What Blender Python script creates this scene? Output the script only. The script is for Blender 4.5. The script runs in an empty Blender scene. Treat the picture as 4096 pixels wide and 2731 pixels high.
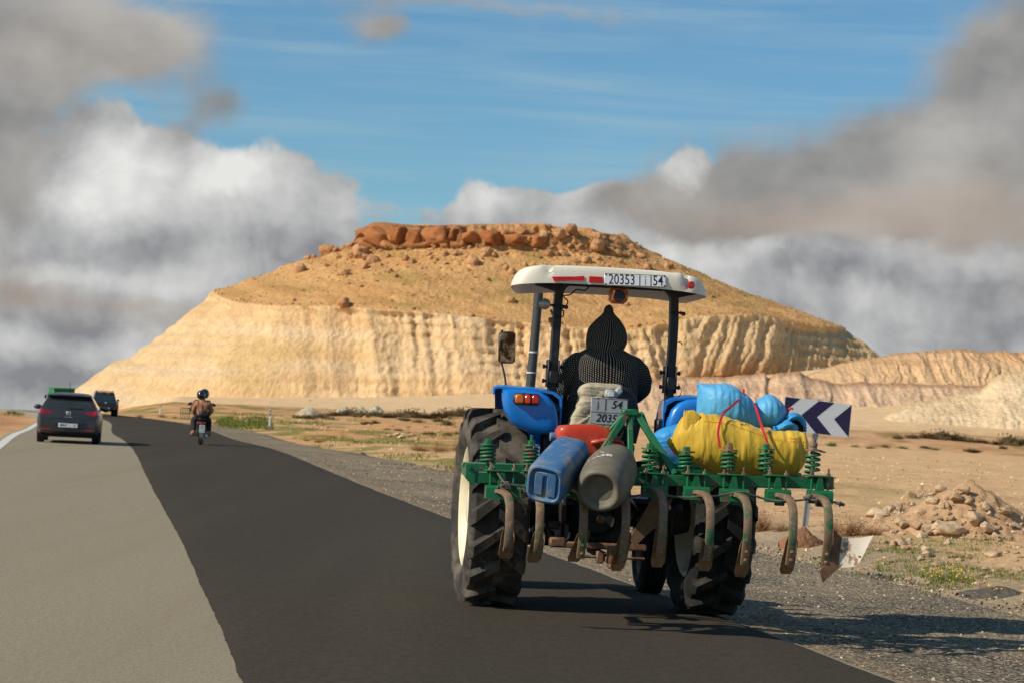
import bpy, bmesh, math, random
import numpy as np
from mathutils import Vector, Matrix

S = bpy.context.scene
COL = S.collection
rad = math.radians

def lin(r, g, b):
    f = lambda c: (c/255/12.92) if c/255 <= .04045 else ((c/255+.055)/1.055)**2.4
    return (f(r), f(g), f(b), 1.0)

# ------------------------------------------------------------------ camera
CAM_Z, PITCH, ROLL, FPX = 1.58, math.atan((1658.-1365.5)/9671.), rad(2.9), 9671.
fw = np.array([0, math.cos(PITCH), math.sin(PITCH)])
up0 = np.array([0, -math.sin(PITCH), math.cos(PITCH)])
rt0 = np.array([1., 0, 0])
rt = math.cos(ROLL)*rt0 + math.sin(ROLL)*up0
up = math.cos(ROLL)*up0 - math.sin(ROLL)*rt0
EYE = np.array([0, 0, CAM_Z])
cd = bpy.data.cameras.new("camera")
cam = bpy.data.objects.new("camera", cd)
COL.objects.link(cam)
cam.matrix_world = Matrix(((rt[0], up[0], -fw[0], 0), (rt[1], up[1], -fw[1], 0), (rt[2], up[2], -fw[2], CAM_Z), (0, 0, 0, 1)))
cd.sensor_width, cd.lens, cd.sensor_fit = 36, 85, 'HORIZONTAL'
cd.clip_start, cd.clip_end = .5, 20000
cd.dof.use_dof, cd.dof.focus_distance, cd.dof.aperture_fstop = True, 18.6, 6.5
S.camera = cam

# ------------------------------------------------------------------ sun and exposure
SUN_AZ, SUN_EL = rad(25), rad(36.5)
sun_dir = Vector((-math.cos(SUN_AZ)*math.cos(SUN_EL), -math.sin(SUN_AZ)*math.cos(SUN_EL), math.sin(SUN_EL)))
sl = bpy.data.lights.new("sun", 'SUN')
sl.energy, sl.angle, sl.color = 5.0, rad(.55), (1, .92, .81)
sun = bpy.data.objects.new("sun", sl)
sun.rotation_euler = sun_dir.to_track_quat('Z', 'Y').to_euler()
sun.location = (-20, -10, 30)
COL.objects.link(sun)
S.view_settings.view_transform = 'Standard'
S.view_settings.look = 'None'
S.view_settings.exposure = -.14
S.view_settings.gamma = 1

# ------------------------------------------------------------------ sky with clouds (world)
W = bpy.data.worlds.new("World")
S.world = W
W.use_nodes = True
NT = W.node_tree
NT.nodes.clear()

class N:
    """small node-graph writer"""
    def __init__(s, nt): s.nt = nt
    def n(s, typ, **kw):
        nd = s.nt.nodes.new(typ)
        for k, v in kw.items(): setattr(nd, k, v)
        return nd
    def put(s, sock, v):
        if isinstance(v, bpy.types.NodeSocket): s.nt.links.new(v, sock)
        elif v is not None: sock.default_value = v
    def math(s, op, a, b=None, c=None, clamp=False):
        nd = s.n('ShaderNodeMath', operation=op, use_clamp=clamp)
        for i, x in enumerate((a, b, c)): s.put(nd.inputs[i], x)
        return nd.outputs[0]
    def vmath(s, op, a, b=None):
        nd = s.n('ShaderNodeVectorMath', operation=op)
        s.put(nd.inputs[0], a); s.put(nd.inputs[1], b)
        return nd.outputs['Value'] if op in ('DOT_PRODUCT', 'LENGTH', 'DISTANCE') else nd.outputs[0]
    def noise(s, vec, scale, detail=4, rough=.5, dist=0., out=0):
        nd = s.n('ShaderNodeTexNoise', noise_dimensions='3D')
        s.put(nd.inputs['Vector'], vec); s.put(nd.inputs['Scale'], scale); s.put(nd.inputs['Detail'], detail)
        s.put(nd.inputs['Roughness'], rough); s.put(nd.inputs['Distortion'], dist)
        return nd.outputs[out]
    def voro(s, vec, scale, feature='F1', out='Distance', rnd=1.):
        nd = s.n('ShaderNodeTexVoronoi', feature=feature)
        s.put(nd.inputs['Vector'], vec); s.put(nd.inputs['Scale'], scale); s.put(nd.inputs['Randomness'], rnd)
        return nd.outputs[out]
    def remap(s, x, a, b, c=0., d=1., smooth=True):
        nd = s.n('ShaderNodeMapRange', interpolation_type='SMOOTHSTEP' if smooth else 'LINEAR')
        for i, v in enumerate((x, a, b, c, d)): s.put(nd.inputs[i], v)
        return nd.outputs[0]
    def mix(s, f, a, b, blend='MIX'):
        nd = s.n('ShaderNodeMix', data_type='RGBA', blend_type=blend)
        s.put(nd.inputs[0], f); s.put(nd.inputs[6], a); s.put(nd.inputs[7], b)
        return nd.outputs[2]
    def scalevec(s, v, sc):
        nd = s.n('ShaderNodeVectorMath', operation='MULTIPLY')
        s.put(nd.inputs[0], v); nd.inputs[1].default_value = sc
        return nd.outputs[0]

def px_dir(x, y):
    d = fw + rt*(x-2048)/FPX + up*(1365.5-y)/FPX
    return d/np.linalg.norm(d)

def build_sky():
    g = N(NT)
    gen = g.n('ShaderNodeTexCoord').outputs['Generated']
    sky = g.n('ShaderNodeTexSky', sky_type='NISHITA', sun_disc=False)
    sky.sun_elevation, sky.sun_rotation = SUN_EL, math.atan2(sun_dir.x, sun_dir.y)
    sky.air_density, sky.dust_density, sky.ozone_density = 1.0, .2, 4.0
    base = g.mix(1.0, sky.outputs[0], SKY_TINT, 'MULTIPLY')
    # billows: the sky coordinate is pushed about by two sizes of turbulence
    w1 = g.vmath('SUBTRACT', g.noise(gen, 16, 3, .5, out=1), (.5, .5, .5))
    w2 = g.vmath('SUBTRACT', g.noise(gen, 60, 5, .6, out=1), (.5, .5, .5))
    wv = g.vmath('ADD', g.vmath('ADD', gen, g.scalevec(w1, (.040, .03, .028))), g.scalevec(w2, (.010, .010, .011)))
    def blobs(lst, vec=wv):
        acc = None
        for (x, y, rx, ry, w) in lst:
            c = px_dir(x, y)
            v = g.scalevec(g.vmath('SUBTRACT', vec, tuple(c)), (FPX/rx, FPX/((rx+ry)/2), FPX/ry))
            e = g.math('EXPONENT', g.math('MULTIPLY', g.vmath('DOT_PRODUCT', v, v), -1.))
            acc = g.math('MULTIPLY', e, w) if acc is None else g.math('MULTIPLY_ADD', e, w, acc)
        return acc
    def relief(vec, sc, det, d, rg=.55):
        return g.math('SUBTRACT', g.noise(vec, sc, det, rg), g.noise(g.vmath('ADD', vec, (-d*.75, 0, d)), sc, det, rg))
    n1 = g.noise(gen, 24, 7, .58, .3)
    v2 = g.vmath('ADD', g.scalevec(gen, (1, 1, 1.5)), (3.1, 1.7, .4))
    n2 = g.noise(v2, 17, 6, .55, .3)
    r1a, r1b = relief(gen, 13, 4, .022), relief(wv, 38, 5, .008)
    r2 = relief(v2, 13, 4, .02)
    band = g.noise(g.scalevec(wv, (4, 4, 30)), 1.5, 3, .5)
    # thin high streaks
    st = g.noise(g.scalevec(gen, (4, 4, 70)), 1.5, 6, .55, .4)
    pat = g.noise(gen, 7, 3, .5)
    cir = g.math('MULTIPLY', g.remap(g.math('ADD', st, g.math('MULTIPLY', g.math('SUBTRACT', pat, .5), .5)), .38, .75), .46)
    c0 = g.mix(cir, base, CIRRUS)
    # bright cumulus bank
    d1 = g.math('ADD', blobs(CUMULUS), g.math('MULTIPLY', g.math('SUBTRACT', n1, .5), 1.3))
    a1 = g.remap(d1, .32, .58)
    shade = g.math('ADD', g.math('ADD', blobs(BRIGHT), g.math('MULTIPLY', r1a, 1.5)), g.math('ADD', g.math('MULTIPLY', r1b, 1.0), g.math('MULTIPLY', g.math('SUBTRACT', band, .5), .55)))
    col1 = g.mix(g.remap(shade, -.38, .85, smooth=False), CLOUD_DARK, CLOUD_WHITE)
    c1 = g.mix(a1, c0, col1)
    # nearer grey clouds
    d2 = g.math('ADD', blobs(GREYS), g.math('MULTIPLY', g.math('SUBTRACT', n2, .5), 1.55))
    a2 = g.math('MULTIPLY', g.remap(d2, .16, .92), .96)
    s2 = g.math('ADD', g.math('MULTIPLY', r2, 1.4), g.math('MULTIPLY', g.math('SUBTRACT', g.noise(wv, 9, 4, .55), .5), 1.5))
    col2 = g.mix(g.remap(s2, -.45, .5, smooth=False), GREY_LO, GREY_HI)
    col2 = g.mix(g.math('MULTIPLY', blobs(WARM), .55, clamp=True), col2, CLOUD_WARM)
    c2 = g.mix(a2, c1, col2)
    bg = g.n('ShaderNodeBackground')
    g.put(bg.inputs['Color'], c2)
    bg.inputs['Strength'].default_value = SKY_STRENGTH
    NT.links.new(bg.outputs[0], g.n('ShaderNodeOutputWorld').inputs['Surface'])

SKY_STRENGTH = .10
k = 1/SKY_STRENGTH
def skc(r, g, b): c = lin(r, g, b); return (c[0]*k, c[1]*k, c[2]*k, 1)
SKY_TINT = (.68, .96, 1.05, 1)
CIRRUS, CLOUD_WHITE, CLOUD_DARK = skc(168, 196, 210), skc(240, 241, 237), skc(143, 144, 149)
GREY_LO, GREY_HI, CLOUD_WARM = skc(122, 121, 121), skc(198, 194, 188), skc(180, 160, 142)
# clouds by direction: picture x, y, half width, half height, weight
CUMULUS = [(480, 700, 260, 230, 1.0), (980, 760, 330, 190, 1.0), (1260, 900, 230, 200, .95), (200, 900, 420, 260, 1.0),
           (700, 1050, 700, 230, 1.1), (150, 1350, 700, 280, 1.2), (760, 1400, 560, 280, 1.1), (1950, 830, 170, 120, 1.0), (2170, 880, 170, 120, .9), (1700, 860, 150, 60, .45),
           (2800, 700, 110, 110, 1.0), (2750, 1000, 480, 180, 1.1), (3250, 1100, 650, 280, 1.1), (3850, 1200, 650, 360, 1.2), (3000, 1280, 560, 230, 1.0), (2420, 880, 260, 110, .6)]
BRIGHT = [(520, 640, 170, 150, .55), (1010, 690, 260, 120, .95), (330, 830, 150, 110, .75), (640, 880, 260, 120, .3), (2790, 700, 110, 100, .6), (2760, 985, 260, 80, .75),
          (3650, 905, 260, 50, .45), (3820, 1000, 300, 60, .2), (1960, 790, 150, 60, .5), (200, 1090, 300, 40, .35), (200, 1360, 400, 50, .35), (3400, 1180, 400, 60, .18), (3900, 1330, 300, 50, .22),
          (800, 960, 420, 80, -.3), (480, 1020, 340, 60, -.25), (300, 1420, 500, 40, .2), (1150, 1000, 220, 90, -.2), (3700, 1120, 400, 60, -.25), (3100, 1290, 400, 60, -.2), (300, 1500, 500, 60, -.3), (250, 1260, 500, 40, -.2)]
GREYS = [(40, 130, 520, 290, 1.05), (560, 200, 420, 130, .72), (20, 600, 170, 420, .95), (1490, 120, 120, 80, .85), (880, 430, 200, 100, .80),
         (720, 540, 150, 70, .6), (2980, 780, 380, 170, 1.0), (3400, 720, 440, 210, 1.0), (3850, 660, 420, 280, 1.15), (3960, 380, 240, 240, 1.0), (4150, 120, 240, 260, .9),
         (2560, 860, 260, 90, .85), (3350, 870, 700, 80, .8), (60, 1180, 600, 110, .5), (900, 1330, 420, 150, .35), (2760, 730, 80, 60, -.7), (2840, 650, 60, 70, -.7), (1900, 10, 600, 36, .5),
         (4100, 1130, 260, 160, .4)]
WARM = [(3300, 900, 700, 90, .9), (3900, 830, 400, 120, .7), (300, 1150, 600, 110, .9), (400, 1270, 700, 110, .7), (300, 220, 500, 150, .35)]
build_sky()
# ------------------------------------------------------------------ helpers
def smooth01(x, a, b):
    t = np.clip((np.asarray(x, float)-a)/(b-a), 0, 1)
    return t*t*(3-2*t)

def _hash(i, j, l):
    h = (i.astype(np.int64)*374761393 + j.astype(np.int64)*668265263 + l.astype(np.int64)*2147483647) & 0xffffffff
    h = ((h ^ (h >> 13))*1274126177) & 0xffffffff
    h = ((h ^ (h >> 16))*2246822519) & 0xffffffff
    return ((h ^ (h >> 15)) & 0xffffff)/float(0xffffff)

def vnoise(x, y, z=0.):
    x, y, z = np.broadcast_arrays(np.asarray(x, float), np.asarray(y, float), np.asarray(z, float))
    xi, yi, zi = np.floor(x), np.floor(y), np.floor(z)
    fx, fy, fz = x-xi, y-yi, z-zi
    fx, fy, fz = (t*t*t*(t*(t*6-15)+10) for t in (fx, fy, fz))
    r = 0
    for dx in (0, 1):
        for dy in (0, 1):
            for dz in (0, 1):
                w = (fx if dx else 1-fx)*(fy if dy else 1-fy)*(fz if dz else 1-fz)
                r = r + w*_hash(xi+dx, yi+dy, zi+dz)
    return r*2-1

def fbm(x, y, z=0., o=4, gain=.5):
    a, r, f, t = 1., 0., 1., 0.
    for i in range(o):
        r = r + a*vnoise(np.asarray(x)*f+i*17.3, np.asarray(y)*f+i*9.1, np.asarray(z)*f+i*5.7)
        t += a; a *= gain; f *= 2.03
    return r/t

def at(px, py, Y):
    """world point on the plane y = Y seen at a measured place of the photograph"""
    d = fw + rt*(px-2048)/FPX + up*(1365.5-py)/FPX
    return EYE + d*(Y/d[1])

class MB:
    """collects shapes; build() links them as ONE mesh object"""
    def __init__(s): s.v, s.f, s.m, s.uv = [], [], [], []
    def add(s, vs, fs, m=0, uvs=None):
        o = len(s.v)
        s.v += [tuple(map(float, p)) for p in vs]
        for i, f in enumerate(fs):
            s.f.append([o+k for k in f]); s.m.append(m)
            s.uv.append(uvs[i] if uvs else None)
        return s
    def box(s, c, size, rot=None, bev=.006, m=0):
        hx, hy, hz = (d/2 for d in size)
        b = min(bev, hx*.9, hy*.9, hz*.9)
        M = rot if rot is not None else Matrix.Identity(3)
        vs, idx = [], {}
        for sx in (-1, 1):
            for sy in (-1, 1):
                for sz in (-1, 1):
                    for a in range(3):
                        p = [sx*(hx-b), sy*(hy-b), sz*(hz-b)]
                        p[a] += (sx, sy, sz)[a]*b
                        idx[(sx, sy, sz, a)] = len(vs)
                        vs.append(tuple(M @ Vector(p) + Vector(c)))
        fs = []
        for a in range(3):
            b1, b2 = [q for q in range(3) if q != a]
            for sg in (-1, 1):
                q = []
                for (u, w) in ((-1, -1), (1, -1), (1, 1), (-1, 1)):
                    k = [0, 0, 0]; k[a] = sg; k[b1] = u; k[b2] = w
                    q.append(idx[(*k, a)])
                fs.append(q)
            for u in (-1, 1):
                for w in (-1, 1):
                    q = []
                    for (sg, ax) in ((-1, b1), (1, b1), (1, b2), (-1, b2)):
                        k = [0, 0, 0]; k[a] = sg; k[b1] = u; k[b2] = w
                        q.append(idx[(*k, ax)])
                    fs.append(q)
        for sx in (-1, 1):
            for sy in (-1, 1):
                for sz in (-1, 1):
                    fs.append([idx[(sx, sy, sz, a)] for a in range(3)])
        return s.add(vs, fs, m)
    def bar(s, p0, p1, w, h, bev=.005, upv=(0, 0, 1), m=0):
        p0, p1 = Vector(p0), Vector(p1)
        d = (p1-p0); L = d.length; d.normalize()
        u = Vector(upv)
        if abs(d.dot(u)) > .98: u = Vector((0, 1, 0))
        x = d.cross(u).normalized(); z = x.cross(d)
        M = Matrix((x, d, z)).transposed()
        return s.box((p0+p1)/2, (w, L, h), M, bev, m)
    def loft(s, rings, closed=True, caps=(True, True), m=0, uv=False, us=1., vs_=1.):
        n = len(rings[0]); vs = [p for r in rings for p in r]; fs, uvs = [], []
        for i in range(len(rings)-1):
            for j in range(n if closed else n-1):
                k = (j+1) % n
                fs.append([i*n+j, i*n+k, (i+1)*n+k, (i+1)*n+j])
                if uv: uvs.append([(j*us/n, i*vs_), ((j+1)*us/n, i*vs_), ((j+1)*us/n, (i+1)*vs_), (j*us/n, (i+1)*vs_)])
        if caps[0]: fs.append(list(range(n))[::-1]); uvs.append([(0, 0)]*n)
        if caps[1]: fs.append([(len(rings)-1)*n+j for j in range(n)]); uvs.append([(0, 0)]*n)
        return s.add(vs, fs, m, uvs if uv else None)
    def tube(s, pts, r, n=10, caps=True, m=0, uv=False, us=1., vs_=1., flat=None):
        pts = [Vector(p) for p in pts]
        rs = r if hasattr(r, '__len__') else [r]*len(pts)
        rings, x = [], None
        for i, p in enumerate(pts):
            t = (pts[min(i+1, len(pts)-1)]-pts[max(i-1, 0)]).normalized()
            if x is None:
                x = t.cross(Vector((0, 0, 1)) if abs(t.z) < .9 else Vector((0, 1, 0))).normalized()
            x = (x - t*x.dot(t)).normalized(); y = t.cross(x)
            rings.append([p + (x*math.cos(a)*(flat or 1) + y*math.sin(a))*rs[i] for a in (2*math.pi*k/n for k in range(n))])
        return s.loft(rings, True, (caps, caps), m, uv, us, vs_)
    def lathe(s, prof, c, axis=(0, 0, 1), n=32, m=0, caps=(False, False)):
        d = Vector(axis).normalized()
        x = d.cross(Vector((0, 0, 1)) if abs(d.z) < .9 else Vector((0, 1, 0))).normalized(); y = d.cross(x)
        c = Vector(c)
        rings = [[c + d*h + (x*math.cos(a)+y*math.sin(a))*r for a in (2*math.pi*k/n for k in range(n))] for r, h in prof]
        return s.loft(rings, True, caps, m)
    def prism(s, pts, o, ux, uz, depth, m=0):
        """outline (a, b) -> o + a*ux + b*uz, extruded by the vector depth"""
        o, ux, uz, d = Vector(o), Vector(ux), Vector(uz), Vector(depth)
        a = [o+ux*p[0]+uz*p[1] for p in pts]; n = len(a)
        fs = [list(range(n)), [n+i for i in range(n)][::-1]] + [[i, (i+1) % n, n+(i+1) % n, n+i][::-1] for i in range(n)]
        return s.add(a+[p+d for p in a], fs, m)
    def ball(s, c, r, n=16, k=10, m=0, rot=None, e=1.):
        r = r if hasattr(r, '__len__') else (r, r, r)
        M = rot or Matrix.Identity(3); rings = []
        pw = lambda v: math.copysign(abs(v)**e, v)
        for i in range(1, k):
            a = math.pi*i/k
            rings.append([Vector(c) + M @ Vector((r[0]*pw(math.sin(a))*pw(math.cos(b)), r[1]*pw(math.sin(a))*pw(math.sin(b)), -r[2]*pw(math.cos(a)))) for b in (2*math.pi*j/n for j in range(n))])
        vs = [p for q in rings for p in q] + [Vector(c)+M @ Vector((0, 0, -r[2])), Vector(c)+M @ Vector((0, 0, r[2]))]
        fs = [[i*n+j, i*n+(j+1) % n, (i+1)*n+(j+1) % n, (i+1)*n+j] for i in range(k-2) for j in range(n)]
        b = len(vs)-2
        fs += [[b, (j+1) % n, j] for j in range(n)] + [[b+1, (k-2)*n+j, (k-2)*n+(j+1) % n] for j in range(n)]
        return s.add(vs, fs, m)
    def warp(s, fn): s.v = [tuple(fn(Vector(p))) for p in s.v]; return s
    def build(s, name, mats, parent=None, ang=40, base=None, fix=True):
        me = bpy.data.meshes.new(name)
        vs = s.v
        if base is not None: vs = [(p[0]-base[0], p[1]-base[1], p[2]-base[2]) for p in vs]
        me.from_pydata(vs, [], s.f)
        if any(u is not None for u in s.uv):
            lay = me.uv_layers.new(name='UVMap'); k = 0
            for f, u in zip(s.f, s.uv):
                for j in range(len(f)):
                    lay.data[k].uv = u[j] if u else (0, 0); k += 1
        mats = mats if isinstance(mats, (list, tuple)) else [mats]
        for q in mats: me.materials.append(q)
        if any(s.m): me.polygons.foreach_set('material_index', s.m)
        if fix:
            bm = bmesh.new(); bm.from_mesh(me)
            bmesh.ops.recalc_face_normals(bm, faces=bm.faces)
            bm.to_mesh(me); bm.free()
        if ang:
            me.shade_smooth(); me.set_sharp_from_angle(angle=rad(ang))
        o = bpy.data.objects.new(name, me); COL.objects.link(o)
        if parent is not None: o.parent = parent
        if base is not None: o.location = base
        return o

def tag(o, label, cat, group=None, kind=None):
    if label: o['label'] = label
    if cat: o['category'] = cat
    if group: o['group'] = group
    if kind: o['kind'] = kind
    return o

def empty(name, loc, rz=0., label=None, cat=None, group=None):
    o = bpy.data.objects.new(name, None); COL.objects.link(o)
    o.location = loc; o.rotation_euler = (0, 0, rz); o.empty_display_size = .2
    return tag(o, label, cat, group)

def copy_tree(o, parent=None):
    c = o.copy(); COL.objects.link(c); c.parent = parent
    for ch in [q for q in bpy.data.objects if q.parent == o and q is not c]: copy_tree(ch, c)
    return c

def grid_mesh(name, P, mat, colors=None, parent=None, smooth=True):
    """P: rows x cols x 3 array -> one mesh object"""
    R, C = P.shape[:2]
    me = bpy.data.meshes.new(name)
    idx = np.arange(R*C).reshape(R, C)
    q = np.stack([idx[:-1, :-1], idx[:-1, 1:], idx[1:, 1:], idx[1:, :-1]], -1).reshape(-1, 4)
    me.vertices.add(R*C); me.vertices.foreach_set('co', P.reshape(-1).astype(np.float32))
    me.loops.add(q.size); me.loops.foreach_set('vertex_index', q.reshape(-1).astype(np.int32))
    me.polygons.add(len(q)); me.polygons.foreach_set('loop_start', np.arange(0, q.size, 4).astype(np.int32))
    try: me.polygons.foreach_set('loop_total', np.full(len(q), 4, np.int32))
    except Exception: pass
    me.update(calc_edges=True)
    if colors is not None:
        at_ = me.color_attributes.new('Col', 'FLOAT_COLOR', 'POINT')
        c4 = np.concatenate([colors.reshape(-1, 3), np.ones((R*C, 1))], 1)
        at_.data.foreach_set('color', c4.reshape(-1).astype(np.float32))
    me.materials.append(mat)
    if smooth: me.shade_smooth()
    o = bpy.data.objects.new(name, me); COL.objects.link(o)
    if parent: o.parent = parent
    return o

def text_shape(txt, size=1., offset=0., shear=0., sx=1.):
    cu = bpy.data.curves.new('lettering', 'FONT')
    cu.body, cu.size, cu.offset, cu.shear, cu.align_x, cu.align_y = txt, size, offset, shear, 'CENTER', 'CENTER'
    cu.resolution_u = 3
    o = bpy.data.objects.new('lettering', cu); COL.objects.link(o)
    dg = bpy.context.evaluated_depsgraph_get(); dg.update()
    me = bpy.data.meshes.new_from_object(o.evaluated_get(dg))
    vs = [(v.co.x*sx, v.co.y) for v in me.vertices]; fs = [list(p.vertices) for p in me.polygons]
    bpy.data.objects.remove(o); bpy.data.meshes.remove(me)
    return vs, fs

def skin_mesh(name, verts, edges, radii, mat, parent=None, sub=2, root=0):
    me = bpy.data.meshes.new('skin'); me.from_pydata([tuple(v) for v in verts], edges, [])
    o = bpy.data.objects.new('skin', me); COL.objects.link(o)
    md = o.modifiers.new('s', 'SKIN'); md.use_smooth_shade = True
    lay = me.skin_vertices[0] if me.skin_vertices else None
    if lay is None:
        bm = bmesh.new(); bm.from_mesh(me); bm.verts.layers.skin.verify(); bm.to_mesh(me); bm.free(); lay = me.skin_vertices[0]
    for i, r in enumerate(radii):
        lay.data[i].radius = r if hasattr(r, '__len__') else (r, r)
        lay.data[i].use_root = (i == root)
    sm = o.modifiers.new('u', 'SUBSURF'); sm.levels = sub; sm.render_levels = sub
    dg = bpy.context.evaluated_depsgraph_get(); dg.update()
    m2 = bpy.data.meshes.new_from_object(o.evaluated_get(dg))
    bpy.data.objects.remove(o); bpy.data.meshes.remove(me)
    m2.name = name; m2.materials.clear(); m2.materials.append(mat); m2.shade_smooth()
    q = bpy.data.objects.new(name, m2); COL.objects.link(q)
    if parent: q.parent = parent
    return q

def catmull(pts, n):
    pts = [Vector(p) for p in pts]; out = []
    P = [pts[0]*2-pts[1]] + pts + [pts[-1]*2-pts[-2]]
    for i in range(1, len(P)-2):
        for k in range(n):
            t = k/n
            out.append(.5*((2*P[i]) + (P[i+1]-P[i-1])*t + (2*P[i-1]-5*P[i]+4*P[i+1]-P[i+2])*t*t + (3*P[i]-P[i-1]-3*P[i+1]+P[i+2])*t**3))
    return out+[pts[-1]]

# ------------------------------------------------------------------ materials
def new_mat(name):
    m = bpy.data.materials.new(name); m.use_nodes = True
    g = N(m.node_tree); b = m.node_tree.nodes['Principled BSDF']
    return m, g, b

def mat(name, col, rough=.6, metal=0., var=.12, vs=6., c2=None, c2s=9., c2t=(.5, .65), c3=None, c3s=3., c3t=(.55, .7), bump=0., bs=60., spec=.5, coat=0., rv=0.):
    m, g, b = new_mat(name)
    tc = g.n('ShaderNodeTexCoord').outputs['Object']
    n = g.noise(tc, vs, 6, .6)
    lo = tuple(x*(1-var) for x in col[:3])+(1,); hi = tuple(min(1, x*(1+var)) for x in col[:3])+(1,)
    c = g.mix(g.remap(n, .3, .7), lo, hi)
    if c2: c = g.mix(g.remap(g.noise(tc, c2s, 8, .65, .3), *c2t), c, c2)
    if c3: c = g.mix(g.remap(g.noise(tc, c3s, 7, .6, .2), *c3t), c, c3)
    g.put(b.inputs['Base Color'], c)
    if rv: g.put(b.inputs['Roughness'], g.remap(g.noise(tc, vs*2, 5, .6), .3, .7, rough-rv, rough+rv))
    else: b.inputs['Roughness'].default_value = rough
    b.inputs['Metallic'].default_value = metal
    b.inputs['Specular IOR Level'].default_value = spec
    if coat: b.inputs['Coat Weight'].default_value = coat; b.inputs['Coat Roughness'].default_value = .08
    if bump:
        bn = g.n('ShaderNodeBump'); bn.inputs['Strength'].default_value = 1.; bn.inputs['Distance'].default_value = bump
        g.put(bn.inputs['Height'], g.noise(tc, bs, 6, .6)); g.put(b.inputs['Normal'], bn.outputs[0])
    return m
# ------------------------------------------------------------------ road lines (metres, measured on the ground)
def XR(Y):
    Y = np.asarray(Y, float); y = np.minimum(Y, 178)
    p = -3.538043e-08*y**4 + 1.0174656e-05*y**3 - 9.228691e-04*y**2 - .1362004*y + 4.856983
    return p - (Y-y)*.30
def LANE(Y): return 4.27 + .81*smooth01(Y, 55, 115)
def XM(Y): return XR(Y) - LANE(Y)
def XL(Y): return XM(Y) - 3.4 - .4*smooth01(Y, 95, 140)

def road_z(Y):
    Y = np.asarray(Y, float)
    return .20*np.exp(-((Y-70)/20)**2) - .00030*np.clip(Y-188, 0, 150)**2 - .075*np.clip(Y-338, 0, None)

def land(X, Y, detail=True):
    """height of the open ground"""
    X, Y = np.broadcast_arrays(np.asarray(X, float), np.asarray(Y, float))
    a = X/np.maximum(Y, 1)
    wl = 1-smooth01(a, -.185, -.135)
    t = np.clip(a+.13, 0, .3)
    far = 2.0 + 20*t + 150*t*t
    right = smooth01(a, .06, .11)
    z = (1-right)*(1.0*smooth01(Y, 150, 255)) + right*(1.55*smooth01(Y, 228, 262))
    z = z + (far-z)*smooth01(Y, 250, 640)*1.0
    z = z*(1-wl) + wl*np.minimum(road_z(Y), 0)
    z = z + .20*np.exp(-((Y-70)/20)**2)
    d = X-XR(Y)
    out = smooth01(d, 3.6, 6.5) + smooth01(XL(Y)-X, 1.0, 4.)
    if detail:
        z = z + out*(.10*fbm(X*.35, Y*.35, 3, 4)+.05*fbm(X*1.7, Y*1.7, 9, 3)) + out*smooth01(Y, 60, 160)*.28*fbm(X*.11, Y*.11, 1, 4)
    z = z + .24*np.exp(-((Y-195)/9)**2)*smooth01(XL(Y)-X, .6, 2.6)
    # ditch-like dip beside the shoulder, road bed below the paving
    z = z - .16*np.exp(-((d-5.2)/1.3)**2)*smooth01(Y, 60, 30) - .17*(1-out)
    return z

def ground_at(X, Y): return float(land(X, Y))
_TT = np.geomspace(5, 900, 3000)
def on_ground(px, py, zoff=0.):
    """where the sight line through a measured place meets the open ground"""
    d = fw + rt*(px-2048)/FPX + up*(1365.5-py)/FPX
    Q = EYE[None]+d[None]*_TT[:, None]
    i = int(np.argmax(Q[:, 2] < land(Q[:, 0], Q[:, 1], False)+zoff))
    return Vector(Q[i if i else -1])

def attr_mat(name, rough=.9, n1=(1.2, .18), n2=(14., .16), bump=(.04, 9.), bump2=None, stretch=(1, 1, 1), speck=None):
    m, g, b = new_mat(name)
    tc = g.scalevec(g.n('ShaderNodeTexCoord').outputs['Object'], stretch)
    c = g.n('ShaderNodeAttribute', attribute_name='Col').outputs['Color']
    for sc, am in (n1, n2):
        f = g.remap(g.noise(tc, sc, 7, .62), .25, .75, 1-am, 1+am)
        c = g.vmath('MULTIPLY', c, g.n('ShaderNodeCombineXYZ').outputs[0]) if False else g.mix(1., c, g.mix(f, (0, 0, 0, 1), (1, 1, 1, 1)) if False else _grey(g, f), 'MULTIPLY')
    if speck:
        sc, amt, ca, cb = speck
        v = g.voro(tc, sc, out='Color')
        r = g.n('ShaderNodeSeparateColor'); g.put(r.inputs[0], v)
        pc = g.mix(r.outputs[0], ca, cb)
        c = g.mix(g.math('MULTIPLY', g.remap(r.outputs[1], .25, .6), amt), c, pc)
    g.put(b.inputs['Base Color'], c)
    b.inputs['Roughness'].default_value = rough
    b.inputs['Specular IOR Level'].default_value = .06
    bn = g.n('ShaderNodeBump'); bn.inputs['Distance'].default_value = bump[0]
    h = g.noise(tc, bump[1], 8, .65)
    if bump2: h = g.math('ADD', h, g.math('MULTIPLY', g.voro(tc, bump2[0]), bump2[1]))
    g.put(bn.inputs['Height'], h); g.put(b.inputs['Normal'], bn.outputs[0])
    return m
def _grey(g, f):
    nd = g.n('ShaderNodeCombineColor')
    for i in range(3): g.put(nd.inputs[i], f)
    return nd.outputs[0]

def mixc(A, B, w): w = np.asarray(w)[..., None]; return A*(1-w)+np.asarray(B[:3])*w

SAND, ORANGE, PALE = lin(208, 168, 122), lin(200, 148, 98), lin(220, 184, 138)
GREEN, GREYDIRT, BROWN = lin(118, 118, 58), lin(150, 136, 112), lin(168, 118, 76)

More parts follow.
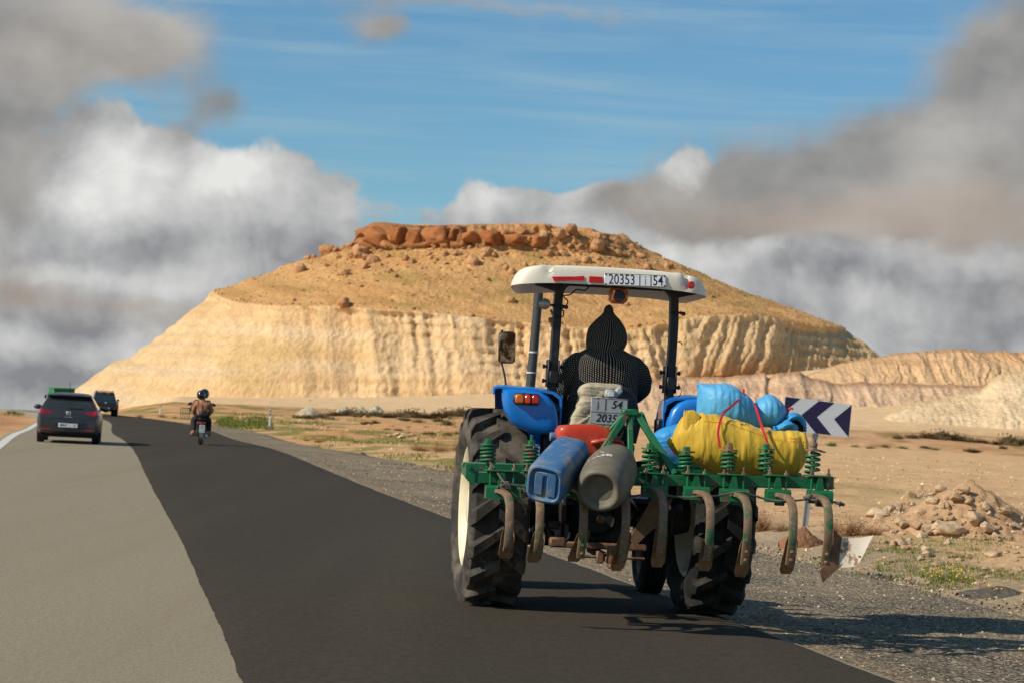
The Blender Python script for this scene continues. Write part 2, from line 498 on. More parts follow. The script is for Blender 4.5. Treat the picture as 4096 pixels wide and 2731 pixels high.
def build_ground():
    Ys = np.concatenate([np.geomspace(3, 60, 170), np.geomspace(60.5, 300, 230), np.geomspace(302, 5000, 110)])
    t = np.linspace(-1, 1, 380)
    A = .22*t + .50*np.sign(t)*np.abs(t)**4
    Y, a = np.meshgrid(Ys, A, indexing='ij')
    X = a*Y
    Z = land(X, Y)
    Z = np.where(Y > 900, np.minimum(Z, land(np.clip(X, -400, 400), Y, False)), Z)
    c = np.ones(X.shape+(3,))*np.asarray(SAND[:3])
    d = X-XR(Y)
    n = fbm(X*.12, Y*.05, 1, 5); n2 = fbm(X*.5, Y*.22, 4, 5); n3 = fbm(X*1.6, Y*.8, 8, 4)
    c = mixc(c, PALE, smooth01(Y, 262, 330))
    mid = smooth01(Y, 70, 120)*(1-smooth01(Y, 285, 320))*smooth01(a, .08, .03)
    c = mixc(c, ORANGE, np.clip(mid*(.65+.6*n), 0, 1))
    berm = smooth01(Y, 230, 236)*(1-smooth01(Y, 268, 285))
    c = mixc(c, BROWN, np.clip(berm*(.55+.8*n2), 0, .9))
    g1 = smooth01(d, 2.6, 5)*(1-smooth01(d, 9, 20))*smooth01(Y, 45, 70)*(1-smooth01(Y, 210, 250))
    g2 = berm*.8 + mid*.55
    g3 = smooth01(d, 4.0, 5.)*(1-smooth01(d, 6.3, 8.5))*(1-smooth01(Y, 40, 50))*.9
    c = mixc(c, GREYDIRT, np.clip(smooth01(d, 2.4, 3.4)*(1-smooth01(d, 5.0, 7.5))*(1-smooth01(Y, 42, 60)), 0, .75))
    c = mixc(c, GREEN, np.clip(g1*smooth01(n2, -.12, .25)*.8 + g2*smooth01(n2, .1, .35)*.75 + g3*smooth01(n2+.5*n3, .12, .45)*.6, 0, .85))
    lf = smooth01(XL(Y)-X, .3, 2.)*(1-smooth01(Y, 230, 300))
    c = mixc(c, lin(196, 140, 100), lf*.8)
    c = mixc(c, GREEN, np.clip(lf*smooth01(n2, .1, .4)*.5 + smooth01(-a, .185, .20)*smooth01(Y, 175, 195)*.35, 0, .5))
    m = attr_mat('dry_earth', n1=(.5, .16), n2=(9., .22), bump=(.05, 7.), bump2=(5., .35))
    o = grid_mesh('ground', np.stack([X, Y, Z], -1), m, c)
    tag(o, 'bare tan desert earth running back from the road', 'ground', kind='structure')
    yy, xx = np.meshgrid(np.linspace(-400, 70, 60), np.linspace(-260, 260, 60), indexing='ij')
    o = grid_mesh('ground', np.stack([xx, yy, -.45+.05*fbm(xx*.1, yy*.1, 3, 3)], -1), m, np.ones(xx.shape+(3,))*np.asarray(SAND[:3]))
    tag(o, 'tan desert earth behind the viewer', 'ground', kind='structure')

def strip(name, xa, xb, Ys, nu, zf, m, colf=None, skirt=.0):
    u = np.linspace(0, 1, nu)
    Y, U = np.meshgrid(Ys, u, indexing='ij')
    a_, b_ = xa(Y), xb(Y)
    X = a_+(b_-a_)*U
    Z = zf(X, Y, U)
    return grid_mesh(name, np.stack([X, Y, Z], -1), m, colf(X, Y, U) if colf else None)

def build_road():
    Ys = np.concatenate([np.arange(3, 40, .12), np.arange(40, 120, .4), np.arange(120, 330, 1.)])
    # old grey lane: worn light asphalt
    m, g, b = new_mat('worn_grey_asphalt')
    tc = g.n('ShaderNodeTexCoord').outputs['Object']
    fine = g.noise(tc, 55, 5, .75)
    c = g.mix(g.remap(fine, .3, .7), lin(124, 113, 93), lin(172, 159, 133))
    c = g.mix(g.remap(g.noise(g.scalevec(tc, (1, .03, 1)), .9, 4, .55), .45, .95), c, lin(138, 124, 100))
    c = g.mix(g.math('MULTIPLY', g.remap(g.noise(tc, .8, 7, .7, .6), .62, .72), .3), c, lin(104, 96, 80))
    c = g.mix(g.math('MULTIPLY', g.remap(g.noise(tc, 17, 3, .8), .40, .68), .35), c, lin(112, 98, 72))
    c = g.mix(g.math('MULTIPLY', g.remap(g.voro(tc, 21), .06, .12, 1, 0), .4), c, lin(190, 178, 150))
    g.put(b.inputs['Base Color'], c); b.inputs['Roughness'].default_value = .95; b.inputs['Specular IOR Level'].default_value = .1
    bn = g.n('ShaderNodeBump'); bn.inputs['Distance'].default_value = .004
    g.put(bn.inputs['Height'], g.math('ADD', g.noise(tc, 70, 4, .7), g.noise(tc, 30, 3, .6))); g.put(b.inputs['Normal'], bn.outputs[0])
    edge = lambda Y: .05*fbm(Y*.9, 3.1, 0, 4)+.02*fbm(Y*5, 1.7, 2, 3)
    o = strip('road', lambda Y: XL(Y)-.62, lambda Y: XR(Y)+.11+edge(Y), Ys, 26, lambda X, Y, U: road_z(Y)-.02*smooth01(X-XR(Y), -.02, .1)-.32*(U < .01), m)
    tag(o, 'worn light grey asphalt of the old left lane', 'road', kind='structure')
    # fresh dark lane
    m, g, b = new_mat('fresh_dark_asphalt')
    tc = g.n('ShaderNodeTexCoord').outputs['Object']
    fine = g.noise(tc, 85, 4, .8)
    c = g.mix(g.remap(fine, .3, .72), lin(54, 48, 40), lin(86, 78, 65))
    c = g.mix(g.math('MULTIPLY', g.remap(g.noise(g.scalevec(tc, (1, .03, 1)), .9, 4, .55), .42, .85), .3), c, lin(96, 87, 72))
    sp = g.remap(g.voro(tc, 26), .05, .09, 1, 0)
    c = g.mix(g.math('MULTIPLY', sp, .25), c, lin(150, 142, 128))
    c = g.mix(g.math('MULTIPLY', g.remap(g.noise(tc, 19, 3, .8), .42, .66), .4), c, lin(42, 36, 28))
    g.put(b.inputs['Base Color'], c); b.inputs['Roughness'].default_value = .95
    b.inputs['Specular IOR Level'].default_value = .08
    bn = g.n('ShaderNodeBump'); bn.inputs['Distance'].default_value = .004
    g.put(bn.inputs['Height'], g.noise(tc, 110, 3, .7)); g.put(b.inputs['Normal'], bn.outputs[0])
    jag = lambda Y: .014*fbm(Y*.3, 7.7, 0, 2)+.008*fbm(Y*1.5, 2.7, 5, 3)+.010*fbm(Y*7, 9.7, 5, 2)
    jr = lambda Y: .03*fbm(Y*.5, 4.7, 0, 3)+.018*fbm(Y*4., 5.7, 5, 3)
    o = strip('dark_road_lane', lambda Y: XM(Y)+jag(Y), lambda Y: XR(Y)+jr(Y), Ys, 18,
              lambda X, Y, U: road_z(Y)+.018*np.minimum(smooth01(U, 0, .005), 1)*smooth01(1-U, 0, .005)+.004, m)
    tag(o, 'freshly laid dark asphalt lane with a ragged edge', 'road', kind='structure')
    m = mat('white_road_paint', lin(214, 208, 194), .7, var=.05, vs=3, c2=lin(170, 160, 140), c2s=5, c2t=(.6, .75))
    o = strip('edge_line', lambda Y: XL(Y)-.12, lambda Y: XL(Y)+.12, Ys[Ys > 30], 3, lambda X, Y, U: road_z(Y)+.006, m)
    tag(o, 'thick white painted line along the left road edge', 'road marking', kind='structure')
    # gravel shoulder
    Yg = np.concatenate([np.geomspace(4, 60, 330), np.geomspace(60.3, 230, 160)])
    wd = lambda Y: 4.3+.5*fbm(Y*.25, 1.3, 0, 3)-1.0*smooth01(Y, 50, 90)
    def zf(X, Y, U):
        d = X-XR(Y)
        return road_z(Y)-.03-.05*smooth01(d, .1, 1.2)+.02*fbm(X*2.2, Y*2.2, 1, 4)*smooth01(U, 0, .1)+.009*fbm(X*14, Y*14, 5, 2)*smooth01(U, 0, .05)-.12*smooth01(U, .86, 1.)
    def cf(X, Y, U):
        c = np.ones(X.shape+(3,))*np.asarray(lin(122, 107, 84)[:3])
        n = fbm(X*.8, Y*.55, 7, 5); n2 = fbm(X*.35, Y*.16, 2, 4)
        c = mixc(c, lin(70, 66, 60), np.clip(smooth01(n+.4*n2, .12, .42)*.8, 0, .8))
        c = mixc(c, lin(158, 134, 102), smooth01(-n, .1, .5)*.5)
        c = mixc(c, lin(140, 112, 82), np.exp(-((U-.05)/.05)**2)*.6)
        c = mixc(c, lin(58, 55, 50), smooth01(U, .72, .8)*smooth01(n2, -.1, .15)*(1-smooth01(U, .93, .97))*.8)
        return c
    m = attr_mat('roadside_gravel', n1=(3., .15), n2=(45., .4), bump=(.02, 40.), bump2=(32., .8), speck=(42., .72, lin(52, 47, 40), lin(212, 192, 160)))
    o = strip('gravel_shoulder', lambda Y: XR(Y)+.085, lambda Y: XR(Y)+wd(Y), Yg, 110, zf, m, cf)
    tag(o, 'loose grey gravel shoulder beside the dark lane', 'road shoulder', kind='structure')

build_ground()
build_road()

# ------------------------------------------------------------------ mesa
MY = 720.
def mesa_rings():
    """levels from base to summit: left silhouette, right silhouette (photograph px), front depth, front heights"""
    lv = [((190, 1690), (3760, 1560), 96), ((461, 1447), (3520, 1430), 90.5), ((535, 1428), (3490, 1405), 89),
          ((868, 1166), (3362, 1318), 80), ((905, 1158), (3340, 1308), 78.5), ((1150, 1066), (3000, 1186), 58), ((1440, 985), (2640, 1034), 38),
          ((1462, 930), (2560, 985), 35.5), ((1520, 899), (2500, 952), 33.5), ((1700, 897), (2300, 925), 16)]
    return lv

def build_mesa():
    lv = mesa_rings()
    CX = at(2010, 1300, MY)[0]
    # front heights: photo rows along the front at chosen columns
    cols = np.array([300, 900, 1300, 1700, 2150, 2500, 2800, 3050, 3300, 3700])
    rows = {0: [1700]*10,
            3: [1220, 1214, 1220, 1250, 1297, 1325, 1262, 1250, 1300, 1330],
            4: [1205, 1203, 1208, 1236, 1282, 1312, 1246, 1236, 1288, 1318],
            5: [1120, 1110, 1095, 1110, 1150, 1180, 1180, 1180, 1230, 1290],
            6: [1000, 1000, 995, 990, 995, 1020, 1040, 1040, 1040, 1040],
            7: [935, 935, 938, 940, 950, 972, 985, 990, 990, 990],
            8: [899, 899, 899, 899, 903, 925, 955, 960, 960, 960],
            9: [896, 896, 896, 896, 897, 910, 925, 925, 925, 925]}
    rows[1] = [1700-(1700-r)*.36 for r in rows[3]]; rows[2] = [1700-(1700-r)*.45 for r in rows[3]]
    NF = 1300
    ph = np.linspace(math.pi+.9, -.9, NF)         # from behind the left shoulder round the front to behind the right
    cs, sn = np.cos(ph), np.sin(ph)
    ex = np.sign(cs)*np.abs(cs)**.8
    RX, RY, RZ = [], [], []
    for k, (L, R, b) in enumerate(lv):
        pl, pr = at(*L, MY), at(*R, MY)
        xl, zl, xr, zr = pl[0]-CX, pl[2], pr[0]-CX, pr[2]
        X = CX + np.where(ex < 0, -xl*ex, xr*ex)
        Y = MY - b*np.sign(sn)*np.abs(sn)**.85*np.where(sn > 0, 1, .6)
        zf = []
        for c, r in zip(cols, rows[k]): zf.append(at(c, r, MY-b)[2])
        xc = np.array([at(c, 1300, MY-b)[0] for c in cols])
        zf = np.interp(X, xc, zf)
        side = np.abs(cs)**7
        zs = np.where(cs < 0, zl, zr)
        Z = zf*(1-side)+zs*side
        if k == 0: Z = Z*0-6
        RX.append(X); RY.append(Y); RZ.append(Z)
    RX, RY, RZ = map(np.array, (RX, RY, RZ))
    # resample between the levels
    seg = [30, 6, 46, 5, 26, 26, 9, 7, 5]
    ts, lev = [], []
    for k, n in enumerate(seg):
        for i in range(n): ts.append(k+i/n)
    ts.append(len(seg)); ts = np.array(ts)
    k0 = np.minimum(ts.astype(int), len(seg)-1); fr = (ts-k0)[:, None]
    P = np.stack([A[k0]*(1-fr)+A[k0+1]*fr for A in (RX, RY, RZ)], -1)
    T = np.repeat(ts[:, None], NF, 1)
    # arc length along the front
    s = np.concatenate([[0], np.cumsum(np.hypot(np.diff(RX[3]), np.diff(RY[3])))])
    Z = P[..., 2]
    Sg = P[..., 0] + .35*P[..., 1]
    nrm = np.stack([cs, -sn, cs*0], -1)[None]*np.ones_like(P)
    up_ = np.zeros_like(P); up_[..., 2] = 1
    cliff = smooth01(T, 1.0, 2.2)*(1-smooth01(T, 2.9, 3.05)) + .75*smooth01(T, .3, .9)*(1-smooth01(T, 1.0, 2.0))
    sw = Sg + 1.2*fbm(Z*.25, Sg*.06, 3, 3)+ .5*fbm(Z*.9, Sg*.3, 5, 3)
    rt_ = smooth01(P[..., 0], at(2650, 1400, 640)[0], at(2800, 1400, 640)[0])
    lft = 1-smooth01(P[..., 0], at(900, 1400, 640)[0], at(1400, 1400, 640)[0])
    sw = sw - rt_*Z*.55
    fl = np.abs(fbm(sw*.15, Z*.010, 1, 2))**.62*1.35 + np.abs(fbm(sw*.40, Z*.02, 6, 2))**.6*.75 + np.abs(fbm(sw*1.0, Z*.05, 9, 2))**.7*.3        # ridged flutes
    big = fbm(Sg*.045, Z*.02, 11, 3)
    xpos = P[..., 0]
    xw = (xpos-at(1000, 1400, 640)[0])
    fan = np.exp(-((xpos-at(1120, 1500, 640)[0])/22)**2)*(1-smooth01(T, 2.2, 2.75)) + .8*np.exp(-((xpos-at(700, 1500, 640)[0])/16)**2)*(1-smooth01(T, 1.6, 2.7))
    fl_amt = cliff*(1-np.clip(fan, 0, 1)*.85)*(1-.55*lft)*(1-.35*rt_)
    right_soft = smooth01(xpos, at(2600, 1400, 640)[0], at(2750, 1400, 640)[0])
    disp = fl_amt*(fl-1.15)*2.5 + cliff*big*3.0 + fan*2.6*smooth01(T, .4, 1.2)*(1-smooth01(T, 2., 2.8)) + .35*cliff*fbm(Sg*.8, Z*.8, 2, 4)
    # overhanging brow at the top of the cliff and strata ledges
    disp += .8*np.exp(-((T-3.0)/.10)**2)*(.6+fbm(Sg*.3, 2.2, 4, 3))
    disp += .26*cliff*np.sin(Z*2.1+1.5*fbm(Sg*.05, Z*.1, 8, 2))*smooth01(fbm(Sg*.04, Z*.06, 15, 2), -.1, .3)
    # hollow with shade on the right flank
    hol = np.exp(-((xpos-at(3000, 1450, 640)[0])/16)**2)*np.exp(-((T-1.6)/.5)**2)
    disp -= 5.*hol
    slope = smooth01(T, 4., 4.2)*(1-smooth01(T, 5.9, 6.1))
    disp += slope*(1.6*fbm(Sg*.05, T*1.5, 21, 3)+.55*fbm(Sg*.35, T*9, 22, 4))
    dz = slope*(.5*fbm(Sg*.2, T*5, 31, 4)+.25*fbm(Sg*.9, T*22, 33, 3))
    # caprock: jointed blocks on the left, broken rubble to the right
    cap = smooth01(T, 6.0, 6.15)*(1-smooth01(T, 8.0, 8.5))
    joint = np.abs(fbm(Sg*.17, 3.3, 41, 2)); blk = smooth01(joint, .0, .13)
    lefty = 1-smooth01(xpos, at(1800, 950, 690)[0], at(2150, 950, 690)[0])
    disp += cap*(lefty*(2.6*blk-1.0+.9*np.sin(np.clip(T-6, 0, 2)*1.57)) + 1.1*fbm(Sg*.5, Z*.5, 43, 4) + (1-lefty)*2.0*fbm(Sg*.28, Z*.4, 44, 4))
    dz += smooth01(T, 7., 8.)*(1.0*fbm(Sg*.22, 1.7, 47, 3)*(1-.6*lefty) + .35*fbm(Sg*.9, T, 49, 3)) - smooth01(T, 7., 8.)*lefty*(1-blk)*1.2
    P = P + nrm*disp[..., None] + up_*dz[..., None]
    # colours of the rock itself
    c = np.ones(P.shape)*np.asarray(lin(222, 186, 138)[:3])
    band = fbm(Sg*.035+.5*fbm(Sg*.1, Z*.1, 57, 3), Z*.34, 51, 5)
    c = mixc(c, lin(204, 158, 106), smooth01(band, .0, .45)*.42)
    c = mixc(c, lin(224, 196, 158), smooth01(-band, .1, .5)*.45)
    c = mixc(c, lin(206, 170, 104), smooth01(fbm(Sg*.05, Z*.12, 53, 4), .1, .5)*.4)
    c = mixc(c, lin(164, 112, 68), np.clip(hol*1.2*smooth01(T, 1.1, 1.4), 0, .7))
    tan = smooth01(T, 2.96, 3.12)
    c = mixc(c, lin(208, 160, 104), tan)
    sn_ = fbm(Sg*.12, T*3, 61, 5)
    c = mixc(c, lin(192, 142, 88), tan*smooth01(sn_, .05, .4)*.7)
    c = mixc(c, lin(166, 140, 78), tan*smooth01(fbm(Sg*.07, T*2.2, 63, 4), .12, .45)*.55*(1-cap))
    c = mixc(c, lin(162, 108, 68), cap*(.45+.55*lefty))
    c = mixc(c, lin(206, 160, 108), cap*smooth01(fbm(Sg*.3, Z*.7, 65, 4), .1, .5)*(.7-.3*lefty))
    m = attr_mat('sandstone', n1=(.12, .12), n2=(.9, .16), bump=(.8, .9), bump2=(.9, .12), stretch=(1, 1, .4))
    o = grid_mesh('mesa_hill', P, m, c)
    tag(o, 'flat topped sandy mesa with a fluted pale cliff and orange caprock', 'mesa', kind='structure')
    return P, ts
MESA, MESA_T = build_mesa()
def mesa_point(px, t):
    """point of the mesa's front face at level t, near photograph column px"""
    i = int(np.argmin(np.abs(MESA_T-t)))
    row = MESA[i]; n = len(row)
    seg = row[n//8:-n//8]
    q = seg-EYE; u = 2048+FPX*(q@rt)/(q@fw)
    j = int(np.argmin(np.abs(u-px)))
    return Vector(seg[j])

# ------------------------------------------------------------------ spoil ridges on the right
def ridge(name, crest, Yc, foot, depth, cols, seed, label, flute=.5, rough=.6, back=14., n=420, m=60):
    cx = np.array([c[0] for c in crest], float); cy = np.array([c[1] for c in crest], float)
    fx = np.array([c[0] for c in foot], float); fy = np.array([c[1] for c in foot], float)
    u = np.linspace(cx[0], cx[-1], n)
    C = np.array([at(a, b, Yc) for a, b in zip(u, np.interp(u, cx, cy))])
    F = np.array([at(a, b, Yc-depth) for a, b in zip(u, np.interp(u, fx, fy))])
    F[:, 2] = np.minimum(F[:, 2], C[:, 2]-.1)
    t = np.linspace(0, 1, m)[:, None]
    prof = (1-(1-t)**1.25)
    X = F[:, 0]*(1-t)+C[:, 0]*t; Y = (Yc-depth)+depth*t; Y = np.repeat(Y, n, 1) if Y.shape[1] == 1 else Y
    Z = F[:, 2]*(1-prof)+C[:, 2]*prof
    h = np.clip((C[:, 2]-F[:, 2])/6., .1, 1)[None]
    s = X*1.
    fl = np.abs(fbm(s*.45+.6*fbm(Z*.4, s*.1, seed, 2), Z*.05, seed, 3))*2-.6
    env = np.sin(np.pi*np.clip(t, 0, 1))**.6
    Y = Y + env*h*(flute*fl*1.8 + rough*1.6*fbm(s*.16, Z*.2, seed+3, 4)+.5*rough*fbm(s*1.1, Z*1.1, seed+5, 4))
    Z = Z + rough*h*(.5*fbm(s*.5, t*3, seed+7, 4)*smooth01(t, .3, 1)+.22*fbm(s*2.2, t*6, seed+9, 3)) 
    Z = np.where(t < .03, Z-1.5, Z)
    tb = np.linspace(.06, 1, 14)[:, None]
    Xb = np.repeat(X[-1:], 14, 0); Yb = Y[-1:]+back*tb; Zb = Z[-1:]-(Z[-1:]+2)*(tb**1.4)
    P = np.stack([np.vstack([X, Xb]), np.vstack([Y, Yb]), np.vstack([Z, Zb])], -1)
    T = np.vstack([np.repeat(t, n, 1), 1+np.repeat(tb, n, 1)])
    a, b, e = cols
    c = np.ones(P.shape)*np.asarray(a[:3])
    c = mixc(c, b, smooth01(fbm(P[..., 0]*.07, P[..., 2]*.8, seed+11, 4), -.05, .4)*.8)
    c = mixc(c, e, smooth01(T, .82, .95)*.8)
    mm = attr_mat(name+'_earth', n1=(.25, .12), n2=(2., .16), bump=(.3, 1.6), bump2=(1.3, .5))
    tag(grid_mesh(name, P, mm, c), label, 'hill', kind='structure')

ridge('far_spoil_hill', [(3120, 1560), (3230, 1498), (3330, 1462), (3420, 1440), (3500, 1428), (3620, 1408), (3700, 1402), (3780, 1396), (3850, 1393), (3930, 1404), (4096, 1408), (4500, 1415)],
      455., [(3120, 1568), (3600, 1560), (4500, 1580)], 17, (lin(208, 170, 126), lin(196, 152, 108), lin(184, 138, 92)), 101,
      'long tan spoil ridge under the mesa at the right', .8)
ridge('middle_spoil_hill', [(2360, 1560), (2520, 1530), (2690, 1512), (2900, 1506), (3000, 1494), (3060, 1490), (3072, 1512), (3110, 1492), (3200, 1488), (3245, 1512), (3330, 1530), (3500, 1528), (3700, 1536), (4096, 1540), (4500, 1545)],
      385., [(2360, 1700), (4500, 1790)], 22, (lin(210, 174, 138), lin(194, 154, 120), lin(172, 128, 92)), 131,
      'pinkish spoil bank stepped below the tan ridge', .7)
ridge('pale_spoil_hill', [(3330, 1745), (3420, 1716), (3500, 1688), (3570, 1650), (3640, 1612), (3750, 1592), (3850, 1578), (3920, 1562), (3965, 1525), (4010, 1492), (4060, 1480), (4140, 1476), (4300, 1500), (4600, 1560)],
      330., [(3330, 1752), (4600, 1790)], 18, (lin(220, 192, 152), lin(208, 178, 136), lin(202, 170, 126)), 163,
      'cream coloured spoil heap nearest the field', .28, .5)
# ------------------------------------------------------------------ shared materials
M = {}
M['rubber'] = mat('tyre_rubber', lin(58, 54, 48), .8, var=.2, vs=5, c2=lin(106, 96, 80), c2s=3.2, c2t=(.42, .68), c3=lin(34, 33, 32), c3s=14, bump=.003, bs=70, spec=.25)
M['rubber_dark'] = mat('dark_tyre_rubber', lin(34, 33, 31), .85, var=.2, c2=lin(66, 60, 52), c2s=5, c2t=(.5, .7), spec=.25)
M['cream'] = mat('cream_rim_paint', lin(226, 214, 178), .5, var=.04, c2=lin(170, 140, 96), c2s=12, c2t=(.6, .72), c3=lin(140, 122, 92), c3s=2.5, c3t=(.55, .8))
M['blue'] = mat('blue_tractor_paint', lin(20, 122, 206), .36, var=.06, vs=3, c2=lin(70, 124, 178), c2s=4, c2t=(.55, .85), c3=lin(150, 152, 140), c3s=22, c3t=(.70, .78), coat=.25, bump=.0006, bs=9)
M['black'] = mat('black_steel', lin(20, 20, 21), .5, var=.25, c2=lin(66, 62, 56), c2s=9, c2t=(.56, .75), c3=lin(96, 62, 40), c3s=16, c3t=(.66, .75), bump=.0008)
M['grease'] = mat('oily_cast_iron', lin(22, 21, 20), .6, var=.3, c2=lin(48, 41, 34), c2s=7, c2t=(.5, .7), bump=.003, bs=30)
M['canopy'] = mat('cream_canopy_plastic', lin(224, 216, 196), .5, var=.05, vs=2.5, c2=lin(196, 174, 138), c2s=3.5, c2t=(.56, .82), c3=lin(150, 104, 66), c3s=26, c3t=(.70, .76))
M['plate'] = mat('white_number_plate', lin(214, 216, 216), .4, var=.04, c2=lin(170, 160, 140), c2s=14, c2t=(.62, .74))
M['plate_old'] = mat('scuffed_number_plate', lin(168, 170, 168), .5, var=.08, c2=lin(132, 130, 122), c2s=11, c2t=(.52, .7))
M['ink'] = mat('black_lettering', lin(26, 26, 28), .5, var=.15, c2=lin(70, 70, 70), c2s=22, c2t=(.62, .74))
M['red_tape'] = mat('red_tape', lin(200, 22, 26), .35, var=.06, c2=lin(160, 30, 26), c2s=14)
M['red_lens'] = mat('red_lens', lin(176, 20, 14), .15, var=.1, coat=.6)
M['amber_lens'] = mat('amber_lens', lin(214, 104, 20), .15, var=.12, coat=.6)
M['orange_lens'] = mat('orange_red_lens', lin(222, 62, 18), .15, var=.1, coat=.6)
M['beacon'] = mat('dusty_amber_lens', lin(186, 88, 22), .3, var=.15, c2=lin(106, 60, 24), c2s=16, c2t=(.5, .7), coat=.3)
M['chrome'] = mat('worn_chrome', lin(190, 186, 176), .22, .9, var=.1, c2=lin(120, 100, 76), c2s=20, c2t=(.6, .72))
M['mirror'] = mat('mirror_glass', lin(150, 152, 154), .05, 1., var=.05, c2=lin(52, 50, 48), c2s=9, c2t=(.45, .62))
M['cloth'] = mat('beige_seat_cloth', lin(176, 164, 138), .9, var=.08, c2=lin(146, 132, 106), c2s=3, c2t=(.5, .8), bump=.004, bs=9)
M['vinyl'] = mat('black_seat_vinyl', lin(30, 29, 28), .6, var=.15, c2=lin(58, 54, 48), c2s=10)
M['green'] = mat('chipped_green_paint', lin(16, 100, 58), .5, var=.16, vs=7, c2=lin(112, 78, 56), c2s=9, c2t=(.56, .62), c3=lin(62, 122, 90), c3s=5, c3t=(.52, .8), bump=.0012, bs=40)
M['green_worn'] = mat('rusty_green_paint', lin(34, 104, 66), .6, var=.14, vs=8, c2=lin(124, 98, 74), c2s=6.5, c2t=(.36, .50), c3=lin(146, 118, 92), c3s=22, c3t=(.50, .66), bump=.002, bs=35)
M['rust'] = mat('rusty_steel', lin(120, 88, 62), .7, .1, var=.2, c2=lin(84, 56, 38), c2s=9, c2t=(.45, .65), c3=lin(154, 124, 94), c3s=14, c3t=(.6, .72), bump=.002, bs=45)
M['soil_steel'] = mat('soil_stained_steel', lin(150, 112, 72), .7, var=.15, c2=lin(108, 72, 42), c2s=7, c2t=(.45, .7), bump=.002, bs=30)
M['bare'] = mat('bare_polished_steel', lin(226, 212, 188), .4, .1, var=.06, c2=lin(158, 120, 84), c2s=7, c2t=(.52, .58), c3=lin(120, 80, 48), c3s=12, c3t=(.6, .66))
M['rope'] = mat('grey_rope', lin(92, 88, 78), .95, var=.3, vs=90, bump=.004, bs=160)
M['wire'] = mat('black_cable', lin(22, 22, 22), .5)
M['wood'] = mat('weathered_wood', lin(112, 86, 60), .85, var=.2, vs=8, c2=lin(80, 58, 40), c2s=6, c2t=(.5, .7))

def text_on(mb, txt, size, o, ux, uy, m=0, **kw):
    vs, fs = text_shape(txt, size, **kw)
    o, ux, uy = Vector(o), Vector(ux), Vector(uy)
    mb.add([o+ux*a+uy*b for a, b in vs], fs, m); return mb

def alef_on(mb, o, ux, uz, h, m=0):
    """Arabic letter alef with hamza"""
    o, ux, uz = Vector(o), Vector(ux), Vector(uz)
    P = lambda a, b: o+ux*a*h+uz*b*h
    w = .055
    pts = [(-.02, .26), (.03, .30), (.05, -.18), (-.01, -.42), (-.05, -.45), (-.01, -.2)]
    mb.add([P(*p) for p in pts], [list(range(len(pts)))], m)
    hz = [(-.04, .40), (.06, .44), (.06, .47), (.0, .47), (-.01, .52), (.05, .55), (.04, .58), (-.04, .55), (-.04, .47)]
    mb.add([P(*p) for p in hz], [list(range(len(hz)))], m)
    return mb

# ------------------------------------------------------------------ tractor
TO, TYAW = Vector((.877, 20.07, 0)), rad(7.5)
TM = Matrix.Translation(TO) @ Matrix.Rotation(TYAW, 4, 'Z')
TC = -.12                                     # the tractor's centre line in its own frame

def on_tractor(root):                          # a top-level object that rides on the tractor's frame
    b = root.location.copy()
    root.matrix_world = TM @ Matrix.Translation(b)
    return root

def build_wheel(root, name, cx, cy, R, wid, rimr, side, lugs, mr, mrim, steer=0.):
    w = bpy.data.objects.new(name, None); COL.objects.link(w); w.parent = root
    w.location = (cx, cy, R); w.empty_display_size = .1; w.rotation_euler = (0, 0, steer)
    h = wid/2; rc = R-.055 if lugs else R-.012
    ax = (1, 0, 0)
    t = MB()
    prof = [(rimr-.01, -h*.62), (rimr+.03, -h*.80), (rimr+(rc-rimr)*.35, -h*1.03), (rimr+(rc-rimr)*.6, -h*1.05), (rc-.05, -h*.97), (rc-.012, -h*.86), (rc, -h*.5), (rc+.004, 0)]
    prof += [(r, -x) for r, x in prof[-2::-1]]
    t.lathe(prof, (0, 0, 0), ax, 72)
    if lugs:
        nl = lugs
        for sd in (-1, 1):
            for i in range(nl):
                th0 = 2*math.pi*(i+(.5 if sd > 0 else 0))/nl
                secs = []
                for q in range(9):
                    f = q/8
                    x = sd*(h*1.0-(h*1.0+.02)*f)
                    th = th0+ .26*(f**.95)          # leading toward the centre
                    rb = rc - (.06*(1-f/.16) if f < .16 else 0) - .02
                    top = R-(.05*(1-f/.1)**2 if f < .1 else 0) - .006*(1-f)
                    hw = .034+.016*(1-f)
                    ring = []
                    for dth, r in ((-hw*1.35, rb), (-hw*.85, top), (hw*.85, top), (hw*1.35, rb)):
                        a = th+dth/R*1.25
                        ring.append(Vector((x, math.sin(a)*-r, -math.cos(a)*r)))
                    secs.append(ring)
                t.loft(secs, True, (True, True))
    else:
        for i in range(-2, 3):
            t.lathe([(R-.014, i*wid*.17-.012), (R, i*wid*.17-.009), (R, i*wid*.17+.009), (R-.014, i*wid*.17+.012)], (0, 0, 0), ax, 60)
    t.build('tyre', mr, w, 35)
    r = MB(); s = side
    prof = [(rimr+.035, h*.80), (rimr+.022, h*.86), (rimr+.0, h*.80), (rimr-.02, h*.70), (rimr-.045, h*.52), (rimr-.05, h*.25), (rimr-.12, h*.15), (rimr*.62, h*.18), (rimr*.45, h*.30), (rimr*.3, h*.30), (rimr*.3, h*.75), (rimr*.22, h*.8), (.001, h*.8)]
    r.lathe([(a, b*s) for a, b in prof], (0, 0, 0), ax, 60)
    r.lathe([(rimr+.03, -h*.82*s), (rimr+.0, -h*.80*s), (rimr-.04, -h*.5*s), (rimr-.05, h*.2*s)], (0, 0, 0), ax, 60)
    for i in range(8):
        a = 2*math.pi*i/8
        r.lathe([(.02, 0), (.02, .03*s), (.012, .04*s), (.001, .04*s)], (h*.30*s, math.cos(a)*rimr*.38, math.sin(a)*rimr*.38), ax, 8)
    r.build('rim', mrim, w, 35)
    return w

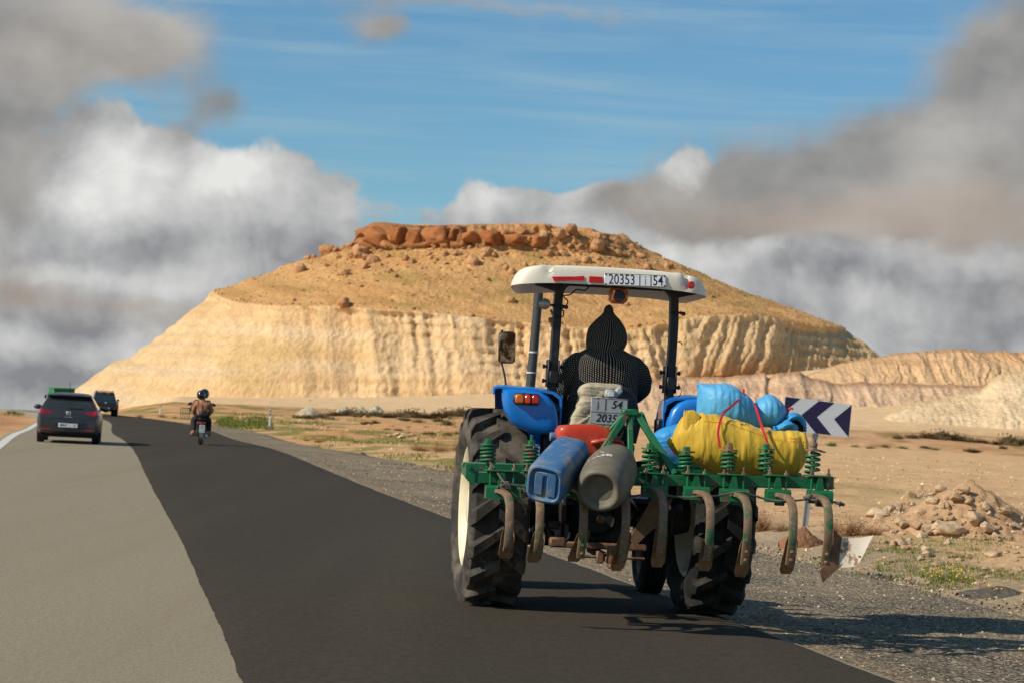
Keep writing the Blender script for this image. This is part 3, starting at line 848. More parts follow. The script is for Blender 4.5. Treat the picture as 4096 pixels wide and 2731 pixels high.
def build_tractor():
    T = empty('tractor', TO, TYAW, 'blue farm tractor with a cream roof driving along the dark lane, seen from behind', 'tractor')
    bd = lambda mb, name, m, par=T, ang=40: mb.build(name, m, par, ang)
    build_wheel(T, 'rear_wheel', -1.0, 0, .815, .47, .47, -1, 17, M['rubber'], M['cream'])
    build_wheel(T, 'rear_wheel', .845, 0, .815, .47, .47, 1, 17, M['rubber_dark'], M['cream'])
    build_wheel(T, 'front_wheel', .80, 2.25, .46, .24, .27, 1, 0, M['rubber_dark'], M['rust'], rad(-3))
    build_wheel(T, 'front_wheel', -.72, 2.25, .46, .24, .27, -1, 0, M['rubber_dark'], M['cream'], rad(-3))
    # axle, gearbox, engine
    b = MB()
    b.tube([(-.80, 0, .815), (.62, 0, .815)], [.11]*2, 20)
    b.lathe([(.14, -.08), (.16, 0), (.16, .05), (.11, .1)], (-.70, 0, .815), (1, 0, 0), 20, caps=(True, True))
    b.lathe([(.14, .08), (.16, 0), (.16, -.05), (.11, -.1)], (.58, 0, .815), (1, 0, 0), 20, caps=(True, True))
    b.box((TC, .10, .80), (.50, .80, .52), bev=.06)
    b.box((TC, -.10, 1.10), (.42, .5, .26), bev=.05)
    b.box((TC, 1.1, .78), (.36, 1.5, .42), bev=.05)
    b.box((TC, 2.2, .82), (.42, 1.0, .5), bev=.04)
    b.lathe([(.15, 0), (.15, -.05), (.13, -.07), (.12, -.03), (.001, -.03)], (TC-.03, -.30, .775), (0, 1, 0), 28)
    b.bar((TC-.9+.1, 2.25, .46), (.74, 2.25, .46), .10, .12, .02)
    b.box((TC, 2.25, .52), (.4, .3, .2), bev=.03)
    bd(b, 'gearbox_and_axle', M['grease'])
    s = MB().tube([(TC-.03, -.3, .775), (TC-.03, -.48, .775)], .02, 8); s.lathe([(.03, 0), (.034, -.01), (.034, -.05), (.02, -.055), (.001, -.055)], (TC-.03, -.44, .775), (0, 1, 0), 6)
    bd(s, 'drive_shaft', M['rust'])
    # linkage
    l = MB()
    for sx in (-1, 1):
        l.bar((TC+.28*sx, -.1, .56), (TC+.46*sx, -1.25, .93), .035, .07, .008)
        l.tube([(TC+.33*sx, -.55, 1.22), (TC+.37*sx, -.62, .72)], .022, 10)
        l.tube([(TC+.37*sx, -.62, .98), (TC+.37*sx, -.62, .74)], .034, 10)
        l.bar((TC+.2*sx, -.15, 1.2), (TC+.34*sx, -.56, 1.24), .05, .07, .01)
        l.box((TC+.44*sx, -.62, .72), (.10, .06, .07), bev=.012)
    l.tube([(TC-.03, -.28, 1.12), (TC-.03, -1.45, 1.50)], .024, 12); l.tube([(TC-.03, -.6, 1.22), (TC-.03, -1.15, 1.40)], .036, 12)
    for y0 in (-.33, -.42): l.tube([(TC-.25, y0, .9), (TC-.5, y0-.05, .84), (TC-.48, y0-.2, .72), (TC-.46, y0-.2, .6)], .012, 8)
    hk = [(TC-.37+.055*math.cos(a), -.7, .665+.055*math.sin(a)) for a in np.linspace(-.3, 3.5, 12)]
    l.tube([(q[0], q[1], 1.33-q[2]-.01) for q in hk], .011, 8)
    bd(l, 'lift_linkage', M['black'])
    d = MB()
    d.bar((TC-.44, -.75, .575), (TC+.30, -.75, .575), .07, .05, .01); d.box((TC-.42, -.75, .59), (.13, .08, .08), bev=.015)
    d.bar((TC, .1, .5), (TC, -.95, .47), .08, .05, .01)
    d.box((TC-.0, -.92, .515), (.075, .12, .15), bev=.012); d.box((TC+.0, -.97, .43), (.08, .12, .04), bev=.012)
    d.tube([(TC-.25, -.8, .49), (TC+.28, -.8, .49)], .012, 8); d.box((TC-.08, -.8, .49), (.06, .05, .10), bev=.01)
    bd(d, 'drawbar', M['rust'])
    # left and right fenders
    def fender(sg):
        mx = (lambda x: x) if sg < 0 else (lambda x: 2*TC-x)
        outl = [(-1.025, 1.785), (-1.018, 1.70), (-1.0, 1.62), (-.945, 1.531), (-.88, 1.482), (-.80, 1.45), (-.70, 1.437), (-.62, 1.438), (-.567, 1.452), (-.553, 1.50), (-.566, 1.60), (-.597, 1.69), (-.65, 1.745), (-.72, 1.778), (-.82, 1.788), (-.95, 1.790)]
        f = MB()
        cx, cz = -.79, 1.63
        rings = []
        for (y, k) in ((-.672, .62), (-.668, .82), (-.655, .93), (-.63, .985), (-.60, 1.0), (-.5, 1.0), (-.42, .99)):
            rings.append([(mx(cx+(x-cx)*k), y+ .10*max(0, (1.55-z))*1.2, cz+(z-cz)*k) for x, z in outl])
        f.loft(rings, True, (True, True))
        # top sheet over the wheel and the inner wall
        arc = [(-.62, 1.782), (-.3, 1.80), (.1, 1.80), (.42, 1.77), (.66, 1.68), (.84, 1.52), (.95, 1.34)]
        arc = catmull([(0, y, z) for y, z in arc], 4)
        top = []
        for p in arc:
            top.append([(mx(x), p.y, p.z+dz) for x, dz in ((-1.085, -.045), (-1.082, -.004), (-1.06, .006), (-.75, .0), (-.62, -.02), (-.56, -.06), (-.548, -.12), (-.535, -.12), (-.545, -.04), (-.60, -.001), (-.74, .016), (-1.06, .02), (-1.095, .008), (-1.098, -.045))])
        f.loft(top, True, (True, True))
        side = [(-.62, 1.76), (.1, 1.78), (.5, 1.72), (.9, 1.36), (.9, 1.02), (.1, 1.0), (-.55, 1.2)] if sg < 0 else [(-.62, 1.76), (.0, 1.76), (.3, 1.5), (.4, 1.2), (.1, 1.0), (-.55, 1.2)]
        f.prism(side, (mx(-.545), 0, 0), (0, 1, 0), (0, 0, 1), (.012 if sg < 0 else -.012, 0, 0))
        f.warp(lambda p: Vector((p.x+.15*max(0, p.y+.55), p.y, p.z)))
        o = bd(f, 'fender', M['blue'])
        if sg > 0: return o
        # lamp cluster
        g = MB().box((mx(-.833), -.678, 1.712), (.215, .04, .092), bev=.02)
        lamp = bd(g, 'tail_light', M['black'], o)
        lo, hi = -.930, -.732
        for (a, b_, mm, nm) in ((lo, -.856, 'amber_lens', 'indicator_lens'), (-.856, -.80, 'orange_lens', 'light_lens'), (-.80, hi, 'red_lens', 'light_lens')):
            q = MB().box((mx((a+b_)/2), -.703, 1.712), (b_-a-.001, .03, .076), bev=.012)
            bd(q, nm, M[mm], lamp)
        return o
    fl = fender(-1); fr = fender(1)
    # toolbox bracket beside the right post
    t = MB().box((.315, -.5, 1.55), (.12, .14, .12), bev=.012); t.box((.36, -.52, 1.63), (.04, .1, .10), bev=.01); t.bar((.27, -.52, 1.44), (.34, -.52, 1.52), .05, .05)
    bd(t, 'fender_bracket', M['black'])
    bd(MB().box((-.60, -.42, 1.36), (.12, .16, .22), bev=.015), 'fender_bracket', M['black'])
    # hood and dashboard
    hd = MB()
    rings = []
    for y, w_, z1 in ((.95, .24, 1.40), (1.4, .25, 1.40), (2.2, .24, 1.34), (2.75, .22, 1.26), (2.9, .19, 1.18)):
        rings.append([(TC+x*w_, y, z) for x, z in ((-1, .9), (-1, z1-.1), (-.85, z1-.02), (-.4, z1), (.4, z1), (.85, z1-.02), (1, z1-.1), (1, .9))])
    hd.loft(rings, True, (True, True)); bd(hd, 'hood', M['blue'])
    ds = MB().box((TC, .86, 1.42), (.46, .16, .5), bev=.04); ds.box((TC, .3, .93), (.9, 1.2, .04), bev=.01); bd(ds, 'dashboard', M['black'])
    sw = MB(); c0 = Vector((TC, .42, 1.60)); axs = Vector((0, -.5, .86)); xx = Vector((1, 0, 0)); yy = axs.cross(xx)
    sw.tube([c0+(xx*math.cos(a)+yy*math.sin(a))*.2 for a in np.linspace(0, 2*math.pi, 33)], .014, 8, False)
    sw.tube([c0-axs*.0, c0-axs*.4], .03, 10)
    for a in (0, 2.1, 4.2): sw.tube([c0, c0+(xx*math.cos(a)+yy*math.sin(a))*.2], .01, 6)
    bd(sw, 'steering_wheel', M['black'])
    # roll bar posts with hinge brackets
    for x0, sg in ((-.59, -1), (.374, 1)):
        p = MB()
        q = catmull([(x0-.02, -.45, 1.30), (x0-.012, -.45, 1.75), (x0, -.45, 2.30), (x0-.004*sg, -.45, 2.50), (x0-.05*sg*.3, -.46, 2.60), (x0-.07*sg, -.46, 2.66)], 6)
        rings = []
        for v in q: rings.append([(v.x+a, v.y+b_, v.z) for a, b_ in ((-.033, -.04), (-.028, -.045), (.028, -.045), (.033, -.04), (.033, .04), (.028, .045), (-.028, .045), (-.033, .04))])
        p.loft(rings, True, (True, True))
        o = bd(p, 'roll_bar_post', M['black'])
        h = MB()
        for dx in (-.042, .042): h.box((x0-.012+dx, -.46, 1.93), (.012, .13, .22), bev=.004)
        h.box((x0-.012, -.53, 1.90), (.07, .02, .10), bev=.006)
        for dz in (-.06, .055): h.tube([(x0-.09, -.47, 1.93+dz), (x0+.066, -.47, 1.93+dz)], .012, 8); h.lathe([(.02, 0), (.02, .016), (.001, .016)], (x0+.055, -.47, 1.93+dz), (1, 0, 0), 6); h.lathe([(.02, 0), (.02, -.016), (.001, -.016)], (x0-.08, -.47, 1.93+dz), (1, 0, 0), 6)
        lp = [(x0+.05, -.52, 1.90), (x0+.075, -.53, 1.84), (x0+.04, -.54, 1.79), (x0-.05, -.54, 1.80), (x0-.07, -.53, 1.86)]
        h.tube(catmull(lp, 5), .004, 6)
        bd(h, 'hinge_bracket', M['black'], o)
        k = MB(); k.box((x0+.0, -.49, 2.475 if sg > 0 else 2.47), (.085, .1, .012), bev=.003); k.tube([(x0+.03, -.52, 2.475), (x0+.065, -.53, 2.465)], .012, 8); k.lathe([(.018, -.012), (.018, .012)], (x0+.062, -.53, 2.465), (0, 1, 0), 6, caps=(True, True))
        bd(k, 'clamp_band', M['black'], o)
    # canopy
    c = MB(); n = 96
    cx, cy, ax_, ay_ = -.210, .0, .820, .765
    def outline(k):
        o_ = []
        for i in range(n):
            a = 2*math.pi*i/n; ca, sa = math.cos(a), math.sin(a)
            o_.append((cx+ax_*k*math.copysign(abs(ca)**.24, ca), cy+ay_*k**.30*math.copysign(abs(sa)**.24, sa)*(1 if k > .7 else k/.7)))
        return o_
    def zrim(x, y):
        u = abs((x-cx)/ax_); return 2.648-.040*u**3.0
    def ridge_(x, y):
        d = 0
        for xg in (-.715, .40): d += .040*math.exp(-((x-xg)/.020)**2)
        u = (x-cx)/ax_
        lump = .012 if abs(u) > .66 else 0
        return -d+lump
    def shell(levels, dz0=0.):
        rs = []
        for k, dz in levels:
            ring = []
            for x, y in outline(k):
                u = abs((x-cx)/ax_)
                full = .146-.036*u**4
                yy_ = y + (min(1, dz*2)*(.022*math.exp(-((x+.715)/.022)**2)+.022*math.exp(-((x-.40)/.022)**2)-(.012 if -.715 < x < .40 else 0)) if y < -.5 else 0)
                ring.append((x, yy_, zrim(x, y)+dz*full+(ridge_(x, y)*min(1, dz*1.2) if dz > .4 else 0)+dz0))
            rs.append(ring)
        return rs
    outer = shell([(1.0, 0), (.999, .12), (.985, .42), (.96, .70), (.93, .88), (.89, .97), (.8, 1.0), (.6, 1.03), (.3, 1.05), (.02, 1.05)])
    inner = shell([(1.0, 0), (.982, .0), (.975, .3), (.95, .62), (.85, .72), (.5, .78), (.02, .78)])
    def taper(r_):
        out = []
        for q in r_:
            w_ = []
            for x, y, z in q:
                k_ = (y+.75)/1.35; w_.append((cx+.155*k_+(x-cx)*(1-.10*k_), y, z))
            out.append(w_)
        return out
    outer, inner = taper(outer), taper(inner)
    c.loft(outer, True, (False, True)); c.loft(inner, True, (False, True))
    can = bd(c, 'canopy_roof', M['canopy'], ang=50)
    fr_ = MB()
    fr_.bar((-.66, -.46, 2.715), (.42, -.46, 2.715), .06, .03); fr_.bar((-.45, .50, 2.71), (.50, .50, 2.71), .05, .03)
    for x0 in (-.60, .36): fr_.bar((x0, -.5, 2.70), (x0+.12, .50, 2.71), .05, .03)
    for x0, sg in ((-.62, -1), (.40, 1)): fr_.prism([(0, 0), (.16*sg, .04), (.16*sg, .06), (-.04*sg, .06), (-.04*sg, -.05)], (x0, -.50, 2.595), (1, 0, 0), (0, 0, 1), (0, .08, 0))
    bd(fr_, 'canopy_frame', M['black'])
    # number plate on the roof edge
    nt = Vector((0, -.30, .954)); yb = -.785
    ctr = Vector((-.022, yb+.004, 2.699)); uz = Vector((0, .22, .976)).normalized(); ux = Vector((1, 0, .022)).normalized()
    pl = MB(); nrm = ux.cross(uz)
    R3 = Matrix((ux, -nrm, uz)).transposed()
    pl.box(ctr, (.498, .008, .100), R3, .004)
    plo = bd(pl, 'number_plate', M['plate'], can)
    k = MB(); f0 = ctr + nrm*.0055
    text_on(k, '20353', .118, f0+ux*-.108-uz*.002, ux, uz, sx=.74, offset=.0002)
    alef_on(k, f0+ux*.083-uz*.008, ux, uz, .075)
    text_on(k, '54', .118, f0+ux*.185-uz*.002, ux, uz, sx=.74, offset=.0002)
    for xx_ in (.037, .128): k.prism([(-.003, -.046), (.003, -.046), (.003, .046), (-.003, .046)], f0+ux*xx_, ux, uz, nrm*.0005)
    for xx_, w_, zz in ((0, .498, .047), (0, .498, -.047)): k.prism([(-w_/2, -.0012), (w_/2, -.0012), (w_/2, .0012), (-w_/2, .0012)], f0+ux*xx_+uz*zz, ux, uz, nrm*.0005)
    for sx_ in (-1, 1):
        for sz in (-1, 1): k.lathe([(.007, 0), (.006, .003), (.001, .004)], f0+ux*.238*sx_+uz*.040*sz, nrm, 8)
    k.build('plate_lettering', M['ink'], plo, None, fix=False)
    rt_ = MB()
    torn = [(-.692, .012), (-.60, .018), (-.50, .024), (-.452, .031), (-.424, .040), (-.436, .022), (-.420, .018), (-.432, .008), (-.428, -.002), (-.452, -.006), (-.56, -.012), (-.674, -.022), (-.682, -.004)]
    def onf(x, z, e=.0): return Vector((x, -.772+.14*(z-2.66)-.006+e-.0*abs(x), z))
    rt_.add([onf(x, 2.678+z) for x, z in torn]+[onf(x, 2.678+z, .02) for x, z in torn], [list(range(13))]+[[i, (i+1) % 13, 13+(i+1) % 13, 13+i] for i in range(13)])
    rt_.box(onf(-.338, 2.687), (.110, .012, .048), bev=.003)
    bd(rt_, 'red_tape', M['red_tape'], can, None)
    rr = MB().lathe([(.031, .006), (.031, -.012), (.024, -.022), (.001, -.024)], (.438, -.768, 2.688), (0, 1, 0), 24)
    bd(rr, 'round_reflector', M['red_lens'], can)
    be = MB().box((-.138, -.70, 2.575), (.150, .10, .135), bev=.03); bo = bd(be, 'amber_beacon', M['beacon'])
    b2 = MB().lathe([(.05, 0), (.045, -.004), (.03, -.002), (.001, 0)], (-.138, -.751, 2.57), (0, 1, 0), 24); b2.box((-.138, -.69, 2.643), (.165, .10, .02), bev=.006)
    bd(b2, 'lamp_bracket', M['grease'], bo)
    # work lamp
    wl = MB().lathe([(.001, .05), (.03, .045), (.044, .01), (.046, -.012), (.042, -.016)], (-.700, -.5, 2.482), (.12, 1, 0), 24)
    wo = bd(wl, 'work_lamp', M['chrome'])
    g = MB().lathe([(.042, -.012), (.03, -.02), (.001, -.024)], (-.700, -.5, 2.482), (.12, 1, 0), 24); bd(g, 'lamp_glass', mat('lamp_glass', lin(150, 150, 142), .12, .3, var=.2, vs=30, coat=.5), wo)
    br = MB().bar((-.66, -.47, 2.478), (-.60, -.46, 2.48), .03, .02, .004); br.tube([(-.65, -.5, 2.44), (-.63, -.5, 2.40)], .01, 6); br.box((-.64, -.5, 2.355), (.05, .04, .045), bev=.01); br.tube([(-.64, -.5, 2.33), (-.636, -.5, 2.30)], .008, 6)
    bd(br, 'lamp_bracket', M['rust'], wo)
    for pts_, r_ in (([(-.29, -.72, 2.648), (-.36, -.71, 2.645), (-.41, -.69, 2.60), (-.47, -.66, 2.605), (-.51, -.6, 2.565), (-.56, -.54, 2.555), (-.575, -.52, 2.535)], .006),
                     ([(-.55, -.51, 2.55), (-.515, -.52, 2.51), (-.54, -.52, 2.465), (-.56, -.5, 2.45), (-.545, -.51, 2.43), (-.55, -.52, 2.39), (-.6, -.51, 2.385), (-.63, -.51, 2.36)], .006),
                     ([(-.10, -.76, 2.652), (-.2, -.755, 2.650), (-.28, -.74, 2.645)], .006), ([(.41, -.5, 2.24), (.43, -.51, 2.235), (.44, -.51, 2.215)], .005)):
        bd(MB().tube(catmull(pts_, 6), r_, 6), 'cable', M['wire'])
    # exhaust
    e = MB().tube([(-.495, 1.6, 1.10), (-.49, 1.6, 1.80), (-.475, 1.6, 2.15), (-.458, 1.6, 2.60)], [.044, .044, .041, .040], 28); e.tube([(-.458, 1.6, 2.59), (-.456, 1.6, 2.68)], [.042, .042], 28)
    m, g, b = new_mat('perforated_guard'); tc = g.n('ShaderNodeTexCoord').outputs['Object']
    hole = g.remap(g.voro(g.scalevec(tc, (1, 1, 1)), 78, rnd=.35), .30, .38, 0, 1)
    g.put(b.inputs['Base Color'], g.mix(hole, lin(10, 10, 10), lin(66, 66, 64))); b.inputs['Roughness'].default_value = .55
    ex = bd(e, 'exhaust_pipe', m)
    wb = mat('white_band', lin(214, 212, 206), .5)
    for z, x in ((2.147, -.475), (1.965, -.483), (1.812, -.49)): bd(MB().tube([(x, 1.6, z-.007), (x, 1.6, z+.007)], .0465, 28), 'pipe_band', wb, ex)
    # mirror
    mr = MB().box((-.795, 1.0, 2.160), (.150, .05, .275), Matrix.Rotation(rad(-2), 3, 'Y') @ Matrix.Rotation(rad(4), 3, 'Z'), .022)
    mo = bd(mr, 'wing_mirror', M['black'])
    gl = MB().box((-.795, .960, 2.160), (.132, .006, .255), Matrix.Rotation(rad(-2), 3, 'Y') @ Matrix.Rotation(rad(-4), 3, 'Z') @ Matrix.Rotation(rad(1.2), 3, 'X'), .002); bd(gl, 'mirror_glass', M['mirror'], mo)
    ar = MB().tube(catmull([(-.835, .6, 1.79), (-.838, .7, 1.9), (-.838, .97, 2.03), (-.84, 1.03, 2.1), (-.84, 1.03, 2.31)], 5), .009, 8); bd(ar, 'mirror_arm', M['black'], mo)
    # seat
    def pad(mb, pts, y0, y1, fat):
        # rounded cushion from an outline
        cxx = sum(p[0] for p in pts)/len(pts); czz = sum(p[1] for p in pts)/len(pts)
        rs = []
        for y, k_ in ((y0, .55), (y0-.0+fat*.15, .8), (y0+fat*.4, .94), (y0+fat, 1.), (y1, 1.)):
            rs.append([(cxx+(p[0]-cxx)*k_, y, czz+(p[1]-czz)*k_) for p in pts])
        mb.loft(rs, True, (True, True)); return mb
    bk = [(-.34, 1.40), (-.40, 1.55), (-.40, 1.72), (-.36, 1.83), (-.28, 1.856), (-.05, 1.858), (.04, 1.84), (.085, 1.77), (.11, 1.66), (.13, 1.55), (.10, 1.40)]
    st = MB(); pad(st, bk, -.58, -.46, .06); sto = bd(st, 'seat_backrest', M['vinyl'])
    cu_ = MB().box((TC-.02, -.22, 1.36), (.5, .46, .12), bev=.04); cu_.box((TC, -.2, 1.24), (.4, .4, .14), bev=.02); bd(cu_, 'seat_cushion', M['vinyl'])
    cv = [(-.47, 1.38), (-.505, 1.40), (-.478, 1.52), (-.430, 1.64), (-.385, 1.735), (-.402, 1.800), (-.37, 1.845), (-.325, 1.870), (-.25, 1.874), (-.165, 1.872), (-.085, 1.870), (-.050, 1.85), (-.070, 1.79), (-.10, 1.72), (-.11, 1.58), (-.12, 1.40)]
    P_ = catmull([(a_, 0, b_) for a_, b_ in cv], 6); cxx, czz = -.27, 1.63
    rs = []
    for y, k_ in ((-.655, .02), (-.655, .3), (-.655, .55), (-.652, .75), (-.645, .88), (-.632, .95), (-.605, .99), (-.57, 1.0), (-.5, .99)):
        ring = []
        for q in P_:
            X_, Z_ = cxx+(q.x-cxx)*k_, czz+(q.z-czz)*k_
            dgl = (X_*.75+Z_*.9)*34
            ring.append((X_+.004*math.sin(dgl*1.3), y+.014*math.sin(dgl+2.2*math.sin(X_*9))*(k_ > .2)+.008*math.sin(dgl*2.3+1)+.05*max(0, 1.6-Z_)*-1*.6, Z_))
        rs.append(ring)
    cvm = MB(); cvm.loft(rs, True, (True, True))
    cvo = bd(cvm, 'seat_cover', M['cloth'], sto, 70)
    mm, g, b = new_mat('creased_beige_cloth'); tc = g.n('ShaderNodeTexCoord').outputs['Object']
    rot = g.n('ShaderNodeMapping'); g.put(rot.inputs['Vector'], tc); rot.inputs['Rotation'].default_value = (0, rad(-38), 0); rot.inputs['Scale'].default_value = (1.6, 4, 9)
    w_ = g.noise(rot.outputs[0], 2.1, 3, .5, .5)
    g.put(b.inputs['Base Color'], g.mix(g.noise(tc, 5, 4), lin(160, 148, 120), lin(196, 184, 156))); b.inputs['Roughness'].default_value = .9
    bn = g.n('ShaderNodeBump'); bn.inputs['Distance'].default_value = .03; g.put(bn.inputs['Height'], w_); g.put(b.inputs['Normal'], bn.outputs[0])
    cvo.data.materials[0] = mm
    # old plate under its lamp
    pb = MB().box((-.192, -.84, 1.646), (.295, .008, .214), Matrix.Rotation(rad(.8), 3, 'Y'), .004)
    po = bd(pb, 'number_plate', M['plate_old'], sto)
    k = MB(); f0 = Vector((-.192, -.846, 1.646)); X, Z = Vector((1, 0, -.014)), Vector((.014, 0, 1)); nn = Vector((0, -1, 0))
    alef_on(k, f0+X*-.092+Z*.05, X, Z, .10); text_on(k, '54', .088, f0+X*.058+Z*.055, X, Z, shear=.22, offset=.0012, sx=.98)
    text_on(k, '20353', .088, f0+X*.0-Z*.056, X, Z, shear=.22, offset=.0012, sx=.94)
    k.prism([(-.003, 0), (.003, 0), (.003, .09), (-.003, .09)], f0+X*-.030+Z*.008, X, Z, nn*.0005); k.prism([(-.145, -.0015), (.145, -.0015), (.145, .0015), (-.145, .0015)], f0-Z*.008, X, Z, nn*.0005)
    for a in ((-.142, -.104, .284, .003), (-.142, .101, .284, .003)): k.prism([(a[0], a[1]), (a[0]+a[2], a[1]), (a[0]+a[2], a[1]+a[3]), (a[0], a[1]+a[3])], f0, X, Z, nn*.0005)
    k.build('plate_lettering', M['ink'], po, None, fix=False)
    lb = MB().box((-.182, -.80, 1.787), (.086, .07, .066), bev=.012); lb.box((-.12, -.76, 1.80), (.05, .09, .09), Matrix.Rotation(rad(40), 3, 'Y'), .012)
    lbo = bd(lb, 'plate_lamp', M['plate_old'], sto); g = MB().box((-.182, -.838, 1.782), (.05, .008, .034), bev=.003); bd(g, 'lamp_glass', M['plate'], lbo)
    sp_ = MB().bar((-.2, -.82, 1.66), (-.2, -.55, 1.6), .05, .05); sp_.bar((-.17, -.78, 1.77), (-.14, -.56, 1.75), .03, .03); bd(sp_, 'plate_bracket', M['black'], sto)
    # plank tied under the linkage
    w2 = MB().prism([(.10, .97), (.27, .99), (.175, .81), (-.02, .60), (-.05, .68)], (0, -1.28, 0), (1, 0, 0), (0, 0, 1), (0, .03, 0)); bd(w2, 'mud_guard_board', M['wood'])
    hy = MB()
    for i, x in enumerate((.33, .365, .40)): hy.tube(catmull([(x, -.35, 1.0), (x+.02, -.5, .85), (x+.01, -.55, .68), (x-.05, -.4, .6)], 5), .016, 8)
    for x0 in (-.05, -.0, .06): hy.tube(catmull([(x0, -.25, 1.0), (x0+.04, -.5, .93), (x0+.12, -.45, .82), (x0+.1, -.3, .75)], 5), .011, 8)
    bd(hy, 'hydraulic_hose', M['wire'])
    return T
TRACTOR = build_tractor()
# ------------------------------------------------------------------ spring tine cultivator on the three point linkage
def build_cultivator():
    base = Vector((0, -1.75, .9))
    C = empty('cultivator', base, 0, 'green nine tine cultivator carried behind the tractor, rusty shanks hanging in a row', 'cultivator')
    on_tractor(C)
    bd = lambda mb, name, m, par=C, ang=40: _shift(mb, base).build(name, m, par, ang)
    zt = lambda x: 1.187+.030*x                       # top of the rear bar
    f = MB()
    f.bar((-1.385, -1.75, zt(-1.385)-.045), (1.40, -1.75, zt(1.4)-.045), .085, .088, .006)
    f.bar((-1.385, -1.20, 1.17), (1.30, -1.20, 1.21), .07, .06, .006)
    for x in (-1.36, -.47, .22, 1.22): f.bar((x, -1.72, zt(x)-.04), (x, -1.20, 1.175+.03*x), .05, .06, .006)
    bd(f, 'tool_bar', M['green'])
    e = MB().prism([(-1.42, 1.195), (-1.352, 1.20), (-1.346, 1.035), (-1.36, 1.04), (-1.418, 1.10)], (0, -1.80, 0), (1, 0, 0), (0, 0, 1), (0, .1, 0))
    e.lathe([(.014, 0), (.014, -.012), (.001, -.014)], (-1.392, -1.80, 1.17), (0, 1, 0), 6)
    bd(e, 'end_plate', M['green'])
    e = MB().box((1.368, -1.75, 1.185), (.075, .13, .10), bev=.008); e.box((1.385, -1.79, 1.228), (.06, .08, .008), bev=.002); e.box((1.385, -1.80, 1.15), (.06, .06, .008), bev=.002)
    bd(e, 'end_plate', M['green_worn'])
    # headstock
    a = MB()
    a.bar((-.165, -1.56, 1.655), (-.475, -1.74, 1.19), .05, .065, .006, upv=(0, 1, 0))
    a.bar((-.095, -1.56, 1.63), (.185, -1.74, 1.19), .05, .065, .006, upv=(0, 1, 0))
    a.bar((-.155, -1.56, 1.63), (-.155, -1.74, 1.17), .045, .05, .006, upv=(0, 1, 0))
    a.bar((-.06, -1.52, 1.645), (.20, -1.22, 1.20), .035, .05, .006, upv=(0, 1, 0)); a.bar((-.2, -1.52, 1.62), (-.47, -1.22, 1.20), .035, .05, .006, upv=(0, 1, 0))
    a.box((-.155, -1.56, 1.645), (.125, .10, .055), bev=.012); a.box((-.195, -1.51, 1.60), (.012, .10, .12), bev=.004); a.box((-.105, -1.51, 1.60), (.012, .10, .12), bev=.004)
    a.prism([(0, 0), (.05, -.07), (.065, -.20), (.0, -.12)], (.02, -1.66, 1.44), (1, 0, 0), (0, 0, 1), (0, .05, 0))
    bd(a, 'headstock', M['green'])
    tx = [-1.125, -.900, -.575, -.260, .018, .375, .660, 1.006, 1.275]
    z0 = [1.00, 1.015, 1.04, 1.05, 1.065, 1.062, 1.058, 1.070, 1.076]
    zs = [.583, .557, .555, .545, .592, .574, .558, .572, .566]        # lower end of each shank
    zb = [.520, .498, .517, .463, .503, .491, .456, .493, .49]         # lower end of each share
    ztp = [.750, .735, .760, .760, .815, .735, .735, .772, .80]
    sx = [-1.253, -.927, -.62, -.329, -.020, .262, .593, .880, 1.247]
    st = [1.343, 1.352, 1.355, 1.360, 1.372, 1.363, 1.390, 1.412, 1.422]
    sb = [1.205, 1.192, 1.196, 1.20, 1.205, 1.222, 1.238, 1.240, 1.243]
    nt = [1.393, 1.439, 1.42, 1.424, 1.424, 1.40, 1.436, 1.432, 1.50]
    cc = [-1.150, -.90, -.585, -.28, .004, .325, .615, .955, 1.282]
    cw = [.250, .19, .19, .19, .19, .188, .215, .184, .184]
    cut = .052
    for i in range(9):
        # spring unit
        if i != 2:
            s = MB(); turns = [4, 5, 4, 4, 4, 4, 4, 4, 4][i]; pts = []
            for k in range(turns*16+1):
                a_ = 2*math.pi*k/16; h = k/(turns*16)
                pts.append((sx[i]+cut*math.cos(a_+i), -1.75+cut*math.sin(a_+i), sb[i]+.012+(st[i]-sb[i]-.024)*h))
            s.tube(pts, .0105, 8)
            so = bd(s, 'coil_spring', M['green'])
            r = MB(); r.tube([(sx[i], -1.75, sb[i]-.03), (sx[i], -1.75, nt[i])], .0125, 10)
            r.lathe([(.001, st[i]+.012-1), (.064, st[i]+.012-1), (.066, st[i]+.006-1), (.064, st[i]-1), (.001, st[i]-1)], (sx[i], -1.75, 1), (0, 0, 1), 24)
            r.lathe([(.028, .0), (.028, .03), (.022, .034), (.001, .034)], (sx[i], -1.75, st[i]+.012), (0, 0, 1), 6)
            if i == 6: r.lathe([(.024, 0), (.024, .05), (.001, .05)], (sx[i], -1.75, st[i]+.012), (0, 0, 1), 6)
            if i == 8:
                r.box((sx[i]+.035, -1.75, st[i]+.008), (.11, .1, .01), Matrix.Rotation(rad(14), 3, 'Y'), .003)
                r.lathe([(.036, 0), (.024, .02), (.034, .024), (.03, .05), (.022, .055), (.016, .08)], (sx[i], -1.75, st[i]+.012), (0, 0, 1), 16)
            _shift(r, base).build('spring_bolt', M['green_worn'] if i in (6, 8) else M['green'], C).parent = so
        # clamp
        c = MB(); cx = cc[i]; w = cw[i]; zz = zt(cx); lo = z0[i]-.048; hi = z0[i]+.052
        c.box((cx, -1.79, zz+.008), (w, .20, .012), bev=.003)
        prof = [(-.05, lo), (.06, lo), (.06, hi-.02), (.04, hi), (-.02, hi), (-.045, hi-.02)]
        c.prism([(p[0], p[1]) for p in prof], (cx-w/2, -1.885, 0), (0, 1, 0), (0, 0, 1), (w, 0, 0))
        c.prism([(-.02, zz), (.012, zz), (.034, hi-.012), (-.034, hi-.012)], (cx, -1.885, 0), (1, 0, 0), (0, 0, 1), (0, .05, 0))
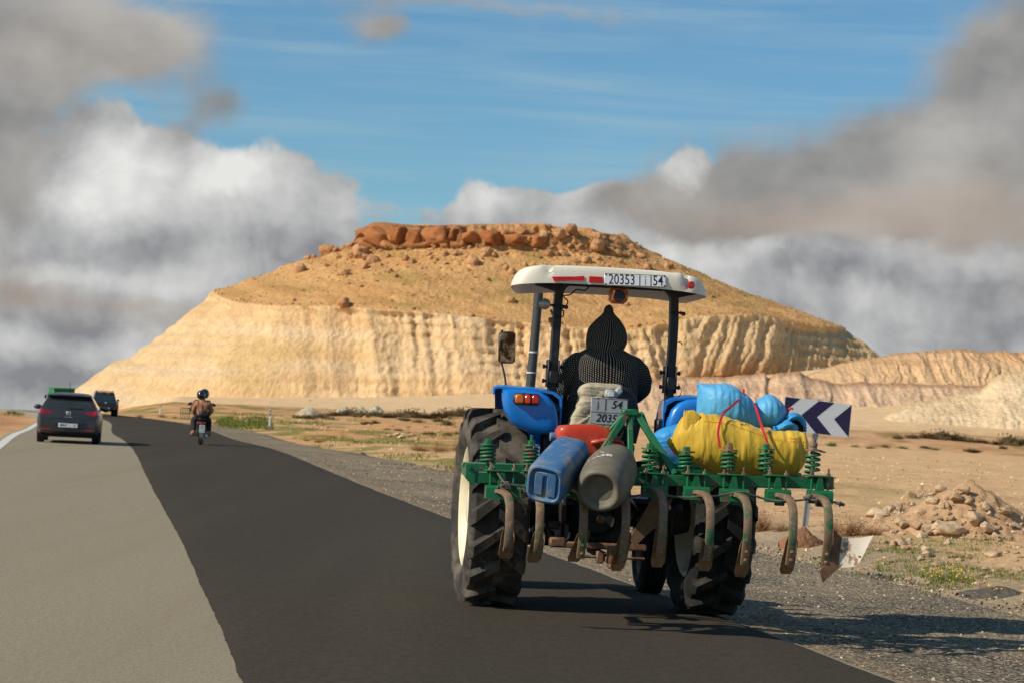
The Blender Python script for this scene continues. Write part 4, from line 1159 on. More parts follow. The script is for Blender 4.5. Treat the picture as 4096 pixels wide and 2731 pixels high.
        for dx in (-w*.36, w*.34): c.tube([(cx+dx, -1.865, hi-.02), (cx+dx, -1.865, zz+.01)], .0095, 8)
        c.box((cx+.02, -1.86, lo-.01), (.07, .05, .03), bev=.005)
        co = bd(c, 'tine_clamp', M['green'])
        for dx in (-w*.36, w*.34):
            q = MB()
            hh = .05 if (i+int(dx > 0)) % 2 else .03
            q.tube([(cx+dx, -1.865, zz+.014), (cx+dx, -1.865, zz+.02+hh)], .0085, 8); q.lathe([(.018, 0), (.018, .018), (.001, .018)], (cx+dx, -1.865, zz+.014), (0, 0, 1), 6)
            _shift(q, base).build('bolt', M['rust'] if i in (6, 8) else M['green_worn'], C).parent = co
        # shank
        x = tx[i]; d = z0[i]
        path = catmull([(x-.075, -1.87, d-.004), (x-.045, -1.97, d+.012), (x-.012, -2.08, d-.012), (x, -2.155, d-.08), (x, -2.19, d-.17), (x, -2.195, d-.28), (x, -2.17, d-.38), (x, -2.125, zs[i])], 7)
        t = MB(); rings = []
        for k, p in enumerate(path):
            tg = (path[min(k+1, len(path)-1)]-path[max(k-1, 0)]).normalized()
            X = Vector((1, 0, 0)); nrm = X.cross(tg).normalized()
            hw, hd = .030, .0155
            rings.append([p+X*a_+nrm*b_ for a_, b_ in ((-hw, -hd*.8), (-hw*.85, -hd), (hw*.85, -hd), (hw, -hd*.8), (hw, hd*.8), (hw*.85, hd), (-hw*.85, hd), (-hw, hd*.8))])
        t.loft(rings, True, (True, True))
        to = bd(t, 'tine', M['green_worn'])
        # bolted share
        tilt = [0, -.012, -.03, -.02, .0, .0, -.005, -.005, 0][i]
        if i < 8:
            rs = []
            n = 9
            for k in range(n):
                h = k/(n-1); z = ztp[i]+(zb[i]-ztp[i])*h
                hw = .052*(1-.18*(1-h)**3)
                if k == 0: hw = .036
                if k == n-1: hw = .034
                yy = -2.165+.05*h+.07*h*h + .01
                xx = x+tilt*(h-.3)*2
                rs.append([(xx+hw*math.sin(v)*1.0, yy+.022*math.cos(v)*1.-.018+dy, z) for v, dy in ((-1.57, 0), (-.8, 0), (0, 0), (.8, 0), (1.57, 0), (1.57, .012), (.8, .012), (0, .012), (-.8, .012), (-1.57, .012))])
            s = MB().loft(rs, True, (True, True)); so = bd(s, 'share', M['soil_steel']); so.parent = to
        else:
            s = MB().prism([(1.288, .60), (1.330, .845), (1.392, .792), (1.384, .70), (1.372, .556), (1.345, .53), (1.263, .449), (1.236, .535)], (0, -2.155, 0), (1, 0, 0), (0, 0, 1), (0, .014, 0))
            so = bd(s, 'share', M['rust'], ang=None); so.parent = to
            wv = MB(); rs = []
            for k in range(7):
                h = k/6
                y = -2.150-.05*h-.02*h*h
                top = (1.380+(1.613-1.380)*h, y, .790+.030*h-.012*math.sin(h*3.1)); bot = (1.366+(1.507-1.366)*h, y+.012, .556+.029*h)
                mid_ = tuple((a_+b_)/2+(0, -.006, 0)[j] for j, (a_, b_) in enumerate(zip(top, bot)))
                rs.append([top, mid_, bot, (bot[0], bot[1]+.008, bot[2]), (top[0], top[1]+.008, top[2])])
            wv.loft(rs, True, (True, True)); bd(wv, 'mouldboard_wing', M['bare'], to)
        for zz_, y in ((zs[i]+.035, -2.150), (zs[i]+.098, -2.172)):
            b = MB(); b.lathe([(.015, .006), (.015, -.006), (.010, -.013), (.001, -.014)], (x+.004, y, zz_), (0, 1, 0), 10)
            bo = bd(b, 'bolt', M['soil_steel']); bo.parent = to
    return C

def _shift(mb, base):
    mb.v = [(p[0]-base[0], p[1]-base[1], p[2]-base[2]) for p in mb.v]; return mb
CULT = build_cultivator()

def tractor_thing(mb, name, m, label, cat, base, group=None, ang=50):
    o = _shift(mb, base).build(name, m, None, ang)
    o.location = base
    tag(o, label, cat, group); on_tractor(o); return o

# rope lashed along the tines
r = MB()
pth = [(-1.25, -1.79, 1.23), (-1.20, -1.86, 1.16), (-1.165, -1.93, 1.105), (-1.13, -1.96, 1.07), (-1.06, -1.96, 1.06), (-.98, -1.95, 1.05), (-.90, -1.97, 1.01), (-.80, -1.95, .99), (-.58, -2.0, 1.0), (-.26, -2.0, 1.01), (-.02, -2.01, 1.055), (.03, -2.07, 1.05), (.12, -1.98, 1.035), (.24, -1.97, 1.03), (.34, -2.02, 1.05), (.40, -2.05, 1.05), (.48, -1.97, 1.055), (.56, -1.97, 1.075), (.64, -2.0, 1.09), (.72, -1.98, 1.075), (.85, -1.97, 1.045), (.95, -2.02, 1.04), (1.0, -2.06, 1.06), (1.06, -1.98, 1.045), (1.14, -1.97, 1.055), (1.2, -1.99, 1.06), (1.25, -2.03, 1.075), (1.30, -2.03, 1.07), (1.36, -1.98, 1.05), (1.42, -1.97, 1.04)]
r.tube(catmull(pth, 6), .0085, 7)
for (x, y, z, R, k) in ((-1.12, -1.95, 1.055, .035, 5), (-1.15, -1.92, 1.01, .03, 3), (1.205, -1.98, 1.065, .03, 5), (1.25, -2.0, 1.05, .035, 4), (1.425, -1.97, 1.035, .014, 3), (.97, -2.0, 1.055, .03, 2), (.36, -2.0, 1.055, .03, 2)):
    for j in range(k):
        ax = Vector((math.cos(j*1.3+x), math.sin(j*2.1)*.5, math.sin(j*1.7+x))).normalized(); u = ax.orthogonal().normalized(); v = ax.cross(u)
        r.tube([Vector((x+.018*(j-k/2), y, z))+(u*math.cos(t)+v*math.sin(t))*R for t in np.linspace(0, 6.0, 16)], .008, 6)
tractor_thing(r, 'rope', M['rope'], 'grey rope lashed across the cultivator tines', 'rope', Vector((0, -1.97, 1.04)))

# ------------------------------------------------------------------ jerrycans
def can_loft(c0, c1, prof, roll, e, n=48):
    """prof: (t along the axis, half width, half height)"""
    c0, c1 = Vector(c0), Vector(c1); a = (c1-c0).normalized(); L = (c1-c0).length
    u = a.cross(Vector((0, 0, 1))).normalized(); v = u.cross(a)
    if v.z < 0: v = -v
    u, v = u*math.cos(roll)+v*math.sin(roll), v*math.cos(roll)-u*math.sin(roll)
    rings = []
    for t, hw, hh in prof:
        pw = lambda q: math.copysign(abs(q)**e, q)
        rings.append([c0+a*L*t+u*hw*pw(math.cos(b))+v*hh*pw(math.sin(b)) for b in (2*math.pi*k/n for k in range(n))])
    return rings, a, u, v, L
def dirty_plastic(name, c, c_dust, c_dark, rough=.5):
    m, g, b = new_mat(name); tc = g.n('ShaderNodeTexCoord').outputs['Object']
    x = g.mix(g.remap(g.noise(tc, 5, 6, .65, .4), .42, .72), c, c_dust)
    x = g.mix(g.math('MULTIPLY', g.remap(g.noise(g.scalevec(tc, (1, 1, 2.5)), 11, 6, .7, .8), .55, .72), .7), x, c_dust)
    x = g.mix(g.math('MULTIPLY', g.remap(g.noise(tc, 3.3, 5, .6), .5, .75), .6), x, c_dark)
    g.put(b.inputs['Base Color'], x); b.inputs['Roughness'].default_value = rough; b.inputs['Specular IOR Level'].default_value = .4
    bn = g.n('ShaderNodeBump'); bn.inputs['Distance'].default_value = .004; g.put(bn.inputs['Height'], g.noise(tc, 16, 5, .6)); g.put(b.inputs['Normal'], bn.outputs[0])
    return m
m_bcan = dirty_plastic('dusty_blue_plastic', lin(64, 106, 146), lin(150, 142, 118), lin(48, 80, 116), .62)
m_gcan = dirty_plastic('grimy_grey_plastic', lin(104, 97, 82), lin(128, 118, 96), lin(66, 60, 50), .6)
m_rcan = dirty_plastic('red_orange_plastic', lin(192, 58, 30), lin(190, 104, 76), lin(166, 40, 24), .3)

c0, c1 = (-.920, -2.46, 1.088), (-.640, -1.93, 1.315)
base = Vector((-.78, -2.16, 1.06))
rings, a, u, v, L = can_loft(c0, c1, [(.035, .084, .090), (.03, .104, .112), (-.002, .118, .126), (.0, .130, .138), (.02, .139, .147), (.06, .143, .151), (.3, .143, .151), (.5, .144, .152), (.8, .143, .151), (.94, .138, .144), (.985, .12, .125), (1., .08, .08)], rad(-9), .55)
can = MB().loft(rings, True, (True, True))
for i, p in enumerate(can.v):
    q = Vector(p); n_ = fbm(p[0]*6, p[1]*6, p[2]*6, 3)
    can.v[i] = tuple(q + (q-(Vector(c0)+a*((q-Vector(c0)).dot(a)))).normalized()*float(n_)*.006)
BC = tractor_thing(can, 'jerrycan', m_bcan, 'scuffed dusty blue jerrycan lying across the cultivator bar', 'jerrycan', base, 'jerrycans tied to the cultivator')
p = MB(); o_ = Vector(c0)+a*.016
R3 = Matrix((u, a, v)).transposed()
p.box(o_+u*.050-v*.01, (.072, .016, .17), R3, .014); p.box(o_-u*.048-v*.01, (.066, .016, .17), R3, .014); p.box(o_+u*.002+v*.075, (.16, .014, .03), R3, .012)
_shift(p, base).build('moulded_base', m_bcan, BC)
h = MB(); e1 = Vector(c1)+a*.0
h.tube(catmull([e1-u*.05+v*.06, e1-u*.04+a*.06+v*.06, e1+u*.04+a*.06+v*.06, e1+u*.05+v*.06], 5), .014, 10); _shift(h, base).build('handle', m_bcan, BC)
h = MB().lathe([(.028, 0), (.028, .035), (.02, .04), (.001, .04)], e1-v*.05, a, 16); _shift(h, base).build('cap', m_rcan, BC)

c0, c1 = (-.520, -2.48, 1.062), (-.295, -1.90, 1.265)
base = Vector((-.40, -2.18, .97))
rings, a, u, v, L = can_loft(c0, c1, [(.075, .05, .05), (.07, .095, .095), (.03, .112, .112), (.0, .124, .124), (-.012, .138, .138), (-.005, .152, .152), (.03, .166, .166), (.1, .178, .178), (.25, .188, .188), (.45, .192, .192), (.65, .190, .190), (.82, .178, .178), (.93, .155, .155), (.99, .115, .115), (1.01, .06, .06)], 0, .92)
can = MB().loft(rings, True, (True, True))
for i, p in enumerate(can.v):
    q = Vector(p); n_ = fbm(p[0]*4+9, p[1]*4, p[2]*4, 3); dent = math.exp(-((q-(Vector((-.30, -2.30, 1.20)))).length/.08)**2)
    can.v[i] = tuple(q + (q-(Vector(c0)+a*((q-Vector(c0)).dot(a)))).normalized()*(float(n_)*.012-.022*dent))
GC = tractor_thing(can, 'jerrycan', m_gcan, 'grimy round grey jerrycan with white lettering and a hollow base', 'jerrycan', base, 'jerrycans tied to the cultivator')
# white lettering wrapped on its shoulder
def wrap_text(txt, size, tt, ang, spin, R, m, par, base, sx=1.):
    vs, fs = text_shape(txt, size, offset=.004, sx=sx)
    out = []
    cs, sn = math.cos(spin), math.sin(spin)
    for x, y in vs:
        X, Y = x*cs-y*sn, x*sn+y*cs
        th = ang - X/R; h = tt*L+Y
        out.append(Vector(c0)+a*h+(u*math.cos(th)+v*math.sin(th))*(R+.004))
    q = MB().add(out, fs); return _shift(q, base).build('white_lettering', m, par, None)
m_wh = mat('faded_white_print', lin(206, 204, 192), .6, var=.05, c2=lin(128, 120, 100), c2s=30, c2t=(.56, .66))
c0v = c0
wrap_text('FUCHS', .060, .36, rad(103), rad(14), .192, m_wh, GC, base)
wrap_text('^', .09, .44, rad(105), rad(14), .195, m_wh, GC, base, 1.5)
h = MB(); e1 = Vector(c1); h.tube(catmull([e1-u*.05+v*.03, e1-u*.04+a*.06+v*.03, e1+u*.04+a*.06+v*.03, e1+u*.05+v*.03], 5), .014, 10); _shift(h, base).build('handle', m_gcan, GC)

base = Vector((-.45, -1.42, 1.28))
r = MB(); rings = []
for x, w_, h_, zc in ((-.70, .05, .05, 1.41), (-.695, .09, .08, 1.41), (-.675, .115, .105, 1.41), (-.63, .128, .118, 1.40), (-.5, .13, .121, 1.40), (-.40, .13, .121, 1.40), (-.30, .128, .112, 1.392), (-.24, .12, .092, 1.375), (-.205, .10, .07, 1.36), (-.195, .06, .04, 1.36)):
    e = .4; pw = lambda q: math.copysign(abs(q)**e, q)
    rings.append([(x, -1.43+w_*pw(math.cos(b)), zc+h_*pw(math.sin(b))+.02*math.sin((x+.7)*6)*(math.sin(b) > .5)) for b in (2*math.pi*k/40 for k in range(40))])
r.loft(rings, True, (True, True))
RC = tractor_thing(r, 'jerrycan', m_rcan, 'shiny red orange jerrycan wedged behind the blue and grey ones', 'jerrycan', base, 'jerrycans tied to the cultivator')
h = MB().tube(catmull([(-.44, -1.575, 1.40), (-.38, -1.60, 1.415), (-.28, -1.60, 1.43), (-.215, -1.575, 1.41), (-.2, -1.55, 1.37)], 6), .02, 12); _shift(h, base).build('handle', m_rcan, RC)
h = MB().lathe([(.034, 0), (.034, .04), (.026, .046), (.001, .046)], (-.70, -1.44, 1.43), (-1, 0, 0), 18); _shift(h, base).build('cap', m_bcan, RC)

# ------------------------------------------------------------------ sacks
def sack_mesh(st, yc, n=56, per=8, e=.85, wr=.010, seed=0, yf=None, creases=0., stripe=None, dirn=0):
    """st: (x, upper z, lower z, half depth); interpolated, then crumpled"""
    P = catmull([(s[0], s[1], s[2]) for s in st], per); D = catmull([(s[0], s[3], 0) for s in st], per)
    rings = []
    for p, d in zip(P, D):
        zc, hz = (p.y+p.z)/2, max(.003, (p.y-p.z)/2); hy = max(.004, d.y)
        y0 = yc(p.x) if callable(yc) else yc
        ring = []
        for k in range(n):
            b = 2*math.pi*k/n
            pw = lambda q: math.copysign(abs(q)**e, q)
            Y, Z = hy*pw(math.cos(b)), hz*pw(math.sin(b))
            rip = math.sin(p.x*62+2.6*float(fbm(p.x*5, Z*5+seed, Y*3, 2))+Z*5)+.6*math.sin(p.x*111+Z*9+seed)
            w = float(fbm(p.x*9+seed, Y*9, Z*9, 4))*wr + .0042*rip*max(0., float(fbm(p.x*3.4+seed, Z*4, 2, 2))+.45)*min(1, hz*14) + creases*float(abs(fbm(p.x*22+seed, Z*4+Y*2, seed, 2)))*(.4+.6*abs(math.cos(b)))
            l = math.hypot(Y, Z) or 1
            ring.append((p.x+w*.3, y0+Y+Y/l*w, zc+Z+Z/l*w))
        rings.append(ring)
    mb = MB().loft(rings, True, (True, True))
    if stripe:
        lo, hi, i0, i1 = stripe
        for k in range(len(mb.f)):
            i, j = divmod(k, n)
            if i0 <= i < i1 and lo <= 360*j/n % 360 < hi: mb.m[k] = 1
    return mb
def woven(name, c, c2, bumpd=.012, ws=260, cs=7, streak=(1, 1, 1)):
    m, g, b = new_mat(name); tc = g.n('ShaderNodeTexCoord').outputs['Object']
    v = g.scalevec(tc, streak)
    n1 = g.noise(v, cs, 5, .55, .6)
    x = g.mix(g.remap(g.noise(tc, 3.5, 5, .6), .35, .7), c, c2)
    weave = g.math('MULTIPLY', g.math('SINE', g.math('MULTIPLY', g.n('ShaderNodeSeparateXYZ').outputs[0], 1.)), 1.)
    chk = g.n('ShaderNodeTexChecker'); g.put(chk.inputs['Vector'], tc); chk.inputs['Scale'].default_value = ws
    x = g.mix(g.math('MULTIPLY', chk.outputs['Fac'], .10), x, (0, 0, 0, 1))
    g.put(b.inputs['Base Color'], x); b.inputs['Roughness'].default_value = .5; b.inputs['Specular IOR Level'].default_value = .35
    b.inputs['Sheen Weight'].default_value = .1
    bn = g.n('ShaderNodeBump'); bn.inputs['Distance'].default_value = bumpd; g.put(bn.inputs['Height'], n1); g.put(b.inputs['Normal'], bn.outputs[0])
    return m
m_yel = woven('yellow_woven_plastic', lin(226, 184, 58), lin(208, 164, 46), .020, 240, 4, (2.2, 2.2, .5))
m_blu = woven('blue_woven_plastic', lin(92, 174, 216), lin(72, 158, 204), .018, 240, 5.5, (1.6, 1.6, 1.2))
m_blu2 = woven('bright_blue_plastic', lin(36, 140, 206), lin(58, 164, 220), .04, 200, 9)
m_pur = woven('purple_stripe', lin(140, 110, 170), lin(120, 100, 168), .02)
m_blk = mat('black_plastic_sheet', lin(16, 16, 18), .35, var=.3, bump=.01, bs=14)
m_str = mat('red_webbing', lin(206, 36, 52), .7, var=.08, bump=.001, bs=200)
m_org = mat('orange_stitching', lin(206, 96, 40), .8)

Ys = [(.205, 1.475, 1.415, .03), (.235, 1.56, 1.36, .07), (.285, 1.638, 1.325, .11), (.35, 1.655, 1.285, .145), (.44, 1.664, 1.245, .175), (.60, 1.655, 1.198, .19), (.78, 1.606, 1.192, .19), (.93, 1.568, 1.196, .185), (1.05, 1.560, 1.20, .18), (1.15, 1.574, 1.215, .165), (1.22, 1.562, 1.265, .13), (1.258, 1.525, 1.35, .08), (1.277, 1.46, 1.42, .02)]
base = Vector((.74, -1.47, 1.2))
y = sack_mesh(Ys, -1.475, 64, 14, .88, .010, 3, creases=.007)
YS = tractor_thing(y, 'sack', m_yel, 'bulging yellow woven sack slung across the cultivator springs', 'sack', base, 'sacks loaded on the cultivator', 80)
c = MB()
rs = []
for x, z, hh, hy in ((.36, 1.55, .10, .03), (.31, 1.60, .09, .03), (.285, 1.625, .06, .022), (.272, 1.655, .025, .012), (.266, 1.675, .012, .008)):
    rs.append([(x+hh*.35*math.sin(b), -1.565+hy*math.cos(b), z+hh*math.sin(b)) for b in (2*math.pi*k/16 for k in range(16))])
c.loft(rs, True, (True, True)); _shift(c, base).build('sack_corner', m_yel, YS)
c = MB(); rs = []
for x, z, hh, hy in ((.34, 1.39, .10, .10), (.27, 1.42, .075, .08), (.22, 1.437, .05, .05), (.19, 1.445, .026, .02), (.178, 1.447, .012, .01)):
    rs.append([(x+.4*hh*math.sin(b), -1.42+hy*math.cos(b), z+hh*math.sin(b)+.004*math.sin(x*160)) for b in (2*math.pi*k/20 for k in range(20))])
c.loft(rs, True, (True, True)); _shift(c, base).build('sack_mouth', m_yel, YS)
c = MB()                                                     # printed line and faint lettering
def ysurf(x, z):
    zu = np.interp(x, [s[0] for s in Ys], [s[1] for s in Ys]); zl = np.interp(x, [s[0] for s in Ys], [s[2] for s in Ys]); hd = np.interp(x, [s[0] for s in Ys], [s[3] for s in Ys])
    q = min(.97, abs((z-(zu+zl)/2)/((zu-zl)/2))); return -1.475-hd*(1-q**(2/.88))**(.44)-.012
for k in range(40):
    x = .42+k*.0205; z = np.interp(x, [.4, .6, .8, 1.0, 1.24], [1.61, 1.60, 1.54, 1.49, 1.485])
    c.bar((x, ysurf(x, z), z), (x+.014, ysurf(x+.014, z), z-.0008), .002, .004, .0008)
for wx, wz in ((.70, 1.60), (.86, 1.548), (1.075, 1.512)):
    for k, (dx, dz, l) in enumerate(((0, 0, .016), (.016, .004, .012), (.03, -.002, .02), (.052, .003, .012), (.064, -.003, .016), (.08, .006, .018))):
        x, z = wx+dx, wz+dz
        c.tube([(x, ysurf(x, z), z), (x+l*.4, ysurf(x+l*.4, z-.005), z-.006), (x+l, ysurf(x+l, z+.004), z+.004)], .0016, 5)
        if k in (1, 3): c.tube([(x+.005, ysurf(x, z+.014), z+.014), (x+.008, ysurf(x, z+.014), z+.014)], .002, 5)
_shift(c, base).build('faded_print', m_org, YS)

Bs = [(.440, 1.892, 1.64, .01), (.462, 1.894, 1.625, .07), (.52, 1.900, 1.60, .14), (.60, 1.908, 1.58, .185), (.69, 1.905, 1.57, .20), (.79, 1.856, 1.565, .19), (.87, 1.78, 1.565, .15), (.93, 1.675, 1.57, .09), (.955, 1.61, 1.585, .02)]
base = Vector((.70, -1.2, 1.56))
BS = tractor_thing(sack_mesh(Bs, -1.2, 60, 13, .80, .011, 11, creases=.011), 'sack', m_blu, 'plump light blue sack lying on top of the yellow sack', 'sack', base, 'sacks loaded on the cultivator', 80)
e = MB(); e.bar((.438, -1.2, 1.895), (.446, -1.2, 1.862), .02, .012, .003); _shift(e, base).build('sewn_corner', m_blu2, BS)
Ts = [(.885, 1.72, 1.66, .03), (.915, 1.775, 1.62, .09), (.965, 1.822, 1.59, .13), (1.01, 1.838, 1.58, .14), (1.07, 1.822, 1.585, .13), (1.12, 1.782, 1.62, .09), (1.148, 1.742, 1.67, .05), (1.165, 1.722, 1.69, .028)]
base = Vector((1.02, -1.2, 1.57))
TS = tractor_thing(sack_mesh(Ts, -1.2, 48, 11, .95, .011, 23, creases=.010), 'sack', m_blu, 'small round blue bag tied shut with red string beside the sign', 'sack', base, 'sacks loaded on the cultivator', 80)
k = MB(); k.tube([(1.163, -1.2+.034*math.cos(t), 1.706+.034*math.sin(t)) for t in np.linspace(0, 6.3, 20)], .009, 7); k.tube(catmull([(1.165, -1.235, 1.72), (1.185, -1.25, 1.745), (1.20, -1.25, 1.735)], 4), .008, 6); k.tube(catmull([(1.165, -1.235, 1.71), (1.155, -1.26, 1.68)], 4), .008, 6)
_shift(k, base).build('tie_string', m_str, TS)
rf = MB()                                                      # loose mouth of the bag
def ruffle(pts, seed, n=18):
    rs = []
    P = catmull([p[:3] for p in pts], 5); R = catmull([(p[3], p[4], 0) for p in pts], 5)
    for i, (p, r_) in enumerate(zip(P, R)):
        rs.append([(p.x+.008*math.sin(j*2.4+i), p.y+r_.x*math.cos(b)*(1+.25*math.sin(3*b+seed+i*.4)), p.z+r_.y*math.sin(b)*(1+.3*math.sin(4*b+seed*2+i*.5))) for j, b in enumerate(2*math.pi*k/n for k in range(n))])
    rf.loft(rs, True, (True, True))
ruffle([(1.03, -1.30, 1.575, .02, .008), (1.08, -1.31, 1.59, .05, .025), (1.14, -1.30, 1.61, .05, .038), (1.20, -1.28, 1.60, .05, .03), (1.235, -1.27, 1.59, .03, .012)], 1.)
ruffle([(1.14, -1.27, 1.655, .035, .03), (1.19, -1.27, 1.68, .04, .026), (1.25, -1.25, 1.675, .04, .022), (1.29, -1.24, 1.64, .03, .03), (1.315, -1.23, 1.585, .02, .03)], 2.)
_shift(rf, base).build('bag_mouth', m_blu2, TS, 80)
Ls = [(.122, 1.478, 1.44, .02), (.15, 1.508, 1.38, .06), (.20, 1.538, 1.32, .10), (.28, 1.566, 1.255, .13), (.37, 1.585, 1.215, .14), (.50, 1.59, 1.21, .13), (.62, 1.56, 1.22, .08), (.68, 1.5, 1.3, .03)]
base = Vector((.38, -1.12, 1.21))
LS = tractor_thing(sack_mesh(Ls, -1.1, 48, 8, .9, .007, 31, creases=.005, stripe=(196, 206, 0, 48)), 'sack', [m_blu2, m_pur], 'bright blue sack with a purple stripe squeezed in behind the yellow one', 'sack', base, 'sacks loaded on the cultivator', 80)
bk = MB(); rs = []
for x, z, hy, hz in ((1.165, 1.63, .03, .03), (1.20, 1.645, .05, .045), (1.25, 1.645, .05, .05), (1.29, 1.60, .04, .045), (1.31, 1.57, .02, .02)):
    rs.append([(x, -1.17+hy*math.cos(b)*(1+.3*math.sin(3*b)), z+hz*math.sin(b)*(1+.25*math.sin(5*b+x*20))) for b in (2*math.pi*k/20 for k in range(20))])
bk.loft(rs, True, (True, True))
tractor_thing(bk, 'plastic_sheet', m_blk, 'crumpled black plastic bundle tucked beside the tied blue bag', 'plastic sheet', Vector((1.24, -1.17, 1.58)))
def strap(pts, label, w=.018):
    mb = MB(); P = catmull(pts, 8); rs = []
    for i, p in enumerate(P):
        t = (P[min(i+1, len(P)-1)]-P[max(i-1, 0)]).normalized(); X = t.cross(Vector((0, -1, .25))).normalized(); nn = X.cross(t)
        rs.append([p-X*w/2, p+X*w/2, p+X*w/2+nn*.003, p-X*w/2+nn*.003])
    mb.loft(rs, True, (True, True)); b = P[len(P)//2].copy()
    return tractor_thing(mb, 'strap', m_str, label, 'strap', b, 'red straps over the load', 30)
strap([(.80, -1.24, 1.872), (.772, -1.34, 1.825), (.70, -1.43, 1.765), (.625, -1.53, 1.715), (.565, -1.60, 1.672), (.530, -1.655, 1.60), (.515, -1.682, 1.52), (.522, -1.70, 1.455), (.530, -1.71, 1.41)], 'red webbing strap slanting over the blue sack and down the yellow one')
strap([(.865, -1.24, 1.78), (.872, -1.36, 1.74), (.868, -1.50, 1.66), (.868, -1.60, 1.60), (.882, -1.665, 1.53), (.905, -1.69, 1.46), (.915, -1.71, 1.42)], 'red webbing strap between the blue sack and the tied bag')

# ------------------------------------------------------------------ the driver
def build_driver():
    base = Vector((TC-.03, -.25, 1.42))
    D = Vector((TC-.02, 0, 0))
    skin = mat('brown_skin', lin(142, 96, 68), .6, var=.08)
    V, E_, R = [], [], []
    def add(p, r, par=None):
        V.append(Vector(p)-base); R.append(r); i = len(V)-1
        if par is not None: E_.append((par, i))
        return i
    hip = add((-.15, -.24, 1.48), (.15, .12)); ch = add((-.145, -.26, 1.78), (.15, .11), hip); sh = add((-.145, -.28, 2.02), (.10, .08), ch); nk = add((-.15, -.27, 2.12), .055, sh); hd = add((-.15, -.25, 2.22), (.075, .09), nk); add((-.15, -.24, 2.32), .06, hd)
    for s in (-1, 1):
        a = add((-.145+.18*s, -.28, 2.03), .055, sh); b = add((-.145+.29*s, -.14, 1.84), .045, a); c = add((-.145+.17*s, .18, 1.70), .035, b); h = add((-.145+.14*s, .30, 1.69), (.042, .022), c)
        for k in range(4):
            f1 = add((-.145+.14*s+(-.03+.02*k), .37, 1.70+.002*k), .011, h); f2 = add((-.145+.14*s+(-.03+.02*k), .385, 1.675), .010, f1); add((-.145+.14*s+(-.03+.02*k), .36, 1.66), .009, f2)
        t1 = add((-.145+.095*s, .33, 1.69), .012, h); add((-.145+.085*s, .355, 1.70), .010, t1)
        kn = add((-.145+.17*s, .22, 1.46), .075, hip); an = add((-.145+.19*s, .42, 1.06), .05, kn); add((-.145+.19*s, .58, .99), (.05, .035), an)
    P = skin_mesh('person', V, E_, R, skin)
    P.location = base; tag(P, 'person driving the tractor in a black white-flecked hooded robe, seen from behind', 'person'); on_tractor(P)
    # face: nose, eyes
    f = MB().ball((-.15, -.148, 2.20), (.014, .026, .024), 10, 8)
    _shift(f, base).build('nose', skin, P)
    m, g, b = new_mat('flecked_black_wool')
    uv = g.n('ShaderNodeTexCoord').outputs['UV']; tc = g.n('ShaderNodeTexCoord').outputs['Object']
    sp = g.n('ShaderNodeSeparateXYZ'); g.put(sp.inputs[0], uv)
    wob = g.math('MULTIPLY', g.math('SUBTRACT', g.noise(tc, 14, 3), .5), .5)
    fu = g.math('FRACT', g.math('ADD', sp.outputs[0], wob)); st = g.math('LESS_THAN', g.math('ABSOLUTE', g.math('SUBTRACT', fu, .5)), .16)
    fv = g.math('FRACT', g.math('ADD', sp.outputs[1], g.math('MULTIPLY', g.math('FLOOR', sp.outputs[0]), .37)))
    dash = g.math('LESS_THAN', fv, .62)
    thin = g.math('LESS_THAN', g.math('ABSOLUTE', g.math('SUBTRACT', g.math('FRACT', g.math('MULTIPLY', sp.outputs[0], .5)), .5)), .04)
    k = g.math('MULTIPLY', st, dash)
    g.put(b.inputs['Base Color'], g.mix(k, lin(24, 22, 22), lin(150, 144, 130))); b.inputs['Roughness'].default_value = .95; b.inputs['Specular IOR Level'].default_value = .1
    bn = g.n('ShaderNodeBump'); bn.inputs['Distance'].default_value = .02
    g.put(bn.inputs['Height'], g.math('ADD', g.noise(tc, 7, 4, .5, .5), g.math('MULTIPLY', g.noise(tc, 150, 2), .12))); g.put(b.inputs['Normal'], bn.outputs[0])
    n = 72
    def rings_of(sec, fold=0., seed=0):
        S_ = catmull([(s[0], s[1], s[2]) for s in sec], 6); A_ = catmull([(s[3], s[4], 0) for s in sec], 6); out = []
        for i, (c, a) in enumerate(zip(S_, A_)):
            ring = []
            for j in range(n):
                t = 2*math.pi*j/n
                q = 1+fold*math.sin(5*t+seed+i*.12)+fold*.7*math.sin(9*t+2*seed-i*.2)
                cs, sn = math.cos(t), math.sin(t)
                ring.append((c.x+a.x*math.copysign(abs(cs)**.85, cs)*q, c.y+a.y*math.copysign(abs(sn)**.85, sn)*q, c.z))
            out.append(ring)
        return out
    g_ = MB()
    tor = [(-.19, -.20, 1.34, .27, .26), (-.185, -.22, 1.42, .315, .26), (-.185, -.22, 1.50, .338, .25), (-.182, -.24, 1.58, .350, .24), (-.172, -.27, 1.66, .318, .215), (-.158, -.29, 1.74, .288, .20), (-.15, -.30, 1.84, .285, .195), (-.148, -.31, 1.94, .292, .185), (-.148, -.315, 2.02, .296, .175), (-.150, -.32, 2.075, .270, .16), (-.155, -.32, 2.118, .215, .14), (-.157, -.32, 2.15, .155, .12)]
    g_.loft(rings_of(tor, .010, 1.), True, (True, True), uv=True, us=92, vs_=.8)
    hood = [(-.157, -.31, 2.10, .14, .13), (-.160, -.315, 2.15, .152, .137), (-.150, -.31, 2.205, .166, .152), (-.145, -.305, 2.26, .165, .155), (-.145, -.30, 2.315, .152, .15), (-.143, -.30, 2.360, .124, .135), (-.143, -.315, 2.400, .090, .11), (-.145, -.335, 2.428, .060, .08), (-.149, -.35, 2.452, .043, .05), (-.151, -.36, 2.482, .036, .038), (-.150, -.365, 2.502, .024, .026), (-.147, -.367, 2.514, .006, .006)]
    g_.loft(rings_of(hood, .008, 2.), True, (True, True), uv=True, us=62, vs_=.7)
